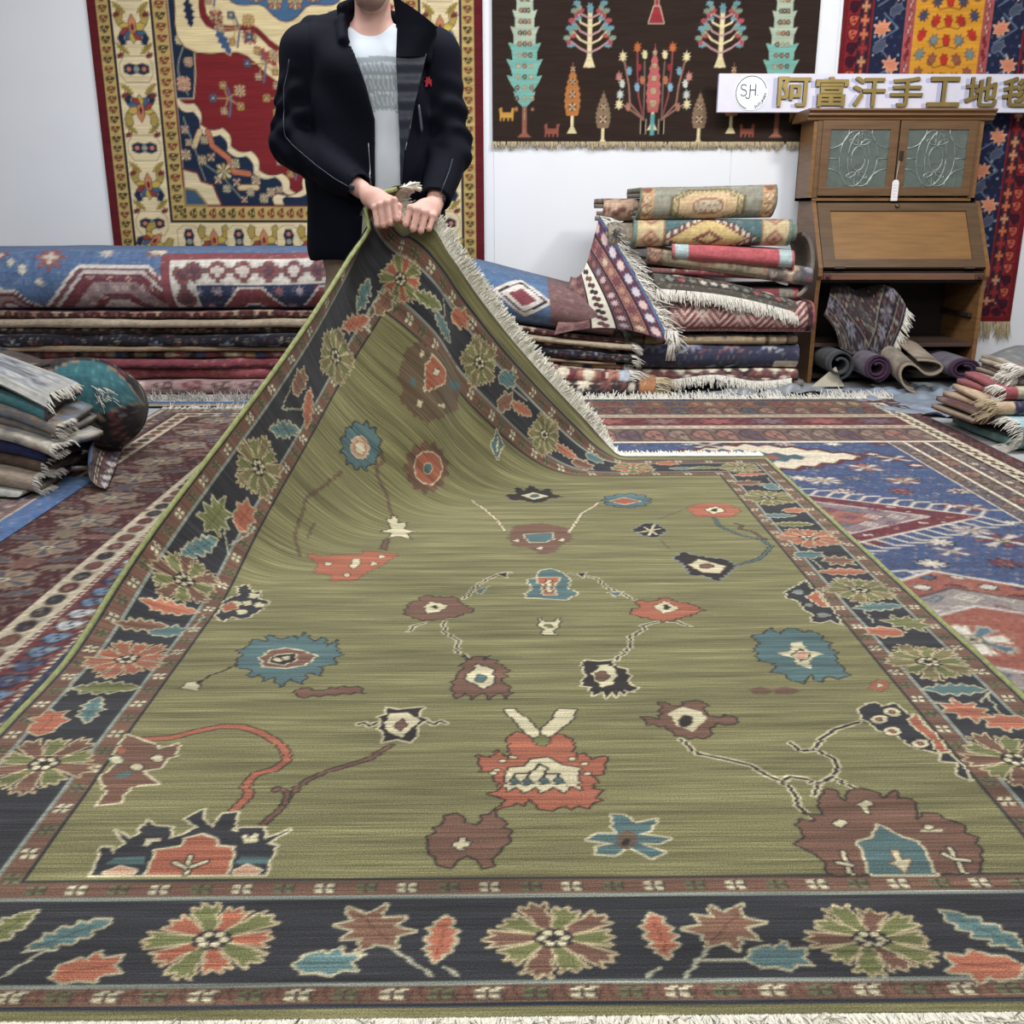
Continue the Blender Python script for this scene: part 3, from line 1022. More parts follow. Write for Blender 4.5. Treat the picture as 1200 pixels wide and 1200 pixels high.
# ================================================================== woven designs of the other rugs
def hash01(a, b, seed=0):
    h = np.sin(a * 127.1 + b * 311.7 + seed * 74.7) * 43758.5453
    return h - np.floor(h)


def pick(cols, h):
    k = np.clip((h * len(cols)).astype(int), 0, len(cols) - 1)
    return lin(np.array(cols))[k].astype(np.float32)


def put(C, m, col):
    """Lay colour (one or per knot) where m (0..1)."""
    c = lin(col).astype(np.float32) if not isinstance(col, np.ndarray) else col
    C += m[..., None].astype(np.float32) * (c - C)


def motif(kind, p, q):
    """Signed size field of a small motif in a cell of half size 1: <0 inside."""
    r = np.hypot(p, q)
    a = np.arctan2(q, p)
    if kind == 'diamond':
        return np.abs(p) + np.abs(q) - .8
    if kind == 'stepdiamond':
        return np.floor(np.abs(p) * 4) / 4 + np.floor(np.abs(q) * 4) / 4 - .74
    if kind == 'rosette':
        return r - (.62 + .2 * np.cos(8 * a))
    if kind == 'star':
        return np.minimum(np.maximum(np.abs(p), np.abs(q)), (np.abs(p) + np.abs(q)) * .72) - .55
    if kind == 'cross':
        return np.minimum(np.maximum(np.abs(p) - .22, np.abs(q) - .8), np.maximum(np.abs(q) - .22, np.abs(p) - .8))
    if kind == 'oval':
        return np.hypot(p, q * 1.35) - .72
    if kind == 'ess':
        return np.minimum(np.abs(r - .55) - .17, np.maximum(np.abs(p - q * .4) - .18, np.abs(q) - .8)) + .1 * np.cos(3 * a)
    if kind == 'leafpair':
        return np.minimum(np.hypot(p - .35, (q - .2) * 1.8), np.hypot(p + .35, (q + .2) * 1.8)) - .42
    if kind == 'hook':
        return np.minimum(np.abs(np.abs(p) + np.abs(q) - .7) - .13, np.maximum(np.abs(p), np.abs(q)) - .24)
    return r - .6


def row(C, s, t, t0, t1, period, kind, cols, ol=None, seed=0, inner=None, mask=None):
    """A row of motifs along s inside the stripe t0..t1."""
    k = np.floor(s / period)
    p = (s / period - k - .5) * 2
    q = ((t - t0) / (t1 - t0) - .5) * 2
    d = motif(kind, p, q)
    on = (t > t0) & (t < t1)
    if mask is not None:
        on = on & mask
    h = hash01(k, 0 * k, seed)
    if ol is not None:
        put(C, on * np.clip(.5 - (d - .2) * 5, 0, 1), ol)
    put(C, on * np.clip(.5 - d * 5, 0, 1), pick(cols, h))
    if inner is not None:
        put(C, on * np.clip(.5 - (d + .38) * 5, 0, 1), pick(inner, hash01(k, 0 * k, seed + 5)))


def scatter(C, u, v, pu, pv, kind, cols, ol=None, seed=0, mask=None, inner=None, stagger=True, size=1.0):
    """Motifs all over the field on a staggered lattice."""
    kv = np.floor(v / pv)
    uu = u / pu + (.5 * (kv % 2) if stagger else 0)
    ku = np.floor(uu)
    p = (uu - ku - .5) * 2 / size
    q = (v / pv - kv - .5) * 2 / size
    d = motif(kind, p, q)
    on = 1.0 if mask is None else mask
    h = hash01(ku, kv, seed)
    if ol is not None:
        put(C, on * np.clip(.5 - (d - .2) * 5, 0, 1), ol)
    put(C, on * np.clip(.5 - d * 5, 0, 1), pick(cols, h))
    if inner is not None:
        put(C, on * np.clip(.5 - (d + .35) * 5, 0, 1), pick(inner, hash01(ku, kv, seed + 3)))


CREAM, MAROON, NAVY, BLUE, RUST, TAN, TEAL, PINK, GREY, BLACK = (216, 204, 176), (104, 26, 34), (38, 44, 72), (62, 104, 156), (158, 78, 56), (164, 138, 104), (70, 130, 132), (188, 132, 122), (128, 126, 126), (32, 30, 36)


def busy(C, u, v, seed, k=.25):
    """Small filling ornaments and the speckle of single knots."""
    if k > 0:
        scatter(C, u, v, .047, .043, 'hook', [(196, 180, 150), (60, 46, 50), (130, 70, 60), (90, 92, 108)], None, seed + 21, k, None, True, .8)
        scatter(C, u + .01, v + .017, .031, .036, 'cross', [(206, 190, 164), (50, 40, 46), (150, 96, 76)], None, seed + 33, k * .8, None, True, .6)
    r = np.random.RandomState(seed + 5).rand(*u.shape)
    return (C * (.84 + .32 * r)[..., None]).astype(np.float32)


def design(u, v, w, h, spec):
    """Colours over a rug of w by h: guard stripes, borders with motif rows and a strewn field.
    spec: field, fm=(kind,cols,outline,inner,pu,pv), bands=[(width, base, kind, cols, outline, period), ...] from the edge in."""
    seed = spec.get('seed', 1)
    C = np.zeros(u.shape + (3,), np.float32)
    C[:] = lin(spec['field'])
    du = np.minimum(u, w - u)
    dv = np.minimum(v, h - v)
    ends = spec.get('ends', 'all')
    d = {'all': np.minimum(du, dv), 'u': du, 'v': dv, 'none': du * 0 + 9}[ends]
    s = np.where(du < dv, v, u) if ends == 'all' else (v if ends == 'u' else u)
    tot = sum(b[0] for b in spec.get('bands', []))
    if 'fm' in spec:
        kind, cols, ol, inner, pu, pv = spec['fm']
        scatter(C, u, v, pu, pv, kind, cols, ol, seed, (d > tot) * 1.0, inner)
    if 'fm2' in spec:
        kind, cols, ol, inner, pu, pv = spec['fm2']
        scatter(C, u + pu * .5, v + pv * .31, pu, pv, kind, cols, ol, seed + 9, (d > tot) * 1.0, inner, size=.5)
    t = 0.0
    for k, b in enumerate(spec.get('bands', [])):
        width, base = b[0], b[1]
        on = ((d >= t) & (d < t + width)) * 1.0
        put(C, on, base)
        if len(b) > 2:
            row(C, s, d, t + width * .06, t + width * .94, b[5], b[2], b[3], b[4], seed + k, b[6] if len(b) > 6 else None)
        t += width
    return busy(C, u, v, seed, spec.get('busy', .30))


PILE = pile_mat('wool_pile', .16, 6.0, 150.0, .22, .45, .08)
FRINGE_W = mat('fringe_white', (214, 210, 200), .95, 0, .1, 80, .2, 300)
FRINGE_T = mat('fringe_tan', (190, 174, 142), .95, 0, .1, 80, .2, 300)
JUTE = (168, 152, 122)


def flat_rug(name, label, x0, x1, y0, y1, z, spec, nx, ny, paint=None, fn=None, group=None, thick=.008):
    """A rug lying on the floor: pile sheet with an edge turned down to the floor."""
    w, h = x1 - x0, y1 - y0
    wv = Weave(w, h, nx, ny, (128, 128, 128))
    u = wv.x[:, None] * np.ones((1, ny))
    v = np.ones((nx, 1)) * wv.y[None]
    wv.c = design(u, v, w, h, spec)
    if paint:
        paint(wv)
        wv.c = busy(wv.c, u, v, spec.get('seed', 1) + 2, .16)
    P = np.stack([x0 + u, y0 + v, np.full_like(u, z)], -1)
    P[..., 2] += .0015 * noise1(u * 4, 3) * noise1(v * 5, 4)
    for sl in ((0, slice(None)), (-1, slice(None)), (slice(None), 0), (slice(None), -1)):
        P[sl + (2,)] = z - thick
    if fn:
        P = fn(P, u, v)
    root = empty(name, ((x0 + x1) / 2, (y0 + y1) / 2, z), label, 'rug', group)
    mesh_obj('pile', P.reshape(-1, 3), grid_faces(nx, ny), PILE, root, True, wv.c, np.stack([u, v], -1))
    return root, P, wv


def profile(yf, yb, z0, z1, t, layers, n=14):
    """Centre line of a sheet folded once or twice, its round fold towards the viewer; (y, z)."""
    r = (z1 - z0) / 2 - t / 2
    zc = (z0 + z1) / 2
    n = max(n, int(PI * r / .009))
    ar = np.linspace(-PI / 2, PI / 2, n)
    p = [(yb - (yb - yf - r) * k / 6, zc - r) for k in range(6)]
    p += [(yf + r - r * math.cos(a), zc + r * math.sin(a)) for a in ar]
    p += [(yf + r + (yb - yf - r) * k / 6, zc + r) for k in range(1, 7)]
    if layers == 4:
        ri = max(r - t * 1.15, t * .55)
        yi = yf + t * 1.6
        p += [(yb + t * .5, zc + (r + ri) / 2)]
        p += [(yb - (yb - yi - ri) * k / 4, zc + ri) for k in range(4)]
        p += [(yi + ri - ri * math.cos(a), zc + ri * math.sin(a)) for a in ar[::-2]]
        p += [(yi + ri + (yb - yi - ri) * k / 4, zc - ri) for k in range(1, 5)]
    return np.array(p)


def thicken(p, t):
    """Closed loop round a centre line of thickness t; returns loop (m,2), arc length per point and side flag."""
    d = np.gradient(p, axis=0)
    d /= np.linalg.norm(d, axis=1, keepdims=True) + 1e-9
    n = np.stack([-d[:, 1], d[:, 0]], 1)
    s = np.r_[0, np.cumsum(np.linalg.norm(np.diff(p, axis=0), axis=1))]
    a = p + n * t / 2
    b = p - n * t / 2
    return np.concatenate([a, b[::-1]]), np.r_[s, s[::-1]], np.r_[np.ones(len(p)), np.zeros(len(p))]


def folded_rug(name, label, x0, x1, yf, yb, z0, z1, spec, layers=2, t=.012, seed=1, wav=.004, bend=None, skew=0.0, step=.012, group=None, back=None, fringes=(), paint=None, fr_mat=None, cat='rug', rotz=0.0, slip=.012, fr_len=.05):
    """A rug folded into a flat bundle lying along x."""
    r = np.random.RandomState(seed)
    loop, s, side = thicken(profile(yf, yb, z0, z1, t, layers), t)
    nx = max(int((x1 - x0) / step), 12)
    w = x1 - x0
    a = np.linspace(0, 1, nx)
    U = (a * w)[:, None] * np.ones((1, len(s)))
    S = np.ones((nx, 1)) * s[None]
    Y = np.ones((nx, 1)) * loop[None, :, 0]
    Z = np.ones((nx, 1)) * loop[None, :, 1]
    X = x0 + U + skew * (S / s.max() - .5) + slip * np.sin(S * 9 + seed) * (np.abs(a - .5) * 2)[:, None]
    xa = X
    Y = Y + wav * 1.6 * noise1(xa * 3.1 + seed, seed) + wav * noise1(xa * 9 + 1.3 * seed, seed + 1)
    Z = Z + wav * .6 * noise1(xa * 4.3, seed + 2) * ((Z - z0) / (z1 - z0))
    # the fold is a little softer than a perfect round
    Z = Z + .12 * (z1 - z0) * np.clip((yb - Y) / (yb - yf) - .75, 0, 1) * noise1(xa * 2.2, seed + 5)
    P = np.stack([X, Y, Z], -1)
    if rotz:
        cx, cyy = (x0 + x1) / 2, (yf + yb) / 2
        c, sn = math.cos(rotz), math.sin(rotz)
        dx, dy = P[..., 0] - cx, P[..., 1] - cyy
        P[..., 0], P[..., 1] = cx + c * dx - sn * dy, cyy + sn * dx + c * dy
    if bend:
        P = bend(P)
    tot = s.max()
    V = S * 1.0
    C = design(U, V + spec.get('voff', 0.0), w, spec.get('hh', tot), spec)
    if paint:
        paint(C, U, V, 2 * s[int(np.argmin(loop[:len(loop) // 2, 0]))])
    if paint:
        C = busy(C, U, V, seed, spec.get('busy', .18))
    bk = np.array(lin(back if back is not None else JUTE), np.float32)
    C = np.where((side > .5)[None, :, None], C, C * .35 + bk * .6)
    cx = (x0 + x1) / 2
    root = empty(name, (cx, (yf + yb) / 2, z0), label, cat, group)
    m = len(s)
    F = grid_faces(nx, m, True)
    caps = []
    h = m // 2
    for e, flip in ((0, False), (nx - 1, True)):
        k = np.arange(h - 1)
        q = np.stack([e * m + k, e * m + k + 1, e * m + m - 2 - k, e * m + m - 1 - k], -1)
        caps.append(q[:, ::-1] if flip else q)
    F = np.concatenate([F] + caps)
    mesh_obj('pile', P.reshape(-1, 3), F, PILE, root, True, C, np.stack([U, V], -1))
    for e in fringes:
        i = 0 if e == 'l' else nx - 1
        sg = -1 if e == 'l' else 1
        rr = np.random.RandomState(seed + 3)
        k = np.arange(0, len(s) // 2)
        k = k[loop[k, 0] < yf + .16]
        d = np.linalg.norm(np.diff(P[i, k], axis=0), axis=1)
        cum = np.r_[0, np.cumsum(d)]
        n = int(cum[-1] / .0035)
        tt = np.sort(rr.rand(n)) * cum[-1]
        B = np.stack([np.interp(tt, cum, P[i, k, c]) for c in range(3)], 1)
        D = np.tile([sg * math.cos(rotz), sg * math.sin(rotz), -.25], (n, 1))
        fringe('fringe', B, D, fr_len, fr_mat or FRINGE_W, root, .005, seed, .5, .5, .003)
    return root


def sheet_obj(parent, name, P, C, uv, t=0.0, back=None, m=None):
    """A cloth surface given as a grid of points, with its underside when t > 0."""
    nx, ny = P.shape[:2]
    o = mesh_obj(name, P.reshape(-1, 3), grid_faces(nx, ny), m or PILE, parent, True, C, uv)
    if t > 0:
        gu, gv = np.gradient(P, axis=0), np.gradient(P, axis=1)
        n = np.cross(gu, gv)
        n /= np.linalg.norm(n, axis=-1, keepdims=True) + 1e-9
        B = P - n * t
        # underside plus a rim that closes the edge
        i, j = np.arange(nx), np.arange(ny)
        ring = np.r_[i * ny, (nx - 1) * ny + j[1:], (i * ny + ny - 1)[::-1][1:], j[::-1][1:-1]]
        nn = nx * ny
        V = np.concatenate([B.reshape(-1, 3), P.reshape(-1, 3)[ring]])
        k = np.arange(len(ring))
        k2 = (k + 1) % len(ring)
        rim = np.stack([ring[k], ring[k2], nn + k2, nn + k], -1)
        bc = (C * .35 + np.array(lin(back or JUTE), np.float32) * .6).reshape(-1, 3)
        CC = np.concatenate([bc, C.reshape(-1, 3)[ring]])
        UVV = np.concatenate([uv.reshape(-1, 2), uv.reshape(-1, 2)[ring]])
        mesh_obj('underside', V, np.concatenate([grid_faces(nx, ny)[:, ::-1], rim]), m or PILE, parent, True, CC, UVV)
    return o

# ================================================================== rugs lying on the floor
def barber(wv, x0, x1, y0, y1, a, b, n):
    """Diagonal two-colour guard stripe inside a rectangle."""
    X, Y = wv.x[:, None], wv.y[None]
    on = ((X >= x0) & (X < x1) & (Y >= y0) & (Y < y1)) * 1.0
    ph = ((X + Y) * n) % 1.0
    put(wv.c, on, a)
    put(wv.c, on * (ph < .5), b)


def maroon_rug():
    spec = {'field': (52, 64, 110), 'seed': 3, 'fm': ('rosette', [RUST, CREAM, PINK], BLACK, [NAVY, CREAM], .2, .2),
            'bands': [(.018, (60, 30, 30)), (.022, CREAM, 'diamond', [MAROON, NAVY], None, .03), (.075, (92, 60, 52), 'rosette', [(168, 120, 90), GREY, (120, 84, 96)], BLACK, .075, [CREAM, NAVY]),
                      (.015, (60, 26, 28)), (.085, (196, 182, 150), 'oval', [(96, 34, 34), (44, 44, 52), (112, 58, 44)], (70, 50, 42), .085),
                      (.33, (70, 16, 22)), (.085, (196, 182, 150), 'oval', [(96, 34, 34), (44, 44, 52), (112, 58, 44)], (70, 50, 42), .085),
                      (.018, (96, 36, 36), 'diamond', [CREAM], None, .022), (.085, (110, 32, 34), 'ess', [(200, 204, 206), (96, 128, 160), (60, 74, 110)], BLACK, .075),
                      (.018, (90, 34, 34), 'diamond', [CREAM], None, .022), (.12, (46, 60, 82), 'rosette', [(176, 92, 76), (120, 52, 56), (206, 190, 170), (120, 70, 60)], (30, 30, 40), .13, [CREAM, (60, 90, 120)]),
                      (.018, (90, 34, 34), 'diamond', [CREAM], None, .022), (.06, (136, 116, 80), 'leafpair', [(70, 90, 96), RUST], None, .09)]}

    def paint(wv):
        # palmettes and leaves strewn in the wide maroon border
        X, Y = wv.x[:, None] * np.ones((1, wv.ny)), np.ones((wv.nx, 1)) * wv.y[None]
        r = random.Random(4)
        for y in np.arange(.2, wv.h - .3, .27):
            cx = .38 + .02 * r.uniform(-1, 1)
            wv.rosette(cx, y, .2, [(126, 100, 76), (78, 72, 82)], r.uniform(0, 30), 10, (166, 146, 116), .004, .8, (40, 36, 50))
            for k, (dx, dy) in enumerate(((-.11, .1), (.11, .1), (-.1, -.1), (.1, -.1), (0, .14))):
                c = [(76, 74, 84), (112, 64, 54), (118, 104, 82), (72, 38, 46)][r.randrange(4)]
                wv.shape(LEAF['m' if k == 4 else 'l'], cx + dx, y + dy, .11, r.uniform(-30, 30) + (90 if k == 4 else 0), c, (132, 112, 90), .003)
        for x in np.arange(.55, wv.w - .2, .27):
            wv.rosette(x, wv.h - .38, .18, [(150, 124, 96), (96, 92, 104)], 9, 10, (196, 178, 146), .004, .8)
    root, P, wv = flat_rug('maroon_border_rug', 'large dark maroon rug with cream striped borders under the green rug\'s lifted side', -1.75, -.05, 1.0, 5.02, .010, spec, 250, 460, paint)
    n = 700
    k = np.random.RandomState(2).rand(n)
    fringe('fringe', np.stack([-1.75 + 1.7 * k, np.full(n, 5.02), np.full(n, .006)], 1), np.tile([0, 1, 0], (n, 1)), .06, FRINGE_W, root, .006, 5, .6, 0, .002)


def blue_rug():
    W0, W1, D0, D1 = -.12, 2.13, .9, 5.22
    spec = {'field': (46, 72, 118), 'seed': 5, 'fm2': ('rosette', [(150, 70, 64), (196, 186, 172), (110, 40, 56), (80, 110, 140)], (30, 36, 60), [CREAM, MAROON], .21, .19),
            'bands': [(.085, (74, 22, 28), 'leafpair', [(96, 34, 36), (60, 20, 26)], None, .1), (.012, (30, 24, 26)), (.075, (206, 192, 158), 'leafpair', [(44, 44, 46), (96, 40, 36)], (40, 36, 36), .075),
                      (.012, (30, 24, 26)), (.07, (104, 84, 76), 'rosette', [(136, 106, 92), (110, 88, 104), (150, 130, 110)], (60, 50, 50), .07, [(190, 176, 150), (60, 62, 80)]), (.01, CREAM),
                      (.08, (92, 76, 66), 'ess', [(130, 110, 92), (100, 76, 90), (150, 96, 76)], (56, 46, 44), .09), (.01, CREAM),
                      (.06, (104, 88, 80), 'diamond', [(130, 100, 84), (84, 84, 100)], (60, 50, 50), .06), (.012, (196, 190, 176))]}

    def ragged(cx, cy, hw, hh, n, seed, d=.05):
        r = random.Random(seed)
        top = []
        for k in range(n + 1):
            t = k / n
            # long lozenge with toothed sides
            x = -hw + 2 * hw * t
            y = hh * (1 - abs(2 * t - 1) ** 1.3)
            top.append((cx + x, cy + y + (d if k % 2 else -d * .3)))
        bot = [(x, 2 * cy - y) for x, y in top[::-1]]
        return top + bot

    def paint(wv):
        X, Y = wv.x[:, None] * np.ones((1, wv.ny)), np.ones((wv.nx, 1)) * wv.y[None]
        # back end: stripes across
        h = wv.h
        for (a, b, base, kind, cols, ol, per) in ((0, .03, (50, 60, 80), None, 0, 0, 0), (.03, .2, (116, 76, 52), 'rosette', [(150, 92, 56), (70, 72, 92), (170, 140, 96), (120, 50, 44)], (46, 40, 44), .07),
                                                  (.2, .40, (100, 76, 64), 'ess', [(150, 110, 84), (76, 80, 96), (120, 52, 48)], (50, 44, 46), .09), (.40, .47, (176, 158, 130), 'leafpair', [(110, 52, 46), (70, 60, 60)], None, .07),
                                                  (.47, .66, (100, 26, 34), 'rosette', [(128, 92, 84), (150, 60, 56), (110, 84, 96)], (60, 20, 28), .26), (.66, .73, (186, 170, 142), 'leafpair', [(110, 52, 46), (90, 70, 60)], None, .08),
                                                  (.73, 1.0, (112, 84, 76), 'ess', [(140, 112, 96), (96, 70, 84), (150, 96, 80)], (60, 50, 50), .11), (1.0, 1.02, CREAM, None, 0, 0, 0)):
            on = (X < wv.w - .17) & (h - Y >= a) & (h - Y < b)
            put(wv.c, on * 1.0, base)
            if kind:
                row(wv.c, X, h - Y, a + .01, b - .01, per, kind, cols, ol, 3, None, on)
        s = lambda cx, cy, hw, hh, c, ol=None, ow=.012, n=18, sd=1, d=.03: wv.poly(ragged(cx, cy, hw, hh, n, sd, d), c, ol, ow)
        ox, oy = -W0, -D0
        # cream lozenge near the back
        s(1.07 + ox, 3.94 + oy, .42, .20, (212, 198, 168), (90, 34, 38), .03)
        s(.95 + ox, 3.93 + oy, .32, .13, (64, 92, 102), (210, 200, 180), .008)
        s(.92 + ox, 3.93 + oy, .24, .10, (150, 76, 60), None)
        wv.rosette(.86 + ox, 3.92 + oy, .14, [(190, 180, 160), (70, 100, 120)], 0)
        # maroon comb-edged lozenge
        cx, cy = .98 + ox, 3.10 + oy
        for k in range(26):
            t = k / 25.0
            x = cx - .62 + 1.24 * t
            hh = .31 * (1 - abs(2 * t - 1))
            for sg in (1, -1):
                wv.line([(x, cy + sg * hh), (x + .05, cy + sg * (hh + .07)), (x + .10, cy + sg * (hh + .07))], .011, (206, 196, 176))
        wv.poly([(cx - .62, cy), (cx, cy + .32), (cx + .62, cy), (cx, cy - .32)], (104, 24, 40), (214, 204, 186), .010)
        wv.poly([(cx - .5, cy), (cx, cy + .24), (cx + .44, cy), (cx, cy - .24)], (134, 110, 116), (206, 196, 180), .008)
        wv.poly([(cx - .38, cy), (cx, cy + .17), (cx + .30, cy), (cx, cy - .17)], (150, 84, 66), (70, 66, 80), .008)
        scatter(wv.c, X, Y, .08, .08, 'hook', [(190, 176, 160), (96, 60, 80), (84, 104, 116)], None, 4, ((np.abs(X - cx) / .5 + np.abs(Y - cy) / .24) < .95) * 1.0)
        # rust lozenge with a grey inside, nearer the viewer
        cx, cy = 1.22 + ox, 2.12 + oy
        for k in range(24):
            t = k / 23.0
            x = cx - .72 + 1.44 * t
            hh = .42 * (1 - abs(2 * t - 1))
            for sg in (1, -1):
                wv.line([(x, cy + sg * hh), (x - .04, cy + sg * (hh + .07)), (x - .09, cy + sg * (hh + .06))], .011, (206, 200, 190))
        wv.poly([(cx - .72, cy), (cx, cy + .46), (cx + .72, cy), (cx, cy - .46)], (152, 72, 48), (214, 206, 190), .012)
        wv.poly([(cx - .58, cy), (cx, cy + .33), (cx + .56, cy), (cx, cy - .33)], (150, 138, 132), (70, 60, 70), .010)
        wv.poly([(cx - .4, cy), (cx, cy + .2), (cx + .4, cy), (cx, cy - .2)], (152, 72, 48), (206, 200, 190), .010)
        scatter(wv.c, X, Y, .10, .09, 'hook', [(196, 186, 172), (120, 50, 50), (76, 100, 116)], None, 6, (((np.abs(X - cx) / .56 + np.abs(Y - cy) / .32) < 1) & ((np.abs(X - cx) / .42 + np.abs(Y - cy) / .22) > 1)) * 1.0)
        scatter(wv.c, X, Y, .09, .08, 'star', [(206, 196, 180), (70, 86, 110), (110, 40, 44)], (60, 40, 44), 8, ((np.abs(X - cx) / .72 + np.abs(Y - cy) / .46) < .98) * ((np.abs(X - cx) / .6 + np.abs(Y - cy) / .35) > 1) * 1.0, None, True, .7)
        wv.rosette(cx - .1, cy, .2, [(220, 214, 200), (80, 110, 130)], 0, 8)
        cx2, cy2 = .98 + ox, 3.10 + oy
        scatter(wv.c, X, Y, .075, .06, 'rosette', [(190, 170, 160), (60, 60, 90), (160, 90, 80)], None, 9, (((np.abs(X - cx2) / .62 + np.abs(Y - cy2) / .32) < .97) & ((np.abs(X - cx2) / .5 + np.abs(Y - cy2) / .25) > 1)) * 1.0, None, True, .55)
        for (x, y, c, sz) in ((1.45, 3.75, RUST, .16), (1.52, 3.55, (160, 96, 70), .14), (1.62, 3.2, (150, 60, 60), .12), (1.22, 3.56, (200, 180, 170), .16), (1.55, 2.85, (120, 30, 46), .2), (1.5, 2.95, (190, 170, 165), .14), (1.75, 3.0, PINK, .12),
                              (1.7, 2.5, (190, 186, 180), .16), (1.35, 2.75, (96, 84, 120), .12), (1.62, 3.9, (110, 40, 50), .16), (.9, 4.15, (100, 34, 44), .16), (1.0, 1.55, (120, 70, 110), .3), (1.3, 1.5, CREAM, .18), (1.5, 1.4, (60, 96, 140), .26), (1.6, 1.7, (160, 90, 100), .18)):
            wv.rosette(x + ox, y + oy, sz, [c, (200, 190, 176)], 0, 8, (40, 44, 70), .003, .8)
    root, P, wv = flat_rug('blue_medallion_rug', 'large blue field rug with toothed red and cream medallions beside the bureau', W0, W1, D0, D1, .010, spec, 300, 480, paint)
    n = 1500
    k = np.random.RandomState(2).rand(n)
    fringe('fringe', np.stack([W0 + (W1 - W0) * k, np.full(n, D1 - .005), np.full(n, .012)], 1), np.tile([0, 1, .12], (n, 1)), .075, FRINGE_W, root, .009, 5, .6, 0, .004)


def blue_edge_rug():
    X0, X1, Y0, Y1 = -2.9, -1.53, 1.2, 4.55
    spec = {'field': (104, 72, 64), 'seed': 8, 'fm': ('rosette', [RUST, CREAM, (70, 60, 100)], BLACK, [CREAM], .16, .16),
            'bands': [(.085, (46, 96, 152), 'leafpair', [(56, 104, 160), (40, 88, 140)], None, .12), (.012, (190, 176, 150)), (.09, (116, 92, 92), 'rosette', [(140, 108, 112), (84, 70, 100), (150, 122, 108)], (60, 46, 60), .09, [(180, 170, 160)]),
                      (.02, (60, 44, 50), 'diamond', [CREAM], None, .022), (.018, (84, 40, 44), 'diamond', [CREAM], None, .024), (.11, (100, 64, 64), 'rosette', [(60, 54, 110), (180, 170, 150), (150, 84, 76), (196, 196, 200)], (56, 36, 46), .1, [(190, 120, 100), CREAM]),
                      (.016, (70, 40, 40)), (.06, (116, 92, 88), 'ess', [(150, 124, 110), (80, 64, 84)], None, .08)]}

    root, P, wv = flat_rug('blue_edged_rug', 'floral rug with bright blue edge, its far corner curling up, beside the maroon rug', X0, X1, Y0, 3.62, .021, spec, 150, 260)
    # the far corner of its border, turned up on edge
    nx, ny = 60, 36
    A = np.linspace(0, 1, nx)[:, None] * np.ones((1, ny))
    B = np.ones((nx, 1)) * np.linspace(0, 1, ny)[None]
    ang = B * 2.2
    r = .10 * (.55 + .45 * np.sin(PI * np.clip(A * .9 + .08, 0, 1)))
    Q = np.stack([-1.415 - .30 * A - r * np.sin(ang) * 1.1, 3.42 + 1.10 * A + .05 * B, .026 + r * (1 - np.cos(ang)) * .9], -1)
    C = design(A * 1.1, .30 - B * .30, 9, .6, dict(spec, ends='v'))
    sheet_obj(root, 'curled_border', Q, C, np.stack([A, B * .3], -1), -.008)


maroon_rug()
blue_rug()
blue_edge_rug()

# ================================================================== rugs hanging on the back wall
def hung(name, label, x0, x1, z0, z1, y, nx, ny, paint, base, taper=0.0, wave=.006):
    w, h = x1 - x0, z1 - z0
    wv = Weave(w, h, nx, ny, base)
    paint(wv)
    u = wv.x[:, None] * np.ones((1, ny))
    v = np.ones((nx, 1)) * wv.y[None]
    P = np.stack([x0 + u, y - .004 + wave * noise1(u * 3.3, 5) * (1 - v / h) + 0 * v, z0 + v], -1)
    root = empty(name, ((x0 + x1) / 2, y, z0), label, 'rug')
    sheet_obj(root, 'pile', P, wv.c, np.stack([u, v], -1), .009, None, pile_mat('wall_wool', .16, 6.0, 150.0, .22, .45, .05, .98, .90))
    return root, P, wv


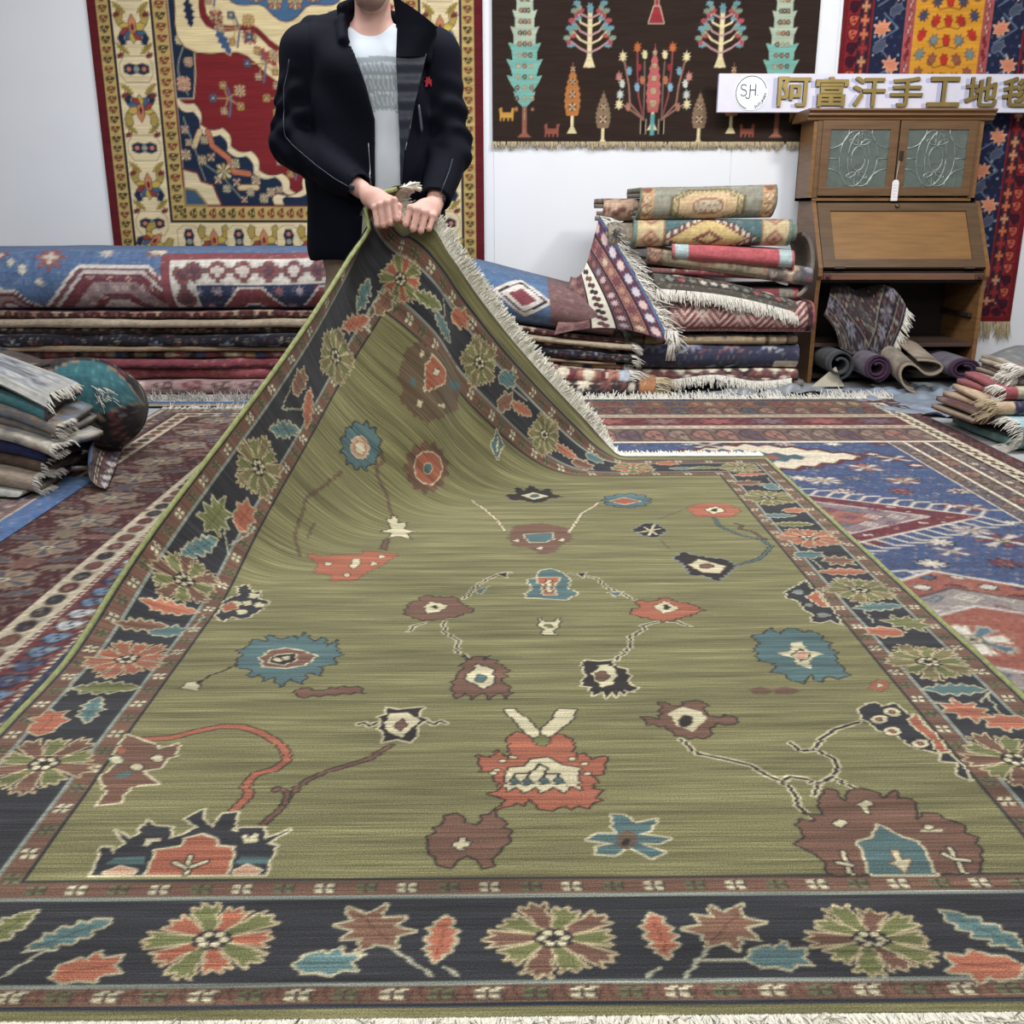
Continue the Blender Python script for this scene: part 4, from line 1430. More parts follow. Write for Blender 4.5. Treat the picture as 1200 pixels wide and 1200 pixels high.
def red_wall(wv):
    w, h = wv.w, wv.h
    X, Y = wv.x[:, None] * np.ones((1, wv.ny)), np.ones((wv.nx, 1)) * wv.y[None]
    GOLD, IV, DN, RD = (186, 160, 98), (224, 206, 164), (34, 46, 68), (122, 34, 38)
    d = np.minimum(np.minimum(X, w - X), Y)
    s = np.where(np.minimum(X, w - X) < Y, Y, X)
    put(wv.c, (d < .05) * 1.0, (96, 26, 34))
    put(wv.c, ((d >= .05) & (d < .125)) * 1.0, GOLD)
    row(wv.c, s, d, .055, .12, .055, 'ess', [(70, 60, 44), (110, 60, 44)], None, 2)
    put(wv.c, ((d >= .125) & (d < .137)) * 1.0, (56, 46, 50))
    put(wv.c, ((d >= .137) & (d < .365)) * 1.0, IV)
    put(wv.c, ((d >= .365) & (d < .377)) * 1.0, (56, 46, 50))
    put(wv.c, ((d >= .377) & (d < .46)) * 1.0, GOLD)
    row(wv.c, s, d, .382, .455, .06, 'ess', [(70, 60, 44), (120, 56, 44)], None, 7)
    put(wv.c, ((d >= .46) & (d < .472)) * 1.0, (120, 40, 40))
    put(wv.c, (d >= .472) * 1.0, RD)

    def palm(cx, cy, s, rot):
        sh = wv.shape
        # scroll leaves either side
        for sg in (1, -1):
            sh([(.1, .3 * sg), (.4, .55 * sg), (.8, .5 * sg), (.95, .75 * sg), (.6, .95 * sg), (.2, .8 * sg)], cx, cy, s, rot, (172, 150, 76), DN, .004)
            sh([(-.1, .35 * sg), (-.45, .5 * sg), (-.8, .4 * sg), (-.9, .7 * sg), (-.5, .9 * sg), (-.15, .7 * sg)], cx, cy, s, rot, DN, None, 0)
        for k in range(7):
            sh([(0, -.1), (.5, -.2), (.75, 0), (.5, .2), (0, .1)], cx, cy, s, rot + 180 + (k - 3) * 34, [(196, 168, 76), (150, 60, 50), (70, 96, 130)][k % 3], DN, .004)
        sh([(-.2, -.16), (.35, -.2), (.7, 0), (.35, .2), (-.2, .16)], cx, cy, s, rot, (200, 130, 88), DN, .004)
        sh([(-.1, -.08), (.15, -.1), (.3, 0), (.15, .1), (-.1, .08)], cx, cy, s, rot, (96, 40, 44))

    def cart(cx, cy, rot):
        wv.shape([(-1, -.3), (-.7, -.75), (.7, -.75), (1, -.3), (1, .3), (.7, .75), (-.7, .75), (-1, .3)], cx, cy, .095, rot, IV, (80, 70, 64), .003)
        wv.shape([(-.8, -.2), (-.4, -.36), (0, -.24), (.4, -.36), (.8, -.2), (.8, .2), (.4, .36), (0, .24), (-.4, .36), (-.8, .2)], cx, cy, .095, rot, DN)
        for k in (-1, 1):
            wv.shape([(-.1, -.16), (.1, -.16), (.1, .16), (-.1, .16)], cx, cy, .095, rot, (190, 120, 90)) if k == 0 else wv.dots([(cx + k * .045 * math.cos(math.radians(rot)), cy + k * .045 * math.sin(math.radians(rot)))], .014, (196, 120, 92))
        wv.dots([(cx, cy)], .018, (150, 150, 140))
    per = .44
    for k, y in enumerate(np.arange(.36, h, per / 2)):
        for cx, r in ((.251, 0), (w - .251, 180)):
            if k % 2:
                palm(cx, y, .105, 90 if k % 4 == 1 else 270)
            else:
                cart(cx, y, 0)
            for sg in (-1, 1):
                wv.shape(LEAF['l'], cx + .07 * sg, y + .11, .1, 40 * sg, (150, 128, 60), None)
                wv.shape(LEAF['b'], cx + .085 * sg, y + .075, .05, 20, (110, 50, 46), None)
    for k, x in enumerate(np.arange(.47, w - .4, .155)):
        if k % 2 == 0:
            cart(x, .251, 90)
        else:
            palm(x, .251, .105, 90)
    for cx in (.25, w - .25):
        palm(cx, .25, .1, 45)
    # navy corner pieces with a cream scalloped edge
    lobes = [(.0, .62), (.10, .58), (.13, .46), (.26, .44), (.30, .34), (.42, .31), (.46, .20), (.60, .18), (.64, .09), (.80, .06), (.82, 0)]
    cut = []
    for k in range(len(lobes) - 1):
        (ax, ay), (bx, by) = lobes[k], lobes[k + 1]
        for t in np.linspace(0, 1, 7)[:-1]:
            bul = .022 * math.sin(PI * t) * (1 if k % 2 else -1)
            dx, dy = bx - ax, by - ay
            L = math.hypot(dx, dy)
            cut.append((ax + dx * t - dy / L * bul, ay + dy * t + dx / L * bul))
    cut += [(.82, 0), (0, 0)]
    for sg in (1, -1):
        p = [((.472 + x) if sg > 0 else (w - .472 - x), .472 + y) for x, y in cut]
        wv.poly(p, (226, 208, 168), (90, 30, 34), .006)
        p = [((.472 + x * .93) if sg > 0 else (w - .472 - x * .93), .472 + y * .93 - .005) for x, y in cut]
        wv.poly(p, (30, 44, 66))
        p = [((.472 + x) if sg > 0 else (w - .472 - x), .472 + y) for x, y in ((0, .20), (.08, .18), (.10, .13), (.17, .11), (.19, .05), (.21, 0), (0, 0))]
        wv.poly(p, (216, 200, 160), (110, 34, 38), .012)
        wv.poly([((.472 + x) if sg > 0 else (w - .472 - x), .472 + y) for x, y in ((0, .09), (.06, .08), (.10, .03), (.12, 0), (0, 0))], (60, 84, 110), (150, 130, 80), .012)
        q = lambda x: (.472 + x) if sg > 0 else (w - .472 - x)
        # bright scrolling leaves
        wv.line([(q(.17), .472 + .42), (q(.19), .472 + .34), (q(.28), .472 + .27), (q(.31), .472 + .19), (q(.40), .472 + .18)], .030, (192, 112, 78), DN, .004)
        wv.line([(q(.12), .472 + .42), (q(.08), .472 + .34)], .03, (206, 186, 140), (140, 60, 50), .004)
        wv.line([(q(.34), .472 + .10), (q(.44), .472 + .10)], .03, (206, 186, 140), (140, 60, 50), .004)
        wv.line([(q(.03), .472 + .50), (q(.10), .472 + .26), (q(.24), .472 + .16), (q(.34), .472 + .04)], .007, (130, 140, 130))
        wv.line([(q(.20), .472 + .30), (q(.10), .472 + .24), (q(.13), .472 + .14)], .006, (130, 140, 130))
        for (x, y, c, sz) in ((.03, .40, (206, 150, 110), .08), (.18, .52, (206, 170, 120), .06), (.40, .33, (190, 170, 110), .07), (.55, .2, (200, 150, 110), .07), (.26, .20, (150, 60, 60), .06), (.60, .05, (206, 186, 130), .07), (.45, .04, (150, 60, 60), .05), (.31, .27, (190, 160, 84), .12), (.15, .36, (200, 160, 120), .07), (.04, .6, (190, 120, 120), .06), (.06, .5, (200, 140, 120), .05), (.4, .18, (150, 60, 60), .06), (.66, .1, (196, 150, 120), .07), (.5, .1, (190, 180, 140), .06), (.72, .12, (190, 120, 110), .05), (.32, .13, (200, 190, 150), .06), (.22, .38, (160, 80, 70), .06)):
            wv.rosette(q(x * .8), .472 + y * .72, sz * .9, [c, (216, 200, 160)], 0, 8, DN, .002)
    # navy side strip of the field, tendril and blossoms
    for sg in (1, -1):
        q = lambda x: (.472 + x) if sg > 0 else (w - .472 - x)
        xs = [(q(0), h), (q(.15), h), (q(.13), h - .2), (q(.155), h - .4), (q(.12), 1.2), (q(.10), 1.08), (q(0), 1.08)]
        wv.poly(xs, (30, 44, 66), (206, 186, 150), .006)
        t = np.linspace(1.1, h, 40)
        wv.line([(q(.06 + .035 * math.sin(y * 14)), y) for y in t], .006, (150, 150, 130))
        for k, y in enumerate(np.arange(1.16, h, .12)):
            wv.rosette(q(.05 + .04 * (k % 2)), y, .09 if k % 3 == 0 else .055, [[(206, 120, 100), (150, 60, 60), (196, 176, 120)][k % 3]], 0, 8, (216, 200, 160), .002)
    # central medallion: cream cloud bands round a blue ground, seen above the left shoulder
    cx, cy = w / 2, 1.86
    n = 72
    for rr, c in ((.78, (224, 204, 156)), (.60, RD), (.56, (224, 204, 156)), (.40, (70, 104, 138))):
        wv.poly([(cx + rr * (1 + .10 * math.cos(8 * a)) * math.cos(a), cy + rr * .82 * (1 + .10 * math.cos(8 * a)) * math.sin(a)) for a in np.linspace(0, 2 * PI, n, endpoint=False)], c, (90, 40, 40), .006)
    for k in range(16):
        a = 2 * PI * (k + .5) / 16
        wv.shape(LEAF['l'], cx + .68 * math.cos(a), cy + .56 * math.sin(a), .17, math.degrees(a) + 60, [DN, (64, 88, 124), (160, 70, 56)][k % 3], (226, 208, 170), .004)
        wv.rosette(cx + .58 * math.cos(a + .2), cy + .48 * math.sin(a + .2), .09, [(200, 150, 90), (160, 60, 56)], 0, 8, DN, .003)
        wv.rosette(cx + .30 * math.cos(a), cy + .26 * math.sin(a), .1, [(206, 176, 110), (190, 120, 80)], 0, 8, DN, .003)
    # flowering sprigs in the red ground
    for (x, y, k) in ((.86, 1.46, 0), (1.10, 1.08, 1), (.78, 1.08, 2), (1.22, .92, 1), (w - .86, 1.46, 0), (w - 1.10, 1.08, 1), (w - .78, 1.08, 2), (1.0, 1.27, 2), (w - 1.0, 1.27, 2), (w / 2, .72, 0), (w / 2, 1.0, 1), (.74, 1.68, 2), (w - .74, 1.68, 2)):
        wv.line([(x, y - .1), (x + .02, y), (x - .01, y + .08)], .012, (96, 100, 124))
        for a in range(5):
            dx, dy = .09 * math.cos(a * 1.26 + .6), .075 * math.sin(a * 1.26 + .6)
            wv.line([(x, y), (x + dx, y + dy)], .007, (170, 140, 96))
            wv.rosette(x + dx, y + dy, .05 if a else .08, [[(204, 160, 90), (80, 110, 140), (210, 170, 130)][(a + k) % 3]], 0, 8, (60, 30, 36), .002)


def tree_wall(wv):
    w, h = wv.w, wv.h
    T1, T2, OR, GO, CR_, RD, PK = (120, 176, 164), (176, 190, 168), (190, 104, 56), (196, 148, 66), (226, 210, 164), (150, 48, 56), (186, 96, 96)

    def animal(x, y, s, c, f=1):
        wv.poly([(x + f * s * a, y + s * b) for a, b in ((-.5, 0), (-.5, .5), (-.55, .8), (-.35, .9), (-.3, .55), (.3, .55), (.35, .85), (.55, .85), (.5, .65), (.45, 0), (.35, 0), (.35, .2), (.15, .2), (.15, 0), (.05, 0), (.05, .2), (-.15, .2), (-.15, 0), (-.25, 0), (-.25, .2), (-.4, .2), (-.4, 0))], c)

    def cypress(x, y, hh, ww, c1, c2, trunk):
        wv.rect(x - ww * .08, x + ww * .08, y - .17 * hh * .7, y + .1, trunk)
        wv.poly([(x - ww * .25, y - .125 * hh), (x + ww * .25, y - .125 * hh), (x + ww * .08, y - .1 * hh), (x - ww * .08, y - .1 * hh)], trunk)
        n = 11
        L, R = [], []
        for k in range(n + 1):
            t = k / n
            r = ww / 2 * (math.sin(PI * min(t * 2.2, .5 + t * .42)) if t < .25 else (1 - (t - .25) / .75) ** .8 * 1.0 + .0)
            yy = y + hh * t
            for q, sg in ((L, -1), (R, 1)):
                q.append((x + sg * r, yy))
                q.append((x + sg * r * 1.28, yy + hh * .045))
                q.append((x + sg * r * .86, yy + hh * .04))
        wv.poly([(x, y - .02 * hh)] + R + L[::-1], c2, None)
        wv.poly([(x, y)] + [(a, b) for a, b in R if b < y + hh * .45] + [(a, b) for a, b in L[::-1] if b < y + hh * .45], c1)
        r = random.Random(int(x * 100))
        for k in range(int(hh / .06)):
            t = (k + .6) / (hh / .06)
            rr = ww * .3 * (1 - t)
            for sg in (-1, 0, 1):
                wv.rosette(x + sg * rr, y + hh * t, ww * .17, [[OR, (130, 60, 50), (226, 210, 170), (96, 70, 60)][r.randrange(4)]], 0, 6, (70, 60, 56), .002)

    def sapling(x, y, hh):
        wv.line([(x, y), (x, y + hh * .95)], .026, CR_)
        wv.poly([(x - .035, y - .01), (x + .035, y - .01), (x + .012, y + .05), (x - .012, y + .05)], CR_)
        for k in range(5):
            t = .22 + .15 * k
            for sg in (-1, 1):
                e = (x + sg * hh * (.36 - .045 * k), y + hh * (t + .2 + .02 * (k % 2)))
                wv.line([(x, y + hh * t), (x + sg * hh * .18, y + hh * (t + .08)), e], .010, CR_ if k % 2 else (190, 150, 150))
                for a in range(3):
                    wv.shape(LEAF['b'], e[0] + sg * .012 * a, e[1] + .02 * (a - 1), .045, 90 * a, [(110, 150, 160), (170, 80, 84), (130, 150, 130)][(a + k) % 3], None)
        wv.shape(LEAF['b'], x, y + hh, .06, 90, (110, 150, 160), None)

    def cone(x, y, hh, ww, c, cc):
        wv.rect(x - .009, x + .009, y - .09, y + .06, CR_)
        wv.poly([(x - .03, y - .1), (x + .03, y - .1), (x + .008, y - .06), (x - .008, y - .06)], CR_)
        pts = []
        for sg in (-1, 1):
            q = []
            for k in range(9):
                t = k / 8
                r = ww / 2 * math.sin(PI * (.18 + .82 * t) ** .75) * 1.0
                q += [(x + sg * r, y + hh * t), (x + sg * r * 1.18, y + hh * (t + .05))]
            pts.append(q)
        wv.poly(pts[1] + pts[0][::-1], c, None)
        for k in range(int(hh / .07)):
            wv.rosette(x, y + .05 + k * .07, ww * .6 * (1 - .5 * k / (hh / .07)), [cc, (220, 200, 160)], 0, 8, (70, 44, 40), .002)
    sx = lambda px: (px - 577) / 381.0 * w          # along the rug as a share of its width
    cyp = (lambda px: sx(px))
    b = .0
    for px in (615, 917):
        cypress(sx(px), .15, .98, .170, T1, T2, (150, 96, 78))
    for px in (691, 845):
        sapling(sx(px), .43, .31)
    for px in (672, 862):
        cone(sx(px), .15, .28, .085, (180, 116, 60), (150, 84, 50))
    for px in (709, 824):
        cone(sx(px), .08, .20, .08, (136, 112, 90), (110, 60, 50))
    # the tree with many blossoms in the middle
    cx = sx(768)
    cone(cx, .17, .36, .075, PK, (226, 200, 150))
    wv.rect(cx - .012, cx + .012, .04, .16, (96, 160, 160))
    for sg in (-1, 1):
        x0 = cx + sg * .055
        wv.rect(x0 - .014, x0 + .014, .05, .13, (30, 24, 22))
        wv.line([(x0 - .016, .05), (x0 - .016, .13)], .006, (170, 150, 130))
        wv.line([(x0 + .016, .05), (x0 + .016, .13)], .006, (170, 150, 130))
        for (e, c) in ((((x0, .13), (cx + sg * .14, .22), (cx + sg * .15, .32), (cx + sg * .18, .45)), (150, 110, 96)), (((x0, .13), (cx + sg * .09, .26), (cx + sg * .10, .38), (cx + sg * .105, .5)), (140, 70, 76)), (((x0, .13), (cx + sg * .055, .3), (cx + sg * .06, .45)), (110, 96, 84)), (((x0, .13), (cx + sg * .16, .2), (cx + sg * .20, .22)), (150, 110, 96))):
            wv.line(e, .010, c)
        for (dx, y, c, z) in ((.19, .48, CR_, .06), (.105, .53, OR, .06), (.06, .49, CR_, .05), (.21, .37, (190, 130, 120), .055), (.19, .33, (200, 206, 190), .05), (.2, .27, (196, 200, 196), .055), (.15, .4, (120, 160, 180), .05), (.10, .31, (130, 170, 190), .05), (.07, .35, (180, 110, 80), .05), (.15, .2, (170, 120, 100), .05), (.205, .215, CR_, .06), (.09, .42, RD, .04)):
            wv.shape(LEAF['m' if z > .05 else 'b'], cx + sg * dx, y, z, 90, c, None)
    # stem with a bell foot hanging from above
    wv.line([(cx, .72), (cx, h)], .022, (150, 60, 66), (190, 160, 140), .004)
    wv.poly([(cx - .045, .66), (cx + .045, .66), (cx + .016, .75), (cx - .016, .75)], RD, (206, 180, 150), .005)
    for (px, y, c, f) in ((594, .12, GO, 1), (648, .03, (150, 84, 70), 1), (741, .79, (160, 100, 66), 1), (800, .79, (160, 100, 66), -1), (882, .03, (150, 84, 70), -1), (940, .12, GO, -1), (655, .99, (130, 60, 50), 1), (877, .99, (130, 60, 50), -1)):
        animal(sx(px), y, .085, c, f)
    for x in np.arange(.45, w - .3, .31):
        cypress(x, 1.2, .5, .12, T1, T2, (150, 96, 78))


def orange_wall(wv):
    w, h = wv.w, wv.h
    X, Y = wv.x[:, None] * np.ones((1, wv.ny)), np.ones((wv.nx, 1)) * wv.y[None]
    RED, DN, OG = (142, 36, 42), (34, 40, 66), (216, 152, 40)
    d = np.minimum(np.minimum(X, w - X), Y)
    s = np.where(np.minimum(X, w - X) < Y, Y, X)
    for a, b, base, kind, cols, ol, per in ((0, .03, (110, 24, 34), None, 0, 0, 0), (.03, .10, (132, 34, 42), 'ess', [(60, 26, 44), (196, 90, 70)], (60, 16, 26), .075), (.10, .165, (50, 36, 52), 'cross', [(196, 150, 110), (150, 50, 50), (206, 120, 80)], (120, 34, 40), .075),
                                            (.165, .18, (120, 34, 40), None, 0, 0, 0), (.18, .37, DN, None, 0, 0, 0), (.37, .43, (170, 84, 84), 'leafpair', [(206, 150, 140), (140, 40, 52)], (90, 30, 44), .07)):
        on = (d >= a) & (d < b)
        put(wv.c, on * 1.0, base)
        if kind:
            row(wv.c, s, d, a + .003, b - .003, per, kind, cols, ol, 3)
    inn = (d >= .43)
    put(wv.c, inn * 1.0, OG)
    r = random.Random(3)
    m = (d > .18) & (d < .37)
    scatter(wv.c, X, Y, .05, .05, 'star', [(60, 72, 116), (130, 150, 170), (44, 52, 84)], None, 3, m * 1.0, None, True, .5)
    for sg in (0, 1):
        for k, y in enumerate(np.arange(.12, h, .20)):
            cx = .275 if not sg else w - .275
            wv.line([(cx - .07, y - .08), (cx + .06, y), (cx - .03, y + .08)], .008, (100, 116, 140))
            wv.shape(LEAF['m'], cx + (.035 if k % 2 else -.035), y, .10, 150 if k % 2 else 30, (212, 134, 102), (250, 190, 150), .003)
            wv.shape(LEAF['b'], cx - (.04 if k % 2 else -.04), y + .1, .085, 30, (76, 82, 104), (120, 130, 150), .003)
    # rows of red blossoms and paired leaves on the orange ground
    x0, x1 = .43, w - .43
    cm = (x0 + x1) / 2
    for k, y in enumerate(np.arange(.5, h, .105)):
        wv.shape(LEAF['b'], cm, y, .062, 90, (190, 46, 34), (120, 24, 24), .004)
        for sg in (-1, 1):
            for q, dx in enumerate((.075, .15)):
                c = [(186, 44, 36), (70, 76, 100), (150, 90, 70), (120, 140, 140)][(k + q) % 4]
                wv.shape(LEAF['m'] if (k + q) % 2 else LEAF['b'], cm + sg * dx, y + .03 * (q % 2), .07, 90 + 30 * sg, c, (110, 50, 40), .003)
            wv.line([(cm, y - .03), (cm + sg * .06, y - .045), (cm + sg * .1, y)], .006, (120, 70, 40))


WY = WALL_Y - .020
hung('red_medallion_wall_rug', 'red medallion rug with cream palmette border hanging on the wall behind the person', -2.40, -.09, .55, 2.70, WY, 290, 270, red_wall, (122, 34, 38))
rt, Pt, wt = hung('tree_wall_rug', 'dark brown pictorial rug of cypresses, saplings and small animals hung on the wall', -.035, 1.90, 1.385, 2.75, WY, 330, 232, tree_wall, (50, 38, 32))
k = np.random.RandomState(8).rand(900)
fringe('fringe', np.stack([-.035 + 1.935 * k, np.full(900, WY - .006), np.full(900, 1.388)], 1), np.tile([0, -.1, -1], (900, 1)), .035, FRINGE_T, rt, .007, 5, .5)
ro, Po, wo = hung('orange_field_wall_rug', 'red and navy bordered rug with orange field hung on the wall behind the bureau', 2.04, 3.30, .30, 2.75, WY, 200, 380, orange_wall, (142, 36, 42))
k = np.random.RandomState(8).rand(600)
fringe('fringe', np.stack([2.04 + 1.26 * k, np.full(600, WY - .006), np.full(600, .302)], 1), np.tile([0, -.05, -1], (600, 1)), .10, FRINGE_T, ro, .006, 5, .3)

# ================================================================== rugs folded and piled along the wall
def sstep(a, b, x):
    t = np.clip((x - a) / (b - a), 0, 1)
    return t * t * (3 - 2 * t)


def sag(P):
    """The long pile sinks towards its free end."""
    f = 1 - .36 * sstep(-.7, .95, P[..., 0])
    P[..., 2] = P[..., 2] * f
    return P


def long_pile():
    g = 'folded rugs in the long pile'
    YB = 6.12
    S = lambda field, kind, cols, ol=None, inner=None, pu=.1, pv=.07, bands=(), ends='u', **k: dict(field=field, fm=(kind, cols, ol, inner, pu, pv), bands=list(bands), ends=ends, **k)
    rows = [
        # label, z0, z1, yf, x1, spec, fringe, layers, back
        ('pale pink zigzag rug, lowest in the long pile by the wall', .012, .085, 5.40, .52, S((168, 132, 128), 'ess', [(96, 72, 76), (200, 180, 172), (130, 60, 64)], None, None, .16, .06), 'r', 2, (200, 196, 190)),
        ('coral red plain backed rug second from the floor in the long pile', .088, .150, 5.47, .60, S((150, 52, 62), 'oval', [(160, 60, 70), (140, 46, 56)], None, None, .4, .05), '', 2, (168, 70, 74)),
        ('crimson rug with a chain of diamonds in the long pile', .152, .203, 5.44, .66, S((128, 36, 52), 'oval', [(176, 76, 80), (110, 26, 44), (60, 56, 84)], (52, 40, 62), [(150, 150, 160), (190, 100, 96)], .11, .10), 'r', 2, (120, 90, 70)),
        ('narrow gold, red and blue striped rug in the long pile', .206, .243, 5.46, .70, S((70, 40, 34), 'diamond', [(90, 40, 40), CREAM], None, None, .07, .05), 'r', 2, (130, 106, 76)),
        ('tan backed rug folded thin below the navy rug in the long pile', .246, .272, 5.43, .64, S((140, 116, 84), 'oval', [(150, 124, 90), (120, 98, 70)], None, None, .3, .05), '', 2, (150, 128, 96)),
        ('dark navy rug with pale blue flecks and pink flowers in the long pile', .275, .338, 5.42, .72, S((26, 28, 40), 'rosette', [(60, 70, 96), (36, 40, 56), (130, 146, 176), (110, 40, 44)], None, [(180, 190, 206), (30, 32, 44)], .13, .09), 'r', 2, (70, 60, 56)),
        ('brown and gold tree patterned rug in the long pile', .341, .374, 5.45, .66, S((56, 40, 36), 'leafpair', [(150, 112, 60), (176, 160, 136), (110, 56, 50), (60, 74, 84)], None, None, .09, .06), '', 2, (120, 98, 70)),
        ('cream backed rug under the maroon dotted rug in the long pile', .377, .420, 5.41, .74, S((166, 148, 120), 'oval', [(176, 160, 132), (156, 138, 110)], None, None, .5, .06), 'r', 2, (170, 152, 124)),
        ('dark maroon dotted rug just below the blue rug on the long pile', .423, .462, 5.44, .70, S((62, 22, 24), 'cross', [(150, 96, 80), (96, 40, 40), (170, 140, 110)], None, None, .06, .04), '', 2, (150, 130, 104)),
    ]
    for k, (lab, z0, z1, yf, x1, sp, fr, ly, bk) in enumerate(rows):
        sp['seed'] = k + 11
        pt = None
        if 'striped' in lab:
            def pt(C, U, V, tot):
                q = np.floor(U / .055)
                c = pick([(150, 110, 40), (120, 34, 36), (40, 62, 104), (60, 36, 34), (40, 30, 34), (150, 130, 96), (96, 40, 36)], hash01(q, q * 0, 2))
                put(C, np.ones(U.shape) * .85, c)
        folded_rug('folded_rug', lab, -3.05, x1, yf, YB, z0, z1, sp, ly, min(.016, (z1 - z0) * .4), k + 3, .011, sag, .05, .013, g, bk, fr, pt)

    # the thick blue rug on top
    def paint(C, U, V, tot):
        vf = V - (tot / 2 - .02)          # 0 at the round front of the fold, + upwards on the front face and top
        put(C, np.ones(U.shape), (62, 100, 148))
        put(C, (hash01(np.floor(U / .011), np.floor(V * 0), 3) > .5) * .25, (84, 122, 164))
        # stepped medallions cut by the fold
        for cx, hw, hh in ((.0, .40, .20), (.40, .10, .1), (1.00, .30, .21)):
            d = np.maximum(np.abs(U - cx) / hw * .75 + np.clip(vf + .12, 0, 9) / hh * .55, np.clip(vf + .12, 0, 9) / hh * .98)
            for lim, col in ((1.06, (214, 206, 196)), (1.0, (120, 70, 76)), (.92, (196, 186, 180)), (.86, (112, 36, 48)), (.66, (150, 122, 122)), (.4, (112, 36, 48)), (.25, (190, 176, 170))):
                put(C, (d < lim) * 1.0, col)
        scatter(C, U, V, .05, .05, 'hook', [(206, 190, 180), (90, 40, 56), (70, 90, 120)], None, 3, ((np.abs(U - 1.0) < .2) & (vf < .05) & (vf > -.2)) * .6)
        for cx, v0, r, col in ((.66, .15, .10, (150, 76, 66)), (.40, .17, .05, (120, 44, 52)), (.52, .08, .035, (206, 196, 180)), (.60, .02, .03, (206, 190, 170)), (.95, .19, .05, (190, 180, 170)), (1.2, .2, .07, (130, 96, 84)), (1.22, .06, .025, (150, 80, 84)), (.30, .22, .06, (120, 44, 52)), (.46, .12, .03, (200, 196, 180)), (1.24, .2, .04, CREAM)):
            p, q = (U - cx) / r, (vf - v0) / r
            put(C, np.clip(.5 - motif('rosette', p, q) * 4, 0, 1), col)
            put(C, np.clip(.5 - motif('cross', p * 2, q * 2) * 4, 0, 1), (206, 196, 176))
        # white lattice band turning the corner and the dark panel inside it, at the far (viewer's right) part
        e = np.minimum(U - 1.30, .135 - vf)
        put(C, (e > -.045) * 1.0, (130, 50, 60))
        band = (e > 0) & (e < .125)
        put(C, band * 1.0, (214, 208, 196))
        k = np.where(U - 1.30 < .135 - vf, vf, U)
        row(C, k, e, .005, .12, .135, 'stepdiamond', [(120, 60, 66), (120, 116, 112), (130, 56, 60)], (96, 88, 84), 2, [(196, 186, 176), (90, 60, 70)], band)
        pan = e > .125
        put(C, pan * 1.0, (40, 56, 96))
        scatter(C, U, V, .11, .10, 'rosette', [(130, 120, 146), (150, 70, 72), (96, 104, 140)], (50, 44, 70), 4, pan * 1.0, [(196, 186, 190), (170, 90, 90)], True, .8)
        for cx in (1.72, 2.15, 2.5):
            d = np.maximum(np.abs(U - cx) / .17, np.clip(vf + .20, 0, 9) / .2)
            d = np.maximum(d, (np.abs(U - cx) / .17 + np.clip(vf + .20, 0, 9) / .2) * .72)
            for lim, col in ((1.0, (214, 206, 200)), (.93, (130, 46, 52)), (.5, (206, 206, 206)), (.42, (70, 96, 110))):
                put(C, (pan & (d < lim)) * 1.0, col)
        far = U > 2.62
        put(C, far * 1.0, (66, 106, 150))
        for cx, v0 in ((2.86, .03), (3.18, .06)):
            d = np.abs(U - cx) / .17 + np.abs(vf - v0) / .12
            for lim, col in ((1.0, (214, 206, 196)), (.82, (56, 50, 60)), (.7, (214, 206, 196)), (.45, (130, 46, 60))):
                put(C, (far & (d < lim)) * 1.0, col)
        put(C, (U > 3.32) * 1.0, (120, 84, 84))
        # blue selvedge along the lower lip
        put(C, (vf < -.135) * 1.0, (52, 84, 140))
    folded_rug('folded_rug', 'thick folded blue rug with stepped medallions lying on top of the long pile', -3.05, .62, 5.40, YB, .465, .785, dict(field=(62, 100, 148), ends='none', seed=4), 4, .03, 21, .006,
               lambda P: sag(P), .0, .012, g, (150, 130, 110), '', paint)
    # its far end thrown back as a standing corner with tassels
    nx, ny = 110, 130
    # points of the flap: lower seam, outer tasselled edge
    def fn(a, b):
        # a across from the seam to the tassel edge, b from the bottom up
        sx, sz = .30 + .10 * b, .34 + .30 * b
        ex = .93 - .37 * b ** 1.15
        ez = .30 + .66 * b
        x = sx + (ex - sx) * a
        z = sz + (ez - sz) * a ** 1.5 + .05 * np.sin(PI * a) * (1 - b) - .05 * np.sin(PI * a) * b
        y = 5.405 + .26 * b * (.3 + .7 * a) - .05 * np.sin(PI * a) * np.sin(PI * b) + .03 * np.sin(a * 7 + b * 2) * b - .02 * (1 - b)
        return x, y, z
    P = sheet_grid(nx, ny, fn)
    A = np.linspace(0, 1, nx)[:, None] * np.ones((1, ny))
    B = np.ones((nx, 1)) * np.linspace(0, 1, ny)[None]
    C = np.zeros((nx, ny, 3), np.float32)
    d = (1 - A) * .55
    s = B * .72
    put(C, np.ones(A.shape), (96, 110, 140))
    for t0, t1, base, kind, cols, ol, per in ((0, .02, (60, 92, 140), None, 0, 0, 0), (.02, .09, (96, 44, 56), 'star', [(196, 186, 190), (206, 170, 160)], (70, 60, 100), .085), (.09, .10, (44, 36, 44), None, 0, 0, 0), (.10, .17, (140, 84, 76), 'rosette', [(170, 120, 90), (110, 56, 66), (186, 160, 130)], (90, 50, 56), .075),
                                              (.17, .18, (44, 36, 44), None, 0, 0, 0), (.18, .25, (92, 62, 66), 'rosette', [(190, 150, 150), (140, 76, 76), (150, 130, 140)], (50, 40, 50), .075), (.25, .26, (40, 34, 40), None, 0, 0, 0), (.26, .37, (212, 204, 186), 'leafpair', [(90, 50, 50), (56, 50, 54), (120, 60, 60)], (70, 56, 54), .08),
                                              (.37, .38, (40, 34, 40), None, 0, 0, 0), (.38, .46, (120, 76, 72), 'ess', [(150, 110, 100), (90, 60, 70)], None, .08), (.46, .56, (128, 92, 86), 'rosette', [(150, 116, 106), (100, 60, 66)], None, .1)):
        on = (d >= t0) & (d < t1)
        put(C, on * 1.0, base)
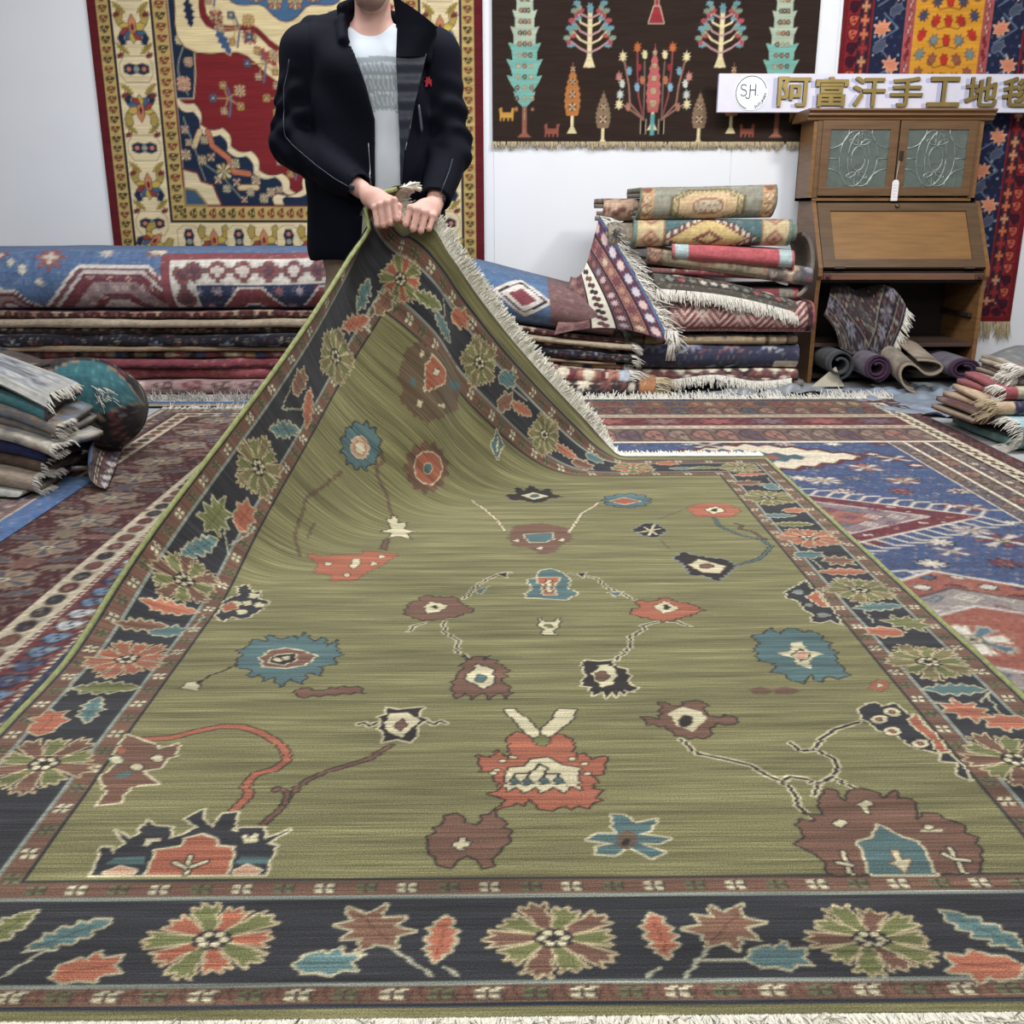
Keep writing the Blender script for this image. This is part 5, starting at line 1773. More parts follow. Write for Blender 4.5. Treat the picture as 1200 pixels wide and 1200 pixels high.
        if kind:
            row(C, s, d, t0, t1, per, kind, cols, ol, 2, None, on)
    root = empty('rug_corner', (.6, 5.5, .3), 'thrown back rug end with banded border and white tassels beside the tall pile', 'rug')
    sheet_obj(root, 'pile', P, C, np.stack([A * .6, B * .72], -1), .012)
    rr = np.random.RandomState(4)
    n = 420
    j = np.clip((rr.rand(n) ** .8) * (ny - 1), 0, ny - 1)
    E = np.stack([np.interp(j, np.arange(ny), P[-1, :, c]) for c in range(3)], 1)
    D = np.stack([.9 + .2 * rr.rand(n), -.3 + .5 * rr.rand(n), -.2 - .4 * (rr.rand(n))], 1)
    fringe('fringe', E, D, .085, FRINGE_W, root, .009, 9, .9, .5)
    # two knotted tassels hanging from the lower corner
    mb = MB()
    for (dx, l) in ((0, .16), (.03, .11), (-.01, .07)):
        for k in range(7):
            x, y = .93 + dx + rr.uniform(-.012, .012), 5.37 + rr.uniform(-.012, .012)
            mb.tube([(x, y, .36), (x + rr.uniform(-.01, .02), y - .01, .36 - l * .5), (x + rr.uniform(-.015, .03), y - .012, .36 - l)], [.005, .006, .003], 4)
    mb.build('tassel', FRINGE_W, root, True)['kind'] = 'stuff'
    # orange ended rug sticking out of the bottom
    folded_rug('folded_rug', 'dark rug with orange end and cream fringe at the foot of the long pile', -.2, .86, 5.30, 5.9, .012, .10, dict(field=(52, 44, 46), ends='u', seed=3, fm=('rosette', [CREAM, (110, 60, 50)], None, None, .12, .1), bands=[(.09, (166, 104, 44)), (.012, (40, 30, 34)), (.06, (52, 44, 46), 'star', [(190, 180, 160)], None, .06)]), 2, .02, 31, .006, None, .06, .012, g, (180, 166, 136), 'r', None, FRINGE_T, fr_len=.10)
    folded_rug('folded_rug', 'pale blue edged rug with white knotted end below the thrown back corner', -.3, .70, 5.33, 5.95, .105, .19, dict(field=(120, 60, 58), ends='u', seed=9, fm=('stepdiamond', [(176, 110, 84), (40, 40, 56), (120, 30, 40)], (60, 34, 40), [CREAM], .13, .12), bands=[(.05, (176, 192, 206)), (.06, (176, 110, 84), 'ess', [(120, 50, 44)], None, .06)]), 2, .024, 33, .006, lambda P: np.stack([P[..., 0], P[..., 1], P[..., 2] - .05 * sstep(0, .7, P[..., 0]) + .09 * (1 - sstep(-.3, .4, P[..., 0]))], -1), .08, .012, g, (170, 186, 200), 'r', fr_len=.09)


def mid_pile():
    g = 'folded rugs in the tall pile'
    F = folded_rug
    yb = 6.15
    F('folded_rug', 'grey brown rug at the very bottom of the tall pile', .80, 1.74, 5.60, yb, .012, .055, dict(field=(110, 104, 100), ends='none', seed=2, fm=('stepdiamond', [(90, 74, 70), (140, 134, 130)], None, None, .2, .2)), 2, .016, 41, .006, None, .05, .012, g)
    F('folded_rug', 'rug with lattice border and white fringed lower edge near the bottom of the tall pile', .80, 1.70, 5.52, yb, .058, .125, dict(field=(110, 60, 56), ends='none', seed=3, fm=('stepdiamond', [(150, 90, 80), (190, 170, 150), (60, 50, 60)], (60, 40, 44), [CREAM], .09, .08)), 2, .018, 42, .006, None, .05, .012, g, (190, 184, 176))

    def lace(C, U, V, tot):
        put(C, np.ones(U.shape), (48, 52, 76))
        scatter(C, U, V, .22, .16, 'rosette', [(176, 176, 180), (150, 110, 110), (120, 126, 146)], (90, 96, 120), 3, None, [(170, 120, 100), (100, 60, 70)], True, .62)
        scatter(C, U + .11, V, .11, .08, 'leafpair', [(130, 136, 156), (110, 60, 70), (70, 80, 110)], None, 5, None, None, True, .6)
        vf = V - tot / 2
        b = (vf < -.055)
        put(C, b * 1.0, (60, 50, 56))
        row(C, U, vf, -.115, -.065, .045, 'diamond', [(200, 180, 150), (150, 70, 60)], None, 2, None, b)
        put(C, (U > .80) * (vf < -.01) * 1.0, (196, 186, 168))
    F('folded_rug', 'navy rug with pale lace like flowers in the lower tall pile', .76, 1.70, 5.53, yb, .128, .262, dict(field=(48, 52, 76), ends='none', seed=5), 2, .03, 43, .008, None, .04, .010, g, None, '', lace)
    F('folded_rug', 'tan rug with small dark motifs in the tall pile', .76, 1.69, 5.55, yb, .265, .312, dict(field=(150, 128, 92), ends='u', seed=6, fm=('rosette', [(120, 84, 60), (70, 80, 84), (160, 96, 70)], None, None, .17, .12), bands=[(.05, (110, 90, 66)), (.014, (60, 44, 36)), (.10, (150, 128, 92), 'ess', [(96, 76, 60)], None, .1), (.02, (70, 50, 40))]), 2, .018, 44, .006, None, .04, .012, g)
    F('folded_rug', 'black and slate rug filling the dark gap beneath the pink rug in the tall pile', .86, 1.66, 5.62, yb, .314, .36, dict(field=(34, 36, 46), ends='none', seed=7, fm=('hook', [(60, 66, 84), (96, 96, 100)], None, None, .2, .14)), 2, .018, 45, .006, None, .04, .012, g)  # near-black folds stand in for the shaded gap under the pink rug

    def pink(C, U, V, tot):
        vf = V - tot / 2
        put(C, np.ones(U.shape), (170, 122, 114))
        q = np.abs(((U / .20) % 1) - .5) * .2
        put(C, (np.abs(((vf + q) * 26) % 1 - .5) < .2) * 1.0, (120, 44, 52))
        put(C, (np.abs(((vf + q) * 26 + .5) % 1 - .5) < .14) * 1.0, (204, 180, 164))
        scatter(C, U, V, .2, .16, 'hook', [(90, 60, 60), (206, 190, 170)], None, 4, None, None, False, .5)
        b = vf < -.045
        put(C, b * 1.0, (140, 44, 54))
        row(C, U, vf, -.075, -.055, .022, 'diamond', [(216, 200, 180)], (60, 30, 36), 2, None, b)
        put(C, (U > .90) * 1.0, (150, 50, 60))
        put(C, (np.abs(U - .895) < .012) * 1.0, (60, 30, 36))
        put(C, (vf < -.085) * 1.0, (206, 198, 190))
    F('folded_rug', 'pink and red wavy striped rug with white lower edge midway up the tall pile', .82, 1.74, 5.50, yb, .335, .505, dict(field=(170, 122, 114), ends='none', seed=8), 2, .03, 46, .007, None, .02, .009, g, (196, 188, 180), '', pink)
    F('folded_rug', 'small maroon rug with grey end above the pink rug in the tall pile', .88, 1.66, 5.58, yb, .508, .57, dict(field=(120, 30, 44), ends='u', seed=10, fm=('oval', [(130, 36, 50), (104, 24, 38)], None, None, .2, .1), bands=[(.035, (150, 30, 44)), (.07, (128, 124, 110))]), 2, .02, 47, .006, None, .04, .012, g)
    # the rug laid askew, its white fringe crossing the front
    sp = dict(field=(64, 60, 56), ends='all', seed=12, hh=.5, fm=('stepdiamond', [(206, 190, 160), (130, 50, 46), (80, 80, 70)], (60, 40, 36), [(160, 70, 50)], .13, .1), bands=[(.05, (86, 84, 76)), (.06, (70, 66, 62), 'rosette', [(196, 186, 170), (150, 60, 56), (120, 126, 110)], (40, 36, 36), .06)])
    nx, ny = 90, 80
    U = np.linspace(0, .80, nx)[:, None] * np.ones((1, ny))
    V = np.ones((nx, 1)) * np.linspace(0, .5, ny)[None]
    C = design(U, V, .80, .5, sp)

    def fold(a, b):
        x = .86 + .80 * a - .05 * b
        z = .66 - .155 * a - .004 + .03 * np.sin(a * 3)
        ov = np.clip((.24 - b) / .24, 0, 1)
        y = 5.50 + .50 * np.clip(b - .15, 0, 1)
        z = z - .03 * ov ** 1.5 * (1 - a * .5) - .05 * ov
        y = y + .01 * a - .015 * ov
        return x, y, z
    P = sheet_grid(nx, ny, fold)
    root = empty('askew_rug', (1.26, 5.7, .57), 'dark patterned rug lying askew in the tall pile, white fringe slanting across the front', 'rug', g)
    sheet_obj(root, 'pile', P, C, np.stack([U, V], -1), .02)
    rr = np.random.RandomState(4)
    n = 520
    i = rr.rand(n) * (nx - 1)
    E = np.stack([np.interp(i, np.arange(nx), P[:, 0, c]) for c in range(3)], 1)
    fringe('fringe', E, np.tile([.1, -.45, -1], (n, 1)), .06, FRINGE_W, root, .008, 7, .4)

    def tiltb(dz, x0=.8, x1=1.75):
        def b(P):
            P[..., 2] += dz * ((P[..., 0] - x0) / (x1 - x0) - .5)
            return P
        return b
    F('folded_rug', 'dark red floral rug between the askew and beige rugs of the tall pile', .84, 1.60, 5.55, yb, .63, .665, dict(field=(104, 30, 42), ends='u', seed=13, fm=('rosette', [(150, 60, 60), (180, 150, 130)], None, None, .08, .06), bands=[(.12, (110, 76, 72), 'rosette', [(190, 170, 150), (150, 60, 60)], None, .05)]), 2, .016, 48, .005, tiltb(-.05), .03, .012, g)

    def beige(C, U, V, tot):
        vf = V - tot / 2
        put(C, np.ones(U.shape), (150, 138, 106))
        put(C, ((np.abs((vf * 34) % 1 - .5) < .16) & (U < .7)) * .8, (110, 96, 72))
        row(C, U, vf, -.02, .03, .2, 'hook', [(150, 90, 70), (110, 100, 80)], None, 2)
        put(C, (U > .66) * 1.0, (112, 106, 96))
        row(C, V, U, .66, .73, .05, 'rosette', [(150, 50, 60), (170, 150, 130)], (80, 76, 72), 3)
        row(C, V, U, .74, .84, .09, 'stepdiamond', [(214, 200, 170)], (140, 60, 50), 3, [(140, 50, 50)])
        put(C, (U > .85) * 1.0, (88, 86, 90))
        row(C, V, U, .86, .95, .05, 'star', [(140, 140, 150), (120, 70, 80)], None, 3)
        put(C, (U < .09) * 1.0, (120, 90, 70))
        row(C, V, U, 0, .085, .05, 'rosette', [(96, 100, 100), (170, 120, 90)], (70, 60, 60), 5)
    F('folded_rug', 'beige rug whose grey end droops over the side of the tall pile', .82, 1.74, 5.53, yb, .645, .745, dict(field=(150, 138, 106), ends='none', seed=14), 2, .022, 49, .006, tiltb(-.13), .03, .009, g, None, '', beige)
    # drooping loop at the bureau side
    nx2, ny2 = 36, 60
    A = np.linspace(0, 1, nx2)[:, None] * np.ones((1, ny2))
    B = np.ones((nx2, 1)) * np.linspace(0, 1, ny2)[None]
    ang = PI * (B - .5)
    P = np.stack([1.66 + .085 * np.cos(ang) + .02 * A, 5.56 + .42 * A, .70 + .175 * np.sin(ang) - .03 * A], -1)
    C = np.zeros((nx2, ny2, 3), np.float32)
    put(C, np.ones(A.shape), (88, 86, 90))
    row(C, B * .5, A * .45, .02, .12, .055, 'star', [(146, 146, 156), (120, 76, 86), (110, 110, 120)], None, 2)
    row(C, B * .5, A * .45, .16, .40, .10, 'rosette', [(120, 120, 130), (110, 70, 76)], None, 2)
    root = empty('draped_rug_end', (1.74, 5.7, .52), 'grey rug end bulging in a loop at the bureau side of the tall pile', 'rug', g)
    sheet_obj(root, 'pile', P, C, np.stack([A * .45, B * .5], -1), .02)
    F('folded_rug', 'plain red rug with pale blue ends folded in the tall pile', .95, 1.62, 5.50, 5.95, .708, .800, dict(field=(176, 52, 62), ends='u', seed=15, fm=('oval', [(184, 58, 68), (166, 46, 56)], None, None, .06, .03), bands=[(.012, (186, 70, 80)), (.075, (164, 186, 186))], busy=0), 2, .022, 50, .004, tiltb(-.07), .02, .010, g, (176, 60, 70))

    def teal(C, U, V, tot):
        vf = V - tot / 2 + .01
        put(C, np.ones(U.shape), (72, 104, 106))
        put(C, (vf < -.03) * 1.0, (52, 60, 56))
        d = np.abs(U - .40) / .28 + np.abs(vf + .01) / .14
        for lim, col in ((1.0, (66, 60, 60)), (.96, (200, 186, 160)), (.80, (110, 50, 52)), (.74, (196, 166, 90)), (.3, (120, 60, 50)), (.16, (196, 166, 90))):
            put(C, (d < lim) * 1.0, col)
        z = (d > .8) & (d < .96)
        put(C, (z & (np.sin(U * 190) > 0)) * 1.0, (110, 70, 66))
        e = np.minimum(U, .86 - U)
        put(C, (e < .16) * 1.0, (190, 168, 116))
        row(C, V, e, .03, .16, .11, 'hook', [(80, 64, 50), (150, 60, 50)], None, 4)
        put(C, (np.abs(e - .165) < .008) * 1.0, (150, 110, 60))
        put(C, (e < .025) * 1.0, (104, 124, 112))
    F('folded_rug', 'teal and yellow rug with half medallion second from top of the tall pile', .74, 1.60, 5.49, 5.98, .80, .94, dict(field=(72, 104, 106), ends='none', seed=16), 4, .022, 51, .005, None, .03, .009, g, (120, 136, 120), '', teal)

    def topr(C, U, V, tot):
        vf = V - tot / 2 + .015
        put(C, np.ones(U.shape), (142, 140, 122))
        w = .74
        d = np.maximum(np.abs(U - w / 2) / .20, np.abs(vf) / .085)
        d = np.maximum(d, (np.abs(U - w / 2) / .20 + np.abs(vf) / .085) * .66)
        for lim, col in ((1.0, (112, 96, 60)), (.95, (186, 168, 118)), (.82, (130, 96, 60)), (.78, (200, 168, 118)), (.42, (150, 96, 70)), (.36, (196, 176, 140))):
            put(C, (d < lim) * 1.0, col)
        z = (d > .82) & (d < .95)
        put(C, (z & (np.sin(U * 260 + vf * 200) > 0)) * .8, (110, 112, 60))
        scatter(C, U, V, .03, .03, 'hook', [(140, 84, 60), (110, 100, 90)], None, 4, (d < .4) * .8)
        e = np.minimum(U, w - U)
        scatter(C, U, V, .12, .11, 'rosette', [(110, 110, 70), (140, 90, 100), (96, 110, 120)], None, 3, ((d > 1.05) & (e > .08)) * 1.0, None, True, .3)
        put(C, (e < .075) * 1.0, (186, 138, 82))
        row(C, V, e, .012, .07, .05, 'ess', [(130, 76, 50), (206, 176, 130)], (120, 84, 56), 4)
        put(C, (e < .01) * 1.0, (110, 116, 96))
    F('folded_rug', 'beige rug with golden hexagon medallion on top of the tall pile', .755, 1.495, 5.50, 5.96, .945, 1.115, dict(field=(142, 140, 122), ends='none', seed=17), 4, .024, 52, .004, tiltb(.02), .012, .008, g, (150, 146, 126), '', topr)
    # small ornate rug tucked behind, showing beside the tassels
    F('folded_rug', 'rust floral rug half hidden at the back of the tall pile beside the white tassels', .58, .95, 5.70, 6.12, .93, 1.05, dict(field=(176, 140, 110), ends='none', seed=18, fm=('leafpair', [(150, 76, 56), (110, 60, 50)], (110, 70, 60), None, .09, .08)), 4, .024, 53, .005, None, .02, .010, g)
    F('folded_rug', 'cream and brown flowered rug end beside the teal rug of the tall pile', .60, .86, 5.62, 6.10, .78, .92, dict(field=(140, 128, 108), ends='none', seed=19, fm=('rosette', [(90, 70, 60), (60, 60, 60), (170, 150, 120)], None, None, .09, .08)), 4, .024, 54, .005, None, .02, .010, g)
    # white fringes hanging near the floor
    root = empty('fringed_rug_end', (1.2, 5.5, .02), 'rug end with thick white fringe hanging at the foot of the tall pile', 'rug', g)
    nx, ny = 70, 16
    A = np.linspace(0, 1, nx)[:, None] * np.ones((1, ny))
    B = np.ones((nx, 1)) * np.linspace(0, 1, ny)[None]
    P = np.stack([.78 + .86 * A, 5.475 + .12 * B - .01 * np.sin(A * 20), .085 + .035 * B - .045 * np.sin(A * 9 + .5) * (1 - B) * .4], -1)
    C = design(A * .86, B * .12, .86, .12, dict(field=(120, 66, 60), ends='none', fm=('stepdiamond', [(200, 186, 170), (60, 50, 56)], None, None, .05, .05)))
    sheet_obj(root, 'pile', P, C, np.stack([A, B], -1), .012)
    n = 700
    i = rr.rand(n) * (nx - 1)
    E = np.stack([np.interp(i, np.arange(nx), P[:, 0, c]) for c in range(3)], 1)
    fringe('fringe', E, np.tile([.05, -.6, -1], (n, 1)), .05, FRINGE_W, root, .010, 7, .6, 0, .004)


def side_pile():
    """The pile at the near left: small folded rugs with their ends towards the aisle."""
    g = 'folded rugs in the near pile'
    F = folded_rug
    x0 = -2.75

    def droop(c0, c1, k):
        def b(P):
            t = np.clip((P[..., 0] - c0) / (c1 - c0), 0, 1)
            P[..., 2] = np.maximum(P[..., 2] - k * t * t, .032)
            return P
        return b
    rows = [
        ('white shaggy rug at the bottom of the near pile', -1.66, 3.36, .030, .075, (176, 176, 168), [(186, 186, 178), (164, 164, 156)], '', (180, 178, 170)),
        ('salmon pink rug with blue stripe and tied ends low in the near pile', -1.62, 3.38, .078, .142, (188, 110, 96), [(194, 118, 102), (176, 100, 88)], 'r', (170, 150, 130)),
        ('brown ribbed rug with cream fringe low in the near pile', -1.60, 3.42, .145, .200, (98, 80, 66), [(110, 92, 76), (84, 68, 56)], 'r', (120, 104, 86)),
        ('dark blue velvety rug folded in the near pile', -1.58, 3.40, .203, .255, (26, 36, 84), [(32, 44, 100), (22, 28, 66)], '', (90, 74, 60)),
        ('cream floral rug with dark blue rim in the near pile', -1.55, 3.37, .258, .302, (182, 174, 156), [(150, 120, 110), (120, 130, 140), (196, 190, 176)], 'r', (40, 56, 120)),
        ('grey blue patterned runner with white tied end in the near pile', -1.58, 3.41, .305, .340, (120, 116, 114), [(150, 140, 130), (90, 96, 110), (150, 110, 90)], 'r', (130, 124, 116)),
        ('pale blue and tan runner with white tied end in the near pile', -1.57, 3.39, .343, .392, (132, 130, 130), [(120, 146, 170), (170, 140, 110), (150, 150, 150)], 'r', (130, 124, 116)),
        ('turquoise and brown rug curling over in the near pile', -1.60, 3.38, .395, .448, (86, 66, 56), [(58, 140, 144), (96, 74, 60), (58, 140, 144)], '', (84, 70, 60)),
        ('dark brown rug near the top of the near pile', -1.74, 3.43, .450, .492, (74, 60, 54), [(90, 72, 62), (66, 54, 50)], '', (90, 76, 66)),
    ]
    for k, (lab, x1, yf, z0, z1, c, cols, fr, bk) in enumerate(rows):
        pt = None
        if 'salmon' in lab:
            def pt(C, U, V, tot):
                put(C, ((U > .93) & (U < .96)) * 1.0, (60, 80, 120))
                put(C, (U >= .96) * 1.0, (170, 152, 132))
        if 'turquoise' in lab:
            def pt(C, U, V, tot):
                q = np.floor((U - .02) / .16)
                put(C, np.ones(U.shape), pick([(58, 136, 142), (96, 72, 60), (62, 140, 146)], (q % 3) / 3 + .1))
                put(C, (np.abs(((U - .02) / .16) % 1 - .02) < .05) * .7, (60, 50, 50))
        F('folded_rug', lab, x0, x1, yf, yf + .34, z0, z1, dict(busy=.3 if k not in (0, 1, 2, 3) else 0, field=c, ends='none', seed=k + 60, fm=('rosette' if k % 2 else 'stepdiamond', cols, None, None, .07, .05)), 2, min(.018, (z1 - z0) * .42), k + 61, .006, droop(-2.05, -1.5, .06 + .016 * k), .05, .012, g, bk, fr, pt, FRINGE_W, rotz=math.radians(-6 + 1.2 * k), fr_len=.024)
    # white fringed kilim thrown over the top
    nx, ny = 90, 70
    A = np.linspace(0, 1, nx)[:, None] * np.ones((1, ny))
    B = np.ones((nx, 1)) * np.linspace(0, 1, ny)[None]
    x = -2.7 + 1.13 * A
    t = np.clip((x + 2.05) / .5, 0, 1)
    z = .522 + .010 * np.sin(x * 13 + B * 2) - .15 * t ** 2 * (1 + .1 * B) - .012 * (B < .05)
    z = z - .03 * np.clip(.15 - B, 0, 1) / .15
    P = np.stack([x, 3.36 + .27 * B + .02 * np.sin(x * 7), z], -1)
    C = design(A * 1.3, B * .34, 1.3, .34, dict(field=(112, 118, 126), ends='all', busy=.2, seed=3, fm=('leafpair', [(110, 112, 116), (150, 150, 150), (196, 196, 194)], None, None, .09, .06), bands=[(.03, (176, 176, 170)), (.08, (150, 156, 164), 'ess', [(96, 98, 104), (200, 198, 190)], None, .08)]))
    root = empty('kilim', (-2.05, 3.65, .5), 'pale grey blue flat woven rug thrown over the top of the near pile', 'rug', g)
    sheet_obj(root, 'pile', P, C, np.stack([A, B], -1), .010, (150, 140, 124))
    rr = np.random.RandomState(4)
    n = 70
    j = rr.rand(n) * (ny - 1)
    E = np.stack([np.interp(j, np.arange(ny), P[-1, :, c]) for c in range(3)], 1)
    fringe('fringe', E, np.tile([.6, -.1, -.7], (n, 1)), .035, FRINGE_W, root, .006, 7, .6)
    F('folded_rug', 'black and pink edged rug at the rear top of the near pile', -2.75, -1.90, 3.62, 3.80, .50, .555, dict(field=(36, 36, 44), ends='none', seed=4, fm=('oval', [(56, 56, 70), (120, 96, 100)], None, None, .3, .03)), 2, .018, 81, .006, droop(-2.3, -1.85, .09), .03, .012, g, (120, 100, 100))
    # the fat rolled bundle behind, teal corner medallion showing
    r0 = .19
    nx, ny = 110, 90
    A = np.linspace(0, 1, nx)[:, None] * np.ones((1, ny))
    B = np.ones((nx, 1)) * np.linspace(0, 1, ny)[None]
    an = B * 2 * PI * 1.35 + PI * .55
    rad = r0 * (1.02 - .26 * B)
    xx = -2.60 + 1.14 * A
    rad = rad * np.sqrt(np.clip(1 - (np.clip(A - .80, 0, 1) / .2) ** 2.4, 0.0, 1))
    P = np.stack([xx, 4.06 + rad * 1.15 * np.cos(an) + .03 * np.sin(xx * 4) - .10 * (A - .5), .232 + rad * np.sin(an) * (1 + .06 * np.sin(A * 9)) - .02 * A ** 2], -1)
    sp = dict(field=(40, 40, 42), ends='u', seed=9, fm=('leafpair', [(150, 146, 130), (110, 112, 100), (60, 62, 60)], None, None, .06, .06), bands=[(.02, (60, 60, 54)), (.10, (36, 36, 40), 'leafpair', [(150, 140, 116), (120, 40, 44)], None, .05)])
    C = design(A * 1.12, B * 1.4, 1.12, 1.4, sp)
    U, V = A * 1.12, B * 1.4
    d = np.hypot((U - .96) / .15, (V - .13) / .10)
    put(C, (d < 1.12) * 1.0, (150, 120, 90))
    put(C, (d < 1.05) * 1.0, (38, 104, 112))
    scatter(C, U, V, .03, .03, 'rosette', [(80, 140, 146), (30, 80, 96)], None, 2, (d < 1.0) * .7)
    put(C, ((U < .8) & (V < .24) & (U > .5)) * .9, (96, 30, 36))
    root = empty('rolled_rug', (-2.1, 4.06, .02), 'fat rolled black and cream rug with teal medallion behind the near pile', 'rug')
    sheet_obj(root, 'pile', P, C, np.stack([U, V], -1), -.014)
    # stray white tassels
    n = 70
    E = np.stack([-1.66 + .08 * rr.rand(n), 3.86 + .04 * rr.rand(n), .30 + .03 * rr.rand(n)], 1)
    fringe('fringe', E, np.tile([.8, -.4, -.5], (n, 1)), .08, FRINGE_W, root, .007, 8, .6)


def right_pile():
    g = 'folded rugs in the corner pile'
    F = folded_rug
    x0, x1 = 2.33, 3.0

    def pt1(C, U, V, tot):
        put(C, (U < .05) * 1.0, (150, 54, 64))
        put(C, ((U >= .05) & (U < .13)) * 1.0, (176, 168, 140))
        put(C, (U >= .13) * 1.0, (34, 44, 84))
        scatter(C, U, V, .07, .06, 'rosette', [(170, 166, 160), (150, 84, 84)], None, 4, (U >= .14) * 1.0, [(90, 60, 70)], True, .8)

    def pt2(C, U, V, tot):
        put(C, (U < .08) * 1.0, (190, 160, 124))
        put(C, (U >= .08) * 1.0, (32, 42, 82))
        scatter(C, U, V, .06, .05, 'leafpair', [(160, 156, 150), (120, 120, 130)], None, 4, (U >= .08) * 1.0)
        put(C, (U > .24) * 1.0, (186, 150, 116))
        scatter(C, U, V, .1, .08, 'rosette', [(170, 66, 70), (190, 90, 84)], None, 4, (U > .3) * 1.0)

    def pt3(C, U, V, tot):
        vf = V - tot / 2
        put(C, np.ones(U.shape), (96, 150, 140))
        put(C, (np.abs((U * 22) % 1 - .5) < .08) * 1.0, (60, 84, 70))
        put(C, (vf > .04) * 1.0, (150, 190, 200))
    yb = 4.62
    F('folded_rug', 'sea green striped rug with pale blue rim at the bottom of the corner pile', 2.190, 2.850, 4.020, yb, 0.012, 0.132, dict(field=(96, 150, 140), ends='none', seed=2), 2, .03, 91, .006, None, .02, .01, g, (90, 110, 110), 'l', pt3)
    F('folded_rug', 'red brown rug poking out low in the corner pile', 2.090, 2.800, 4.240, yb, 0.080, 0.136, dict(field=(90, 44, 50), ends='none', seed=3, fm=('rosette', [(120, 40, 50), (110, 90, 90)], None, None, .08, .06)), 2, .02, 92, .006, None, .02, .012, g)
    F('folded_rug', 'tan and navy flowered rug in the lower corner pile', 2.140, 2.800, 4.140, yb, 0.138, 0.196, dict(field=(32, 42, 82), ends='none', seed=4), 2, .024, 93, .005, None, .02, .008, g, (170, 140, 110), 'l', pt2, FRINGE_T)
    F('folded_rug', 'navy flowered rug with crimson end in the middle of the corner pile', 2.190, 2.850, 4.170, yb, 0.198, 0.254, dict(field=(34, 44, 84), ends='none', seed=5), 2, .024, 94, .005, None, .02, .008, g, (150, 70, 76), 'l', pt1)
    F('folded_rug', 'dark grey mottled rug in the upper corner pile', 2.260, 2.850, 4.220, yb, 0.257, 0.298, dict(field=(92, 86, 84), ends='none', seed=6, fm=('rosette', [(120, 108, 104), (64, 60, 62), (130, 80, 80)], None, None, .07, .06)), 2, .02, 95, .005, None, .02, .010, g, None, 'l')
    F('folded_rug', 'cream ribbed rug in the upper corner pile', 2.270, 2.850, 4.200, yb, 0.300, 0.332, dict(field=(168, 156, 138), ends='none', seed=7, fm=('oval', [(180, 168, 150), (120, 100, 90)], None, None, .05, .04)), 2, .018, 96, .005, None, .02, .010, g, None, 'l')
    F('folded_rug', 'slate grey rug on top of the corner pile', 2.290, 2.850, 4.240, yb, 0.334, 0.376, dict(field=(108, 112, 114), ends='none', seed=8, fm=('leafpair', [(90, 92, 96), (120, 70, 66)], None, None, .1, .06)), 2, .022, 97, .005, lambda P: np.stack([P[..., 0], P[..., 1], P[..., 2] - .05 * (1 - sstep(2.27, 2.45, P[..., 0]))], -1), .02, .010, g)


def edge_rug():
    X0, X1, Y0, Y1 = -2.15, -.62, 5.06, 5.37
    spec = dict(field=(150, 124, 120), ends='none', seed=6, fm=('ess', [(96, 70, 74), (190, 172, 164)], None, None, .16, .1))

    def paint(wv):
        Y = np.ones((wv.nx, 1)) * wv.y[None]
        put(wv.c, (Y < .20) * 1.0, (186, 190, 192))
        put(wv.c, (Y < .085) * 1.0, (44, 88, 142))
        put(wv.c, (Y < .02) * 1.0, (150, 130, 100))
    root, P, wv = flat_rug('edge_rug', 'narrow pale rug with white and blue stripes on the floor before the long pile', X0, X1, Y0, Y1, .021, spec, 150, 34, paint)
    n = 500
    k = np.random.RandomState(2).rand(n)
    fringe('fringe', np.stack([X0 + (X1 - X0) * k, Y0 + .10 + .08 * np.random.RandomState(3).rand(n), np.full(n, .022)], 1), np.tile([0, -.4, .5], (n, 1)), .04, FRINGE_W, root, .007, 5, .9, 0, .02)


edge_rug()
long_pile()
mid_pile()
side_pile()
right_pile()

# ================================================================== oak bureau with leaded glass doors, banner, rolled rugs
def wood(name, c, rough=.45, k=.22):
    return mat(name, c, rough, 0, k, 7.0, .12, 40, .4, (1.0, 1.0, 9.0))


def wood_x(name, c, rough=.42, k=.2):
    return mat(name, c, rough, 0, k, 5.0, .10, 40, .4, (1.0, 6.0, 14.0))


BX0, BX1, BYF, BYB = 1.835, 2.825, 5.80, 6.27


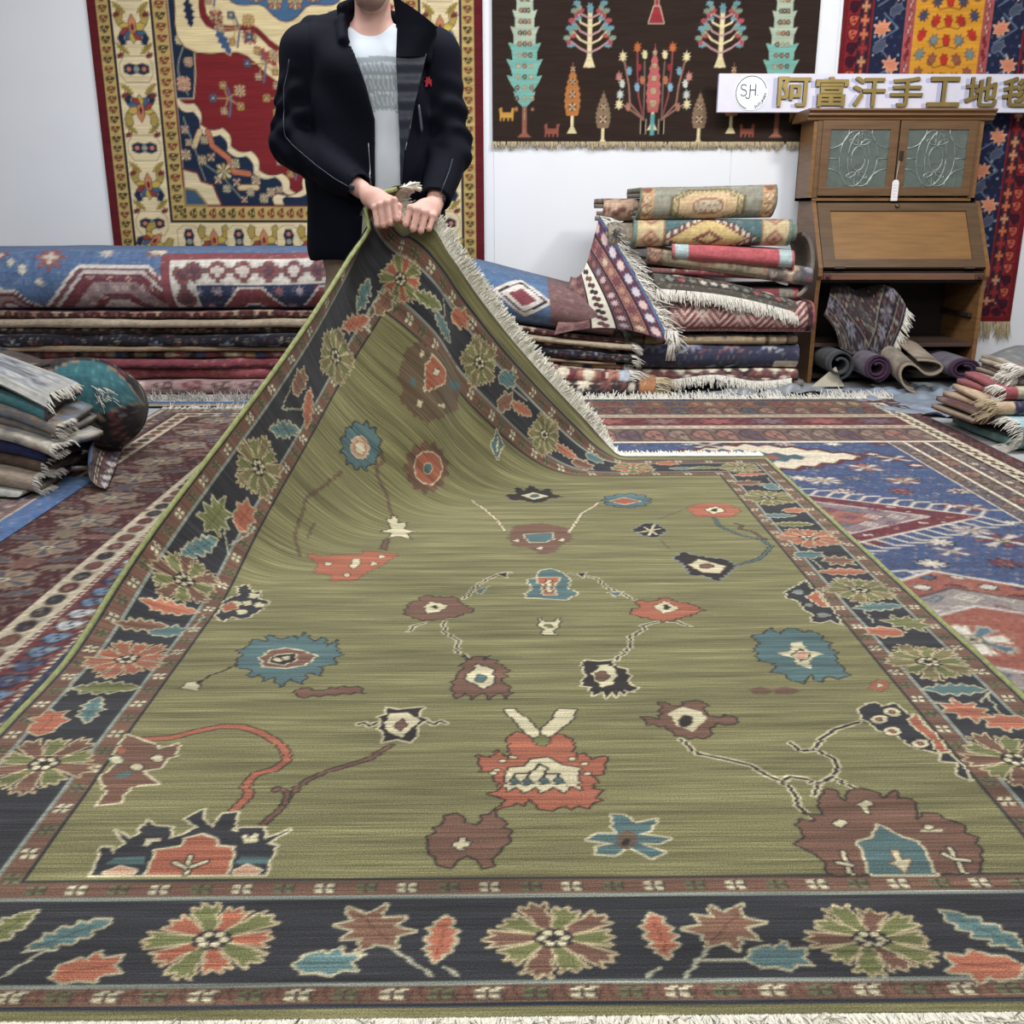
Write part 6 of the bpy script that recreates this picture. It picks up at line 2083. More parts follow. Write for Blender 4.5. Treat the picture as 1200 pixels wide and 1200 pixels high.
def bureau():
    root = empty('bureau', ((BX0 + BX1) / 2, 6.0, 0), 'brown oak bureau with two leaded glass doors and sloping desk lid', 'bureau')
    side = wood('oak_side', (122, 88, 54))
    frame = wood_x('oak_frame', (104, 78, 54))
    panel = wood_x('oak_panel', (132, 98, 60), .4, .16)
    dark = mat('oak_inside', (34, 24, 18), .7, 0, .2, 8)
    HX0, HX1 = BX0 - .025, BX1 - .035          # the upper case
    HY = 6.0
    # sides of the lower case with the sloping shoulder
    for x in (BX0, BX1 - .024):
        mb = MB()
        prof = [(BYB, 0), (BYB, 1.04), (HY + .01, 1.04), (HY - .012, 1.015), (BYF - .03, .672), (BYF - .034, .625), (BYF - .012, .600), (BYF, .52), (BYF, .0)]
        mb.prism(prof, 0, x, x + .024)
        mb.build('side_panel', side, root)
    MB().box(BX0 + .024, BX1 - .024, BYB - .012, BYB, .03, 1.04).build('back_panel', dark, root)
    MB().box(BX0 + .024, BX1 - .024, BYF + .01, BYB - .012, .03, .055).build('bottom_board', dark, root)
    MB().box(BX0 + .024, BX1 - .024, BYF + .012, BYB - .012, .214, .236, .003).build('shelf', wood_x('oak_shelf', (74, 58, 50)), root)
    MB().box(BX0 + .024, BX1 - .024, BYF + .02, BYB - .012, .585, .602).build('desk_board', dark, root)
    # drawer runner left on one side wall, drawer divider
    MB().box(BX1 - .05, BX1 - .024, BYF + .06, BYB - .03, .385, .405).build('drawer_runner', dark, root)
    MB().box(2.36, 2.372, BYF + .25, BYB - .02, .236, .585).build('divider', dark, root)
    # rail under the lid with two pull-out supports
    rl = MB().box(BX0 + .024, BX1 - .024, BYF - .018, BYF + .02, .603, .640, .004).build('rail', wood_x('oak_rail', (110, 78, 62)), root)
    for x in (BX0 + .055, BX1 - .055):
        lp = MB().box(x - .022, x + .022, BYF - .030, BYF + .02, .606, .638, .004).build('support_slide', wood_x('oak_slide', (92, 62, 50)), root)
        MB().tube([(x, BYF - .028, .622), (x, BYF - .042, .622), (x, BYF - .048, .622)], [.006, .010, .005], 10).build('knob', mat('brown_knob', (70, 44, 36), .4), lp, True)
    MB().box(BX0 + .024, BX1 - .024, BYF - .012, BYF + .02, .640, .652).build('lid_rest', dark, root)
    # the sloping lid: frame, sunk panel, lip, lock, hinges
    a, b = np.array([HY - .002, 1.022]), np.array([BYF - .022, .668])
    d = (b - a) / np.linalg.norm(b - a)
    n = np.array([d[1], -d[0]])
    if n[0] > 0:
        n = -n
    L = np.linalg.norm(b - a)

    def slab(x0, x1, s0, s1, t0, t1):
        mb = MB()
        q = []
        for s, t in ((s0, t0), (s1, t0), (s1, t1), (s0, t1)):
            p = a + d * s + n * t
            q.append((p[0], p[1]))
        return mb.prism(q, 0, x0, x1)
    lx0, lx1 = BX0 + .026, BX1 - .026
    lid = slab(lx0 + .01, lx1 - .01, .01, L - .01, -.006, .004).build('desk_lid', panel, root)
    slab(lx0 + .075, lx1 - .075, .055, L - .055, .004, .0055).build('lid_panel', panel, lid)
    fm = wood_x('oak_lid_frame', (90, 70, 50))
    for args in ((lx0, lx1, 0, .052), (lx0, lx1, L - .052, L)):
        slab(args[0], args[1], args[2], args[3], -.008, .014).build('lid_rail', fm, lid)
    for args in ((lx0, lx0 + .07), (lx1 - .07, lx1)):
        slab(args[0], args[1], .052, L - .052, -.008, .014).build('lid_stile', fm, lid)
    brass = mat('old_brass', (110, 96, 78), .45, .7, .2, 60)
    p = a + d * .025 + n * .016
    MB().tube([(2.325, p[0], p[1]), (2.325, p[0] + n[0] * .014, p[1] + n[1] * .014), (2.325, p[0] + n[0] * .018, p[1] + n[1] * .018)], [.012, .012, .006], 12).build('lid_knob', brass, lid, True)
    for x in (BX0 + .12, BX1 - .12):
        p = a + d * (L - .006) + n * .012
        MB().box(x - .03, x + .03, p[0] - .006, p[0] + .012, p[1] - .012, p[1]).build('hinge', brass, lid)
    # upper case
    for x in (HX0, HX1 - .022):
        MB().box(x, x + .022, HY + .004, BYB, 1.04, 1.485).build('case_side', side, root)
    MB().box(HX0, HX1, BYB - .012, BYB, 1.04, 1.485).build('case_back', mat('case_back_green', (58, 66, 54), .7, 0, .6, 7), root)
    MB().box(HX0, HX1, HY + .004, BYB, 1.04, 1.058).build('case_floor', side, root)
    MB().box(HX0 + .022, HX0 + .05, HY - .002, HY + .02, 1.058, 1.485).build('case_stile', frame, root)
    MB().box(HX1 - .045, HX1 - .022, HY - .002, HY + .02, 1.058, 1.485).build('case_stile', frame, root)
    # stepped cornice
    mb = MB()
    prof = [(HY + .30, 1.482), (HY + .30, 1.540), (HY - .046, 1.540), (HY - .050, 1.530), (HY - .030, 1.516), (HY - .034, 1.506), (HY - .012, 1.494), (HY - .010, 1.482)]
    mb.prism(prof, 0, HX0 - .045, HX1 + .045)
    mb.build('cornice', wood_x('oak_cornice', (116, 84, 54)), root)
    # things seen dimly through the glass belong to the inside: a shelf and wrapped paper
    MB().box(HX0 + .022, HX1 - .022, HY + .05, BYB - .012, 1.25, 1.262).build('case_shelf', frame, root)
    glass = mat('leaded_glass', (186, 200, 192), .06, 0, .12, 30, .9, 40, .9, (1, 1, 1), .80)
    lead = mat('lead_came', (176, 182, 178), .35, .7, .1, 60)
    iron = mat('dark_iron', (60, 56, 52), .5, .7)
    dw = [(HX0 + .048, 2.298, frame), (2.306, HX1 - .042, frame)]
    for k, (x0, x1, m) in enumerate(dw):
        z0, z1 = 1.068, 1.478
        y0, y1 = HY - .014, HY + .006
        e = .048
        dr = MB().box(x0, x1, y0, y1, z1 - e, z1, .003).box(x0, x1, y0, y1, z0, z0 + e, .003).box(x0, x0 + e, y0 + .001, y1, z0 + e - .002, z1 - e + .002, .002).box(x1 - e, x1, y0 + .001, y1, z0 + e - .002, z1 - e + .002, .002).build('glass_door', m, root)
        g0, g1, h0, h1 = x0 + e, x1 - e, z0 + e, z1 - e
        MB().box(g0 - .004, g1 + .004, HY - .006, HY - .002, h0 - .004, h1 + .004).build('pane', glass, dr)
        cx, cz = (g0 + g1) / 2, (h0 + h1) / 2
        W, H = (g1 - g0) / 2, (h1 - h0) / 2
        T = np.linspace(0, 2 * PI, 33)
        cs = [[(cx + .24 * W * math.cos(t), cz + .42 * H * math.sin(t)) for t in T], [(cx - .14 * W + .5 * W * math.cos(t), cz + .97 * H * math.sin(t)) for t in T], [(cx + .14 * W + .5 * W * math.cos(t), cz + .97 * H * math.sin(t)) for t in T],
              [(g0, cz), (cx - .64 * W, cz)], [(cx + .64 * W, cz), (g1, cz)]]
        for sx in (-1, 1):
            for sz in (-1, 1):
                cs.append([(cx + sx * W * (1 - .62 * math.sin(t)), cz + sz * H * (.36 + .64 * (1 - math.cos(t)))) for t in np.linspace(0, PI / 2, 10)])
        for sz in (-1, 1):
            c0 = cz + sz * .44 * H
            cs.append([(cx + .07 * W * math.sin(t), c0 + sz * (.25 + .25 * (1 - math.cos(t)) / 1.0 - .25) * H) for t in np.linspace(0, PI, 9)] + [(cx - .07 * W * math.sin(t), c0 + sz * (.25 * (1 + math.cos(t))) * H * 1.0) for t in np.linspace(0, PI, 9)])
            for sx in (-1, 1):
                cs.append([(cx + sx * W * (.05 + .15 * (1 - math.cos(t))), c0 + sz * H * (.05 + .10 * math.sin(t) + .06 * (1 - math.cos(t)))) for t in np.linspace(0, PI, 9)] + [(cx + sx * W * (.05 + .15 * (1 + math.cos(t))), c0 + sz * H * (.05 - .10 * math.sin(t) * .6 + .06 * (1 + math.cos(t)))) for t in np.linspace(0, PI, 9)])
        for q in cs:
            MB().tube([(x, HY - .0085, z) for x, z in q], .0026, 5).build('lead_came', lead, dr, True)
        if k == 1:
            MB().box(x0 + .006, x0 + .030, y0 - .006, y0, 1.262, 1.315, .002).build('lock_plate', iron, dr)
    tagm = mat('tag_card', (226, 222, 222), .8)
    tg = empty('price_tag', (2.300, HY - .03, 1.04), 'small white paper price tag hanging from the bureau door', 'tag')
    MB().prism([(2.283, 1.040), (2.322, 1.040), (2.322, 1.142), (2.314, 1.156), (2.292, 1.156), (2.283, 1.142)], 1, HY - .032, HY - .030).build('card', tagm, tg)
    MB().tube([(2.302, HY - .031, 1.150), (2.306, HY - .026, 1.19), (2.314, HY - .022, 1.262)], .0012, 4).build('string', tagm, tg, True)
    for k, z in enumerate(np.linspace(1.06, 1.125, 5)):
        MB().box(2.290, 2.315 - .006 * (k % 2), HY - .0324, HY - .032, z, z + .0022).build('printed_line', mat('tag_print', (170, 160, 170), .8), tg)


def banner():
    X0, X1, Z0, Z1, Y = 1.292, 3.46, 1.541, 1.752, 6.215
    root = empty('sign_board', ((X0 + X1) / 2, Y, Z0), 'long white shop sign with round emblem and gold characters standing on the bureau', 'sign')
    MB().box(X0, X1, Y, Y + .035, Z0, Z1, .003).build('board', mat('sign_white', (214, 212, 226), .5), root)
    gold = mat('sign_gold', (150, 130, 76), .38, .45, .12, 12)
    edge = mat('sign_letter_edge', (224, 222, 232), .5)
    lilac = mat('sign_lilac', (176, 178, 206), .6)
    lineM = mat('sign_line', (58, 60, 50), .6)

    def text_mesh(body, size, off=0.0, extr=0.0):
        c = bpy.data.curves.new('lettering', 'FONT')
        c.body = body
        c.size = size
        c.offset = off
        c.extrude = extr
        c.align_x = 'CENTER'
        o = bpy.data.objects.new('lettering', c)
        COL.objects.link(o)
        dg = bpy.context.evaluated_depsgraph_get()
        me = bpy.data.meshes.new_from_object(o.evaluated_get(dg))
        vs = np.array([v.co[:] for v in me.vertices])
        fs = [tuple(p.vertices) for p in me.polygons]
        bpy.data.objects.remove(o)
        bpy.data.curves.remove(c)
        return vs, fs

    def put_text(body, cx, z0, z1, w, off, name, m, depth, y):
        v0, f0 = text_mesh(body, 1.0, 0.0, .5)
        vs, fs = [], []
        # heavy strokes: the glyph laid over itself, slightly shifted
        for k, (a, b) in enumerate(((-1, -1), (-1, 1), (1, -1), (1, 1), (0, 0))):
            vs.append(v0 + np.array([a * off, b * off, .02 * k]))
            fs += [tuple(i + k * len(v0) for i in f) for f in f0]
        vs = np.concatenate(vs)
        lo, hi = vs.min(0), vs.max(0)
        q = (vs - lo) / (hi - lo)
        P = np.stack([cx + (q[:, 0] - .5) * w, y - depth * q[:, 2], z0 + (z1 - z0) * q[:, 1]], 1)
        return mesh_obj(name, P, fs, m, root, False)
    # 阿富汗手工地毯 in raised gold characters
    for k, ch in enumerate('阿富汗手工地毯'):
        cx = 1.735 + .2215 * k
        put_text(ch, cx - .026, 1.566, 1.729, .192, .020, 'printed_shadow', lilac, .0012, Y)
        put_text(ch, cx, 1.572, 1.735, .192, .020, 'character', gold, .016, Y - .001)
    # round emblem: SH. inside an open ring
    ex, ez, er = 1.486, 1.648, .098
    T = np.linspace(0, 2 * PI, 49)[:-1]
    MB().prism([(ex + er * math.cos(t), ez + er * math.sin(t)) for t in T], 1, Y - .004, Y + .002).build('emblem_disc', mat('sign_disc', (232, 236, 242), .5), root)
    ring = [(ex + er * .92 * math.cos(t), Y - .005, ez + er * .92 * math.sin(t)) for t in np.linspace(math.radians(15), math.radians(255), 50)]
    MB().tube(ring, .0022, 5).build('emblem_ring', lineM, root, True)
    # thin strokes of the monogram
    S = [(ex - .046 + .016 * math.cos(t), Y - .005, ez + .030 + .014 * math.sin(t)) for t in np.linspace(.4, PI * 1.5, 12)] + [(ex - .046 + .018 * math.cos(t), Y - .005, ez - .001 + .0165 * math.sin(t)) for t in np.linspace(PI / 2, -PI * .85, 14)]
    MB().tube(S, .0028, 5).build('emblem_letter', lineM, root, True)
    J = [(ex - .008, Y - .005, ez + .044), (ex - .008, Y - .005, ez - .018)] + [(ex - .020 + .012 * math.cos(t), Y - .005, ez - .018 + .014 * math.sin(t)) for t in np.linspace(0, -PI * .9, 9)]
    MB().tube(J, .0028, 5).tube([(ex - .008, Y - .005, ez + .014), (ex + .024, Y - .005, ez + .014)], .0028, 5).tube([(ex + .024, Y - .005, ez + .046), (ex + .024, Y - .005, ez - .016)], .0028, 5).build('emblem_letter', lineM, root, True)
    MB().box(ex + .037, ex + .042, Y - .006, Y - .003, ez - .017, ez - .012).build('emblem_dot', lineM, root)
    # small ring of letters along the lower edge
    word = 'SHTUMAN'
    for k, ch in enumerate(word):
        t = math.radians(-70 + 62 * k / (len(word) - 1))
        vs, fs = text_mesh(ch, .024, .0, .001)
        vs = vs - (vs.min(0) + vs.max(0)) / 2
        r = t + PI / 2
        P = np.stack([ex + er * .84 * math.cos(t) + vs[:, 0] * math.cos(r) - vs[:, 1] * math.sin(r), Y - .005 - vs[:, 2], ez + er * .84 * math.sin(t) + vs[:, 0] * math.sin(r) + vs[:, 1] * math.cos(r)], 1)
        mesh_obj('emblem_letter', P, fs, lineM, root, False)


def roll(name, label, cx, y0, y1, z0, r, turns, t, c_out, c_in, squash=1.0, dx=0.0, loose=0.0, group='rolled rugs under the bureau'):
    """A rug rolled up, its end towards the viewer; spiral of cloth thickness t along y."""
    n = int(34 * turns)
    th = np.linspace(0, 2 * PI * turns, n)
    rr = r - t / 2 - (r * .72 - t) * (th / th[-1]) * (1 + loose)
    rr = np.maximum(rr, t)
    a0 = -PI * .45
    p = np.stack([rr * np.cos(a0 + th), rr * squash * np.sin(a0 + th)], 1)
    loop, s, side = thicken(p, t)
    ny = 26
    Y = np.linspace(y0, y1, ny)
    P = np.zeros((ny, len(loop), 3))
    P[..., 0] = cx + loop[None, :, 0] + (dx * (Y - y0) / (y1 - y0))[:, None]
    P[..., 1] = Y[:, None] + .006 * np.sin(s * 12)[None]
    P[..., 2] = z0 + r * squash + loop[None, :, 1]
    m = len(s)
    F = grid_faces(ny, m, True)[:, ::-1]
    h = m // 2
    caps = []
    for e, fl in ((0, True), (ny - 1, False)):
        k = np.arange(h - 1)
        q = np.stack([e * m + k, e * m + k + 1, e * m + m - 2 - k, e * m + m - 1 - k], -1)
        caps.append(q[:, ::-1] if fl else q)
    C = np.zeros((ny, m, 3), np.float32)
    C[:] = np.where((side > .5)[None, :, None], lin(c_in).astype(np.float32), lin(c_out).astype(np.float32))
    C[:2] = lin(c_in) * .8
    U = np.ones((ny, 1)) * s[None]
    V = Y[:, None] * np.ones((1, m))
    scatter(C, U, V, .06, .06, 'rosette', [c_out, tuple(int(x * .8) for x in c_out), tuple(min(255, int(x * 1.2)) for x in c_out)], None, 3, (side < .5)[None] * (np.arange(ny) > 1)[:, None] * .8)
    root = empty(name, (cx, (y0 + y1) / 2, z0), label, 'rug', group)
    mesh_obj('pile', P.reshape(-1, 3), np.concatenate([F] + caps), PILE, root, True, C, np.stack([U, V], -1))
    return root


def under_bureau():
    roll('rolled_rug', 'grey rolled rug with open dark centre in the bureau\'s lowest space', 1.945, 5.57, 6.2, .057, .088, 1.6, .013, (84, 86, 90), (70, 72, 76))
    roll('rolled_rug', 'mauve rolled rug with purple spiral end beside the grey roll', 2.128, 5.48, 6.2, .057, .080, 2.6, .012, (104, 94, 106), (76, 44, 74))
    roll('rolled_rug', 'mauve rolled rug with flattened purple end beside the bureau\'s right wall', 2.640, 5.52, 6.2, .057, .100, 2.5, .013, (106, 98, 112), (74, 42, 72), .66)
    # the half open tan roll
    p = []
    for k in range(12):
        t = k / 11
        p.append((2.21 + .02 * t + .0, .165 - .155 * (1 - t) ** 1.6))
    pts = np.array([(2.345, .002), (2.30, .010), (2.255, .055), (2.235, .11), (2.255, .155), (2.30, .165), (2.34, .14), (2.375, .105), (2.42, .098), (2.462, .115), (2.478, .145), (2.455, .168), (2.40, .180), (2.33, .182)])
    t = np.linspace(0, len(pts) - 1, 70)
    q = bspline(len(pts), t) @ pts
    loop, s, side = thicken(q, .011)
    ny = 24
    Y = np.linspace(5.36, 6.15, ny)
    P = np.zeros((ny, len(loop), 3))
    P[..., 0] = loop[None, :, 0] + .04 * ((Y - 5.36) / .8)[:, None] - .03
    P[..., 1] = Y[:, None] + .10 * (loop[None, :, 1] - .05)
    P[..., 2] = loop[None, :, 1] * 1.0 + .062 * np.clip((Y - 5.36) / .4, 0, 1)[:, None] + .016
    C = np.zeros((ny, len(s), 3), np.float32)
    C[:] = lin((150, 134, 112))
    U, V = np.ones((ny, 1)) * s[None], Y[:, None] * np.ones((1, len(s)))
    scatter(C, U, V, .09, .09, 'rosette', [(150, 112, 96), (120, 116, 106), (166, 150, 126)], None, 3)
    put(C, (V < 5.42) * 1.0, (92, 72, 62))
    put(C, (V < 5.375) * 1.0, (150, 134, 112))
    root = empty('rolled_rug', (2.35, 5.75, .02), 'half unrolled tan rug spilling out below the bureau shelf', 'rug', 'rolled rugs under the bureau')
    F = grid_faces(ny, len(s), True)[:, ::-1]
    m, h = len(s), len(s) // 2
    k = np.arange(h - 1)
    caps = [np.stack([k, k + 1, m - 2 - k, m - 1 - k], -1)[:, ::-1], (np.stack([k, k + 1, m - 2 - k, m - 1 - k], -1) + (ny - 1) * m)]
    mesh_obj('pile', P.reshape(-1, 3), np.concatenate([F] + caps), PILE, root, True, C, np.stack([U, V], -1))
    # dark rug thrown on the shelf, colours darkened further for the bureau's shade, corner hanging
    nx, ny = 80, 80
    T_, R_, L_, B_ = np.array([2.185, 5.715, .105]), np.array([2.350, 5.735, .300]), np.array([1.868, 5.735, .300]), np.array([2.06, 6.02, .42])

    def fn(a, b):
        out = []
        P = (1 - a)[..., None] * (1 - b)[..., None] * T_ + (a * (1 - b))[..., None] * R_ + ((1 - a) * b)[..., None] * L_ + (a * b)[..., None] * B_
        s = np.clip((a + b) - .62, 0, 2)
        P[..., 2] += .24 * np.sin(np.clip(s / 1.38, 0, 1) * PI) ** .8 * (.8 + .25 * np.sin(a * 6 + 1) * np.sin(b * 5))
        P[..., 1] -= .045 * np.exp(-((a + b - .75) / .3) ** 2) + .012 * np.sin(a * 9 - b * 7)
        P[..., 1] += .10 * np.clip(s - .2, 0, 1)
        P[..., 0] += .015 * np.sin(b * 8)
        return P[..., 0], P[..., 1], P[..., 2]
    P = sheet_grid(nx, ny, fn)
    A = np.linspace(0, .55, nx)[:, None] * np.ones((1, ny))
    B = np.ones((nx, 1)) * np.linspace(0, .55, ny)[None]
    C = design(A, B, 1.2, 1.2, dict(field=(56, 50, 54), ends='all', seed=4, busy=.35, fm=('hook', [(104, 92, 88), (76, 64, 68), (76, 36, 42)], (34, 28, 34), None, .06, .06),
                                    bands=[(.020, (40, 42, 54)), (.006, (118, 106, 96)), (.04, (46, 38, 44), 'diamond', [(118, 110, 104), (86, 40, 46)], None, .04), (.006, (118, 106, 96)), (.10, (42, 36, 44), 'rosette', [(118, 116, 130), (92, 84, 94)], (70, 62, 72), .12, [(60, 56, 78)]), (.006, (118, 106, 96))]))
    root = empty('draped_rug', (2.1, 5.85, .24), 'dark patterned rug crumpled on the bureau shelf with fringed corner hanging down', 'rug')
    sheet_obj(root, 'pile', P, C, np.stack([A, B], -1), .009)
    rr = np.random.RandomState(3)
    n = 260
    i = rr.rand(n) * (nx - 1)
    E = np.stack([np.interp(i, np.arange(nx), P[:, 0, c]) for c in range(3)], 1)
    fringe('fringe', E, np.tile([.55, -.2, -.7], (n, 1)), .05, FRINGE_W, root, .008, 7, .5)
    # sheets of packing material on the floor
    def crumple(name, label, x0, x1, y0, y1, z, c, seed, amp=.03, cat='plastic sheet', rough=.4):
        nx, ny = 60, 50
        A = np.linspace(0, 1, nx)[:, None] * np.ones((1, ny))
        B = np.ones((nx, 1)) * np.linspace(0, 1, ny)[None]
        X, Y = x0 + (x1 - x0) * A, y0 + (y1 - y0) * B
        zz = np.abs(noise1(X * 9 + Y * 5, seed)) * np.abs(noise1(Y * 11 - X * 4, seed + 1)) * amp + z
        P = np.stack([X + .03 * noise1(Y * 8, seed + 2), Y + .03 * noise1(X * 8, seed + 3), zz], -1)
        o = mesh_obj(name, P.reshape(-1, 3), grid_faces(nx, ny), mat(name + str(seed), c, rough, 0, .25, 9, .3, 30), None, True)
        return tag(o, label, cat)
    crumple('plastic_sheet', 'crumpled pale blue plastic sheeting on the floor before the bureau', 1.95, 2.62, 4.75, 5.55, .006, (136, 146, 160), 3, .06)
    crumple('plastic_sheet', 'crumpled grey plastic sheeting at the foot of the tall pile', .95, 1.84, 5.27, 5.52, .006, (128, 132, 138), 5, .08)
    cd = MB()
    cd.prism([(1.80, .015), (1.99, .015), (1.93, .13)], 1, 5.60, 5.606)
    o = cd.build('card_sheet', mat('card_cream', (196, 188, 166), .8), None)
    tag(o, 'cream triangular piece of card leaning at the bureau\'s foot', 'card')
    cb = MB().tube([(2.90, 6.385, .32), (2.955, 6.38, .30), (3.0, 6.37, .25), (3.02, 6.36, .18), (3.015, 6.34, .08), (2.96, 6.25, .02), (2.93, 6.0, .012)], .006, 7).build('cable', mat('cable_white', (214, 212, 206), .5), None, True)
    tag(cb, 'white electric cable running down the wall beside the bureau', 'cable')


bureau()
banner()
under_bureau()

# ================================================================== smooth bodies from blended solids
class Vox:
    def __init__(self, lo, hi, h):
        self.lo, self.h = np.array(lo, float), h
        self.n = np.ceil((np.array(hi) - self.lo) / h).astype(int) + 1
        self.F = np.full(self.n, 1.0, np.float32)
        self.ax = [self.lo[k] + h * np.arange(self.n[k]) for k in range(3)]

    def sub(self, lo, hi):
        sl = []
        for k in range(3):
            a = int(max(0, math.floor((lo[k] - self.lo[k]) / self.h)))
            b = int(min(self.n[k], math.ceil((hi[k] - self.lo[k]) / self.h) + 1))
            sl.append(slice(a, max(a, b)))
        X, Y, Z = [self.ax[k][sl[k]].astype(np.float32).reshape([-1 if j == k else 1 for j in range(3)]) for k in range(3)]
        return tuple(sl), X, Y, Z

    def blend(self, sl, d, k, op='u'):
        F = self.F[sl]
        if op == 'u':
            h = np.clip(.5 + .5 * (F - d) / k, 0, 1) if k > 0 else (F > d) * 1.0
            self.F[sl] = F * (1 - h) + d * h - k * h * (1 - h)
        elif op == 's':
            h = np.clip(.5 - .5 * (F + d) / k, 0, 1) if k > 0 else (F < -d) * 1.0
            self.F[sl] = F * (1 - h) - d * h + k * h * (1 - h)

    def cone(self, a, b, ra, rb, k=.02, sq=(1, 1, 1), op='u', wr=None):
        """Tapered capsule from a to b; sq squashes space for flat limbs."""
        a, b = np.array(a, float), np.array(b, float)
        m = max(ra, rb) * max(1 / min(sq), 1) + 2.5 * k + .02
        sl, X, Y, Z = self.sub(np.minimum(a, b) - m, np.maximum(a, b) + m)
        s = np.array(sq)
        d = (b - a) * s
        px, py, pz = (X - a[0]) * s[0], (Y - a[1]) * s[1], (Z - a[2]) * s[2]
        t = np.clip((px * d[0] + py * d[1] + pz * d[2]) / max(d @ d, 1e-9), 0, 1)
        r = ra + (rb - ra) * t
        if wr is not None:
            r = r + wr(t, px, py, pz)
        D = np.sqrt((px - d[0] * t) ** 2 + (py - d[1] * t) ** 2 + (pz - d[2] * t) ** 2) - r
        self.blend(sl, D, k, op)
        return self

    def ell(self, c, r, k=.02, op='u'):
        c, r = np.array(c, float), np.array(r, float)
        sl, X, Y, Z = self.sub(c - r - 2.5 * k - .02, c + r + 2.5 * k + .02)
        q = np.sqrt(((X - c[0]) / r[0]) ** 2 + ((Y - c[1]) / r[1]) ** 2 + ((Z - c[2]) / r[2]) ** 2)
        self.blend(sl, (q - 1) * r.min(), k, op)
        return self

    def chain(self, pts, rs, k=.01, **kw):
        for i in range(len(pts) - 1):
            self.cone(pts[i], pts[i + 1], rs[i], rs[i + 1], k, **kw)
        return self

    def mesh(self):
        """Surface nets."""
        F = self.F
        S = F < 0
        c = np.zeros(tuple(self.n - 1), np.uint8)
        for i in (0, 1):
            for j in (0, 1):
                for k in (0, 1):
                    c += S[i:self.n[0] - 1 + i, j:self.n[1] - 1 + j, k:self.n[2] - 1 + k]
        cell = np.argwhere((c > 0) & (c < 8))
        idx = np.full(c.shape, -1, np.int32)
        idx[cell[:, 0], cell[:, 1], cell[:, 2]] = np.arange(len(cell))
        P = np.zeros((len(cell), 3))
        N = np.zeros(len(cell))
        cor = np.array([(i, j, k) for i in (0, 1) for j in (0, 1) for k in (0, 1)])
        val = np.stack([F[cell[:, 0] + q[0], cell[:, 1] + q[1], cell[:, 2] + q[2]] for q in cor], 1)
        for a in range(8):
            for b in range(a + 1, 8):
                if np.abs(cor[a] - cor[b]).sum() != 1:
                    continue
                m = (val[:, a] < 0) != (val[:, b] < 0)
                t = val[m, a] / (val[m, a] - val[m, b])
                P[m] += cor[a] + (cor[b] - cor[a]) * t[:, None]
                N[m] += 1
        V = self.lo + self.h * (cell + P / N[:, None])
        faces = []
        for ax in range(3):
            sl0 = [slice(None)] * 3
            sl1 = [slice(None)] * 3
            sl0[ax] = slice(0, -1)
            sl1[ax] = slice(1, None)
            a, b = S[tuple(sl0)], S[tuple(sl1)]
            e = np.argwhere(a != b)
            u, v = (ax + 1) % 3, (ax + 2) % 3
            e = e[(e[:, u] > 0) & (e[:, v] > 0) & (e[:, u] < self.n[u] - 1) & (e[:, v] < self.n[v] - 1)]
            fl = a[e[:, 0], e[:, 1], e[:, 2]]
            q = []
            for du, dv in ((-1, -1), (0, -1), (0, 0), (-1, 0)):
                g = e.copy()
                g[:, u] += du
                g[:, v] += dv
                q.append(idx[g[:, 0], g[:, 1], g[:, 2]])
            q = np.stack(q, 1)
            q[~fl] = q[~fl][:, ::-1]
            faces.append(q)
        Fq = np.concatenate(faces)
        Fq = Fq[(Fq >= 0).all(1)]
        return V, Fq


PX, PY = -.436, 3.70            # where the person stands
ELB_L, ELB_R = (-.715, 3.66, 1.205), (-.172, 3.66, 1.185)
SHO_L, SHO_R = (-.655, 3.71, 1.50), (-.225, 3.71, 1.49)
WRI_L, WRI_R = (-.455, 3.465, 1.048), (-.215, 3.455, 1.005)


def head_solid(v):
    hx, hy, hz = -.424, 3.655, 1.745
    v.ell((hx, hy + .015, hz + .035), (.076, .096, .090), .02)
    v.ell((hx, hy - .012, hz - .045), (.060, .078, .078), .03)
    v.ell((hx, hy - .060, hz - .103), (.032, .026, .020), .03)       # chin
    v.ell((hx, hy - .104, hz - .012), (.014, .020, .026), .014)      # nose
    v.cone((hx, hy - .09, hz + .022), (hx, hy - .108, hz - .018), .007, .012, .012)
    v.cone((hx - .018, hy - .092, hz - .062), (hx + .018, hy - .092, hz - .062), .006, .006, .006)  # lips
    for s in (-1, 1):
        v.ell((hx + s * .030, hy - .100, hz + .012), (.016, .016, .010), .008, 's')
        v.ell((hx + s * .076, hy + .015, hz - .008), (.010, .018, .030), .006)
        v.cone((hx + s * .046, hy - .084, hz + .030), (hx + s * .014, hy - .093, hz + .030), .006, .006, .008)
    return hx, hy, hz


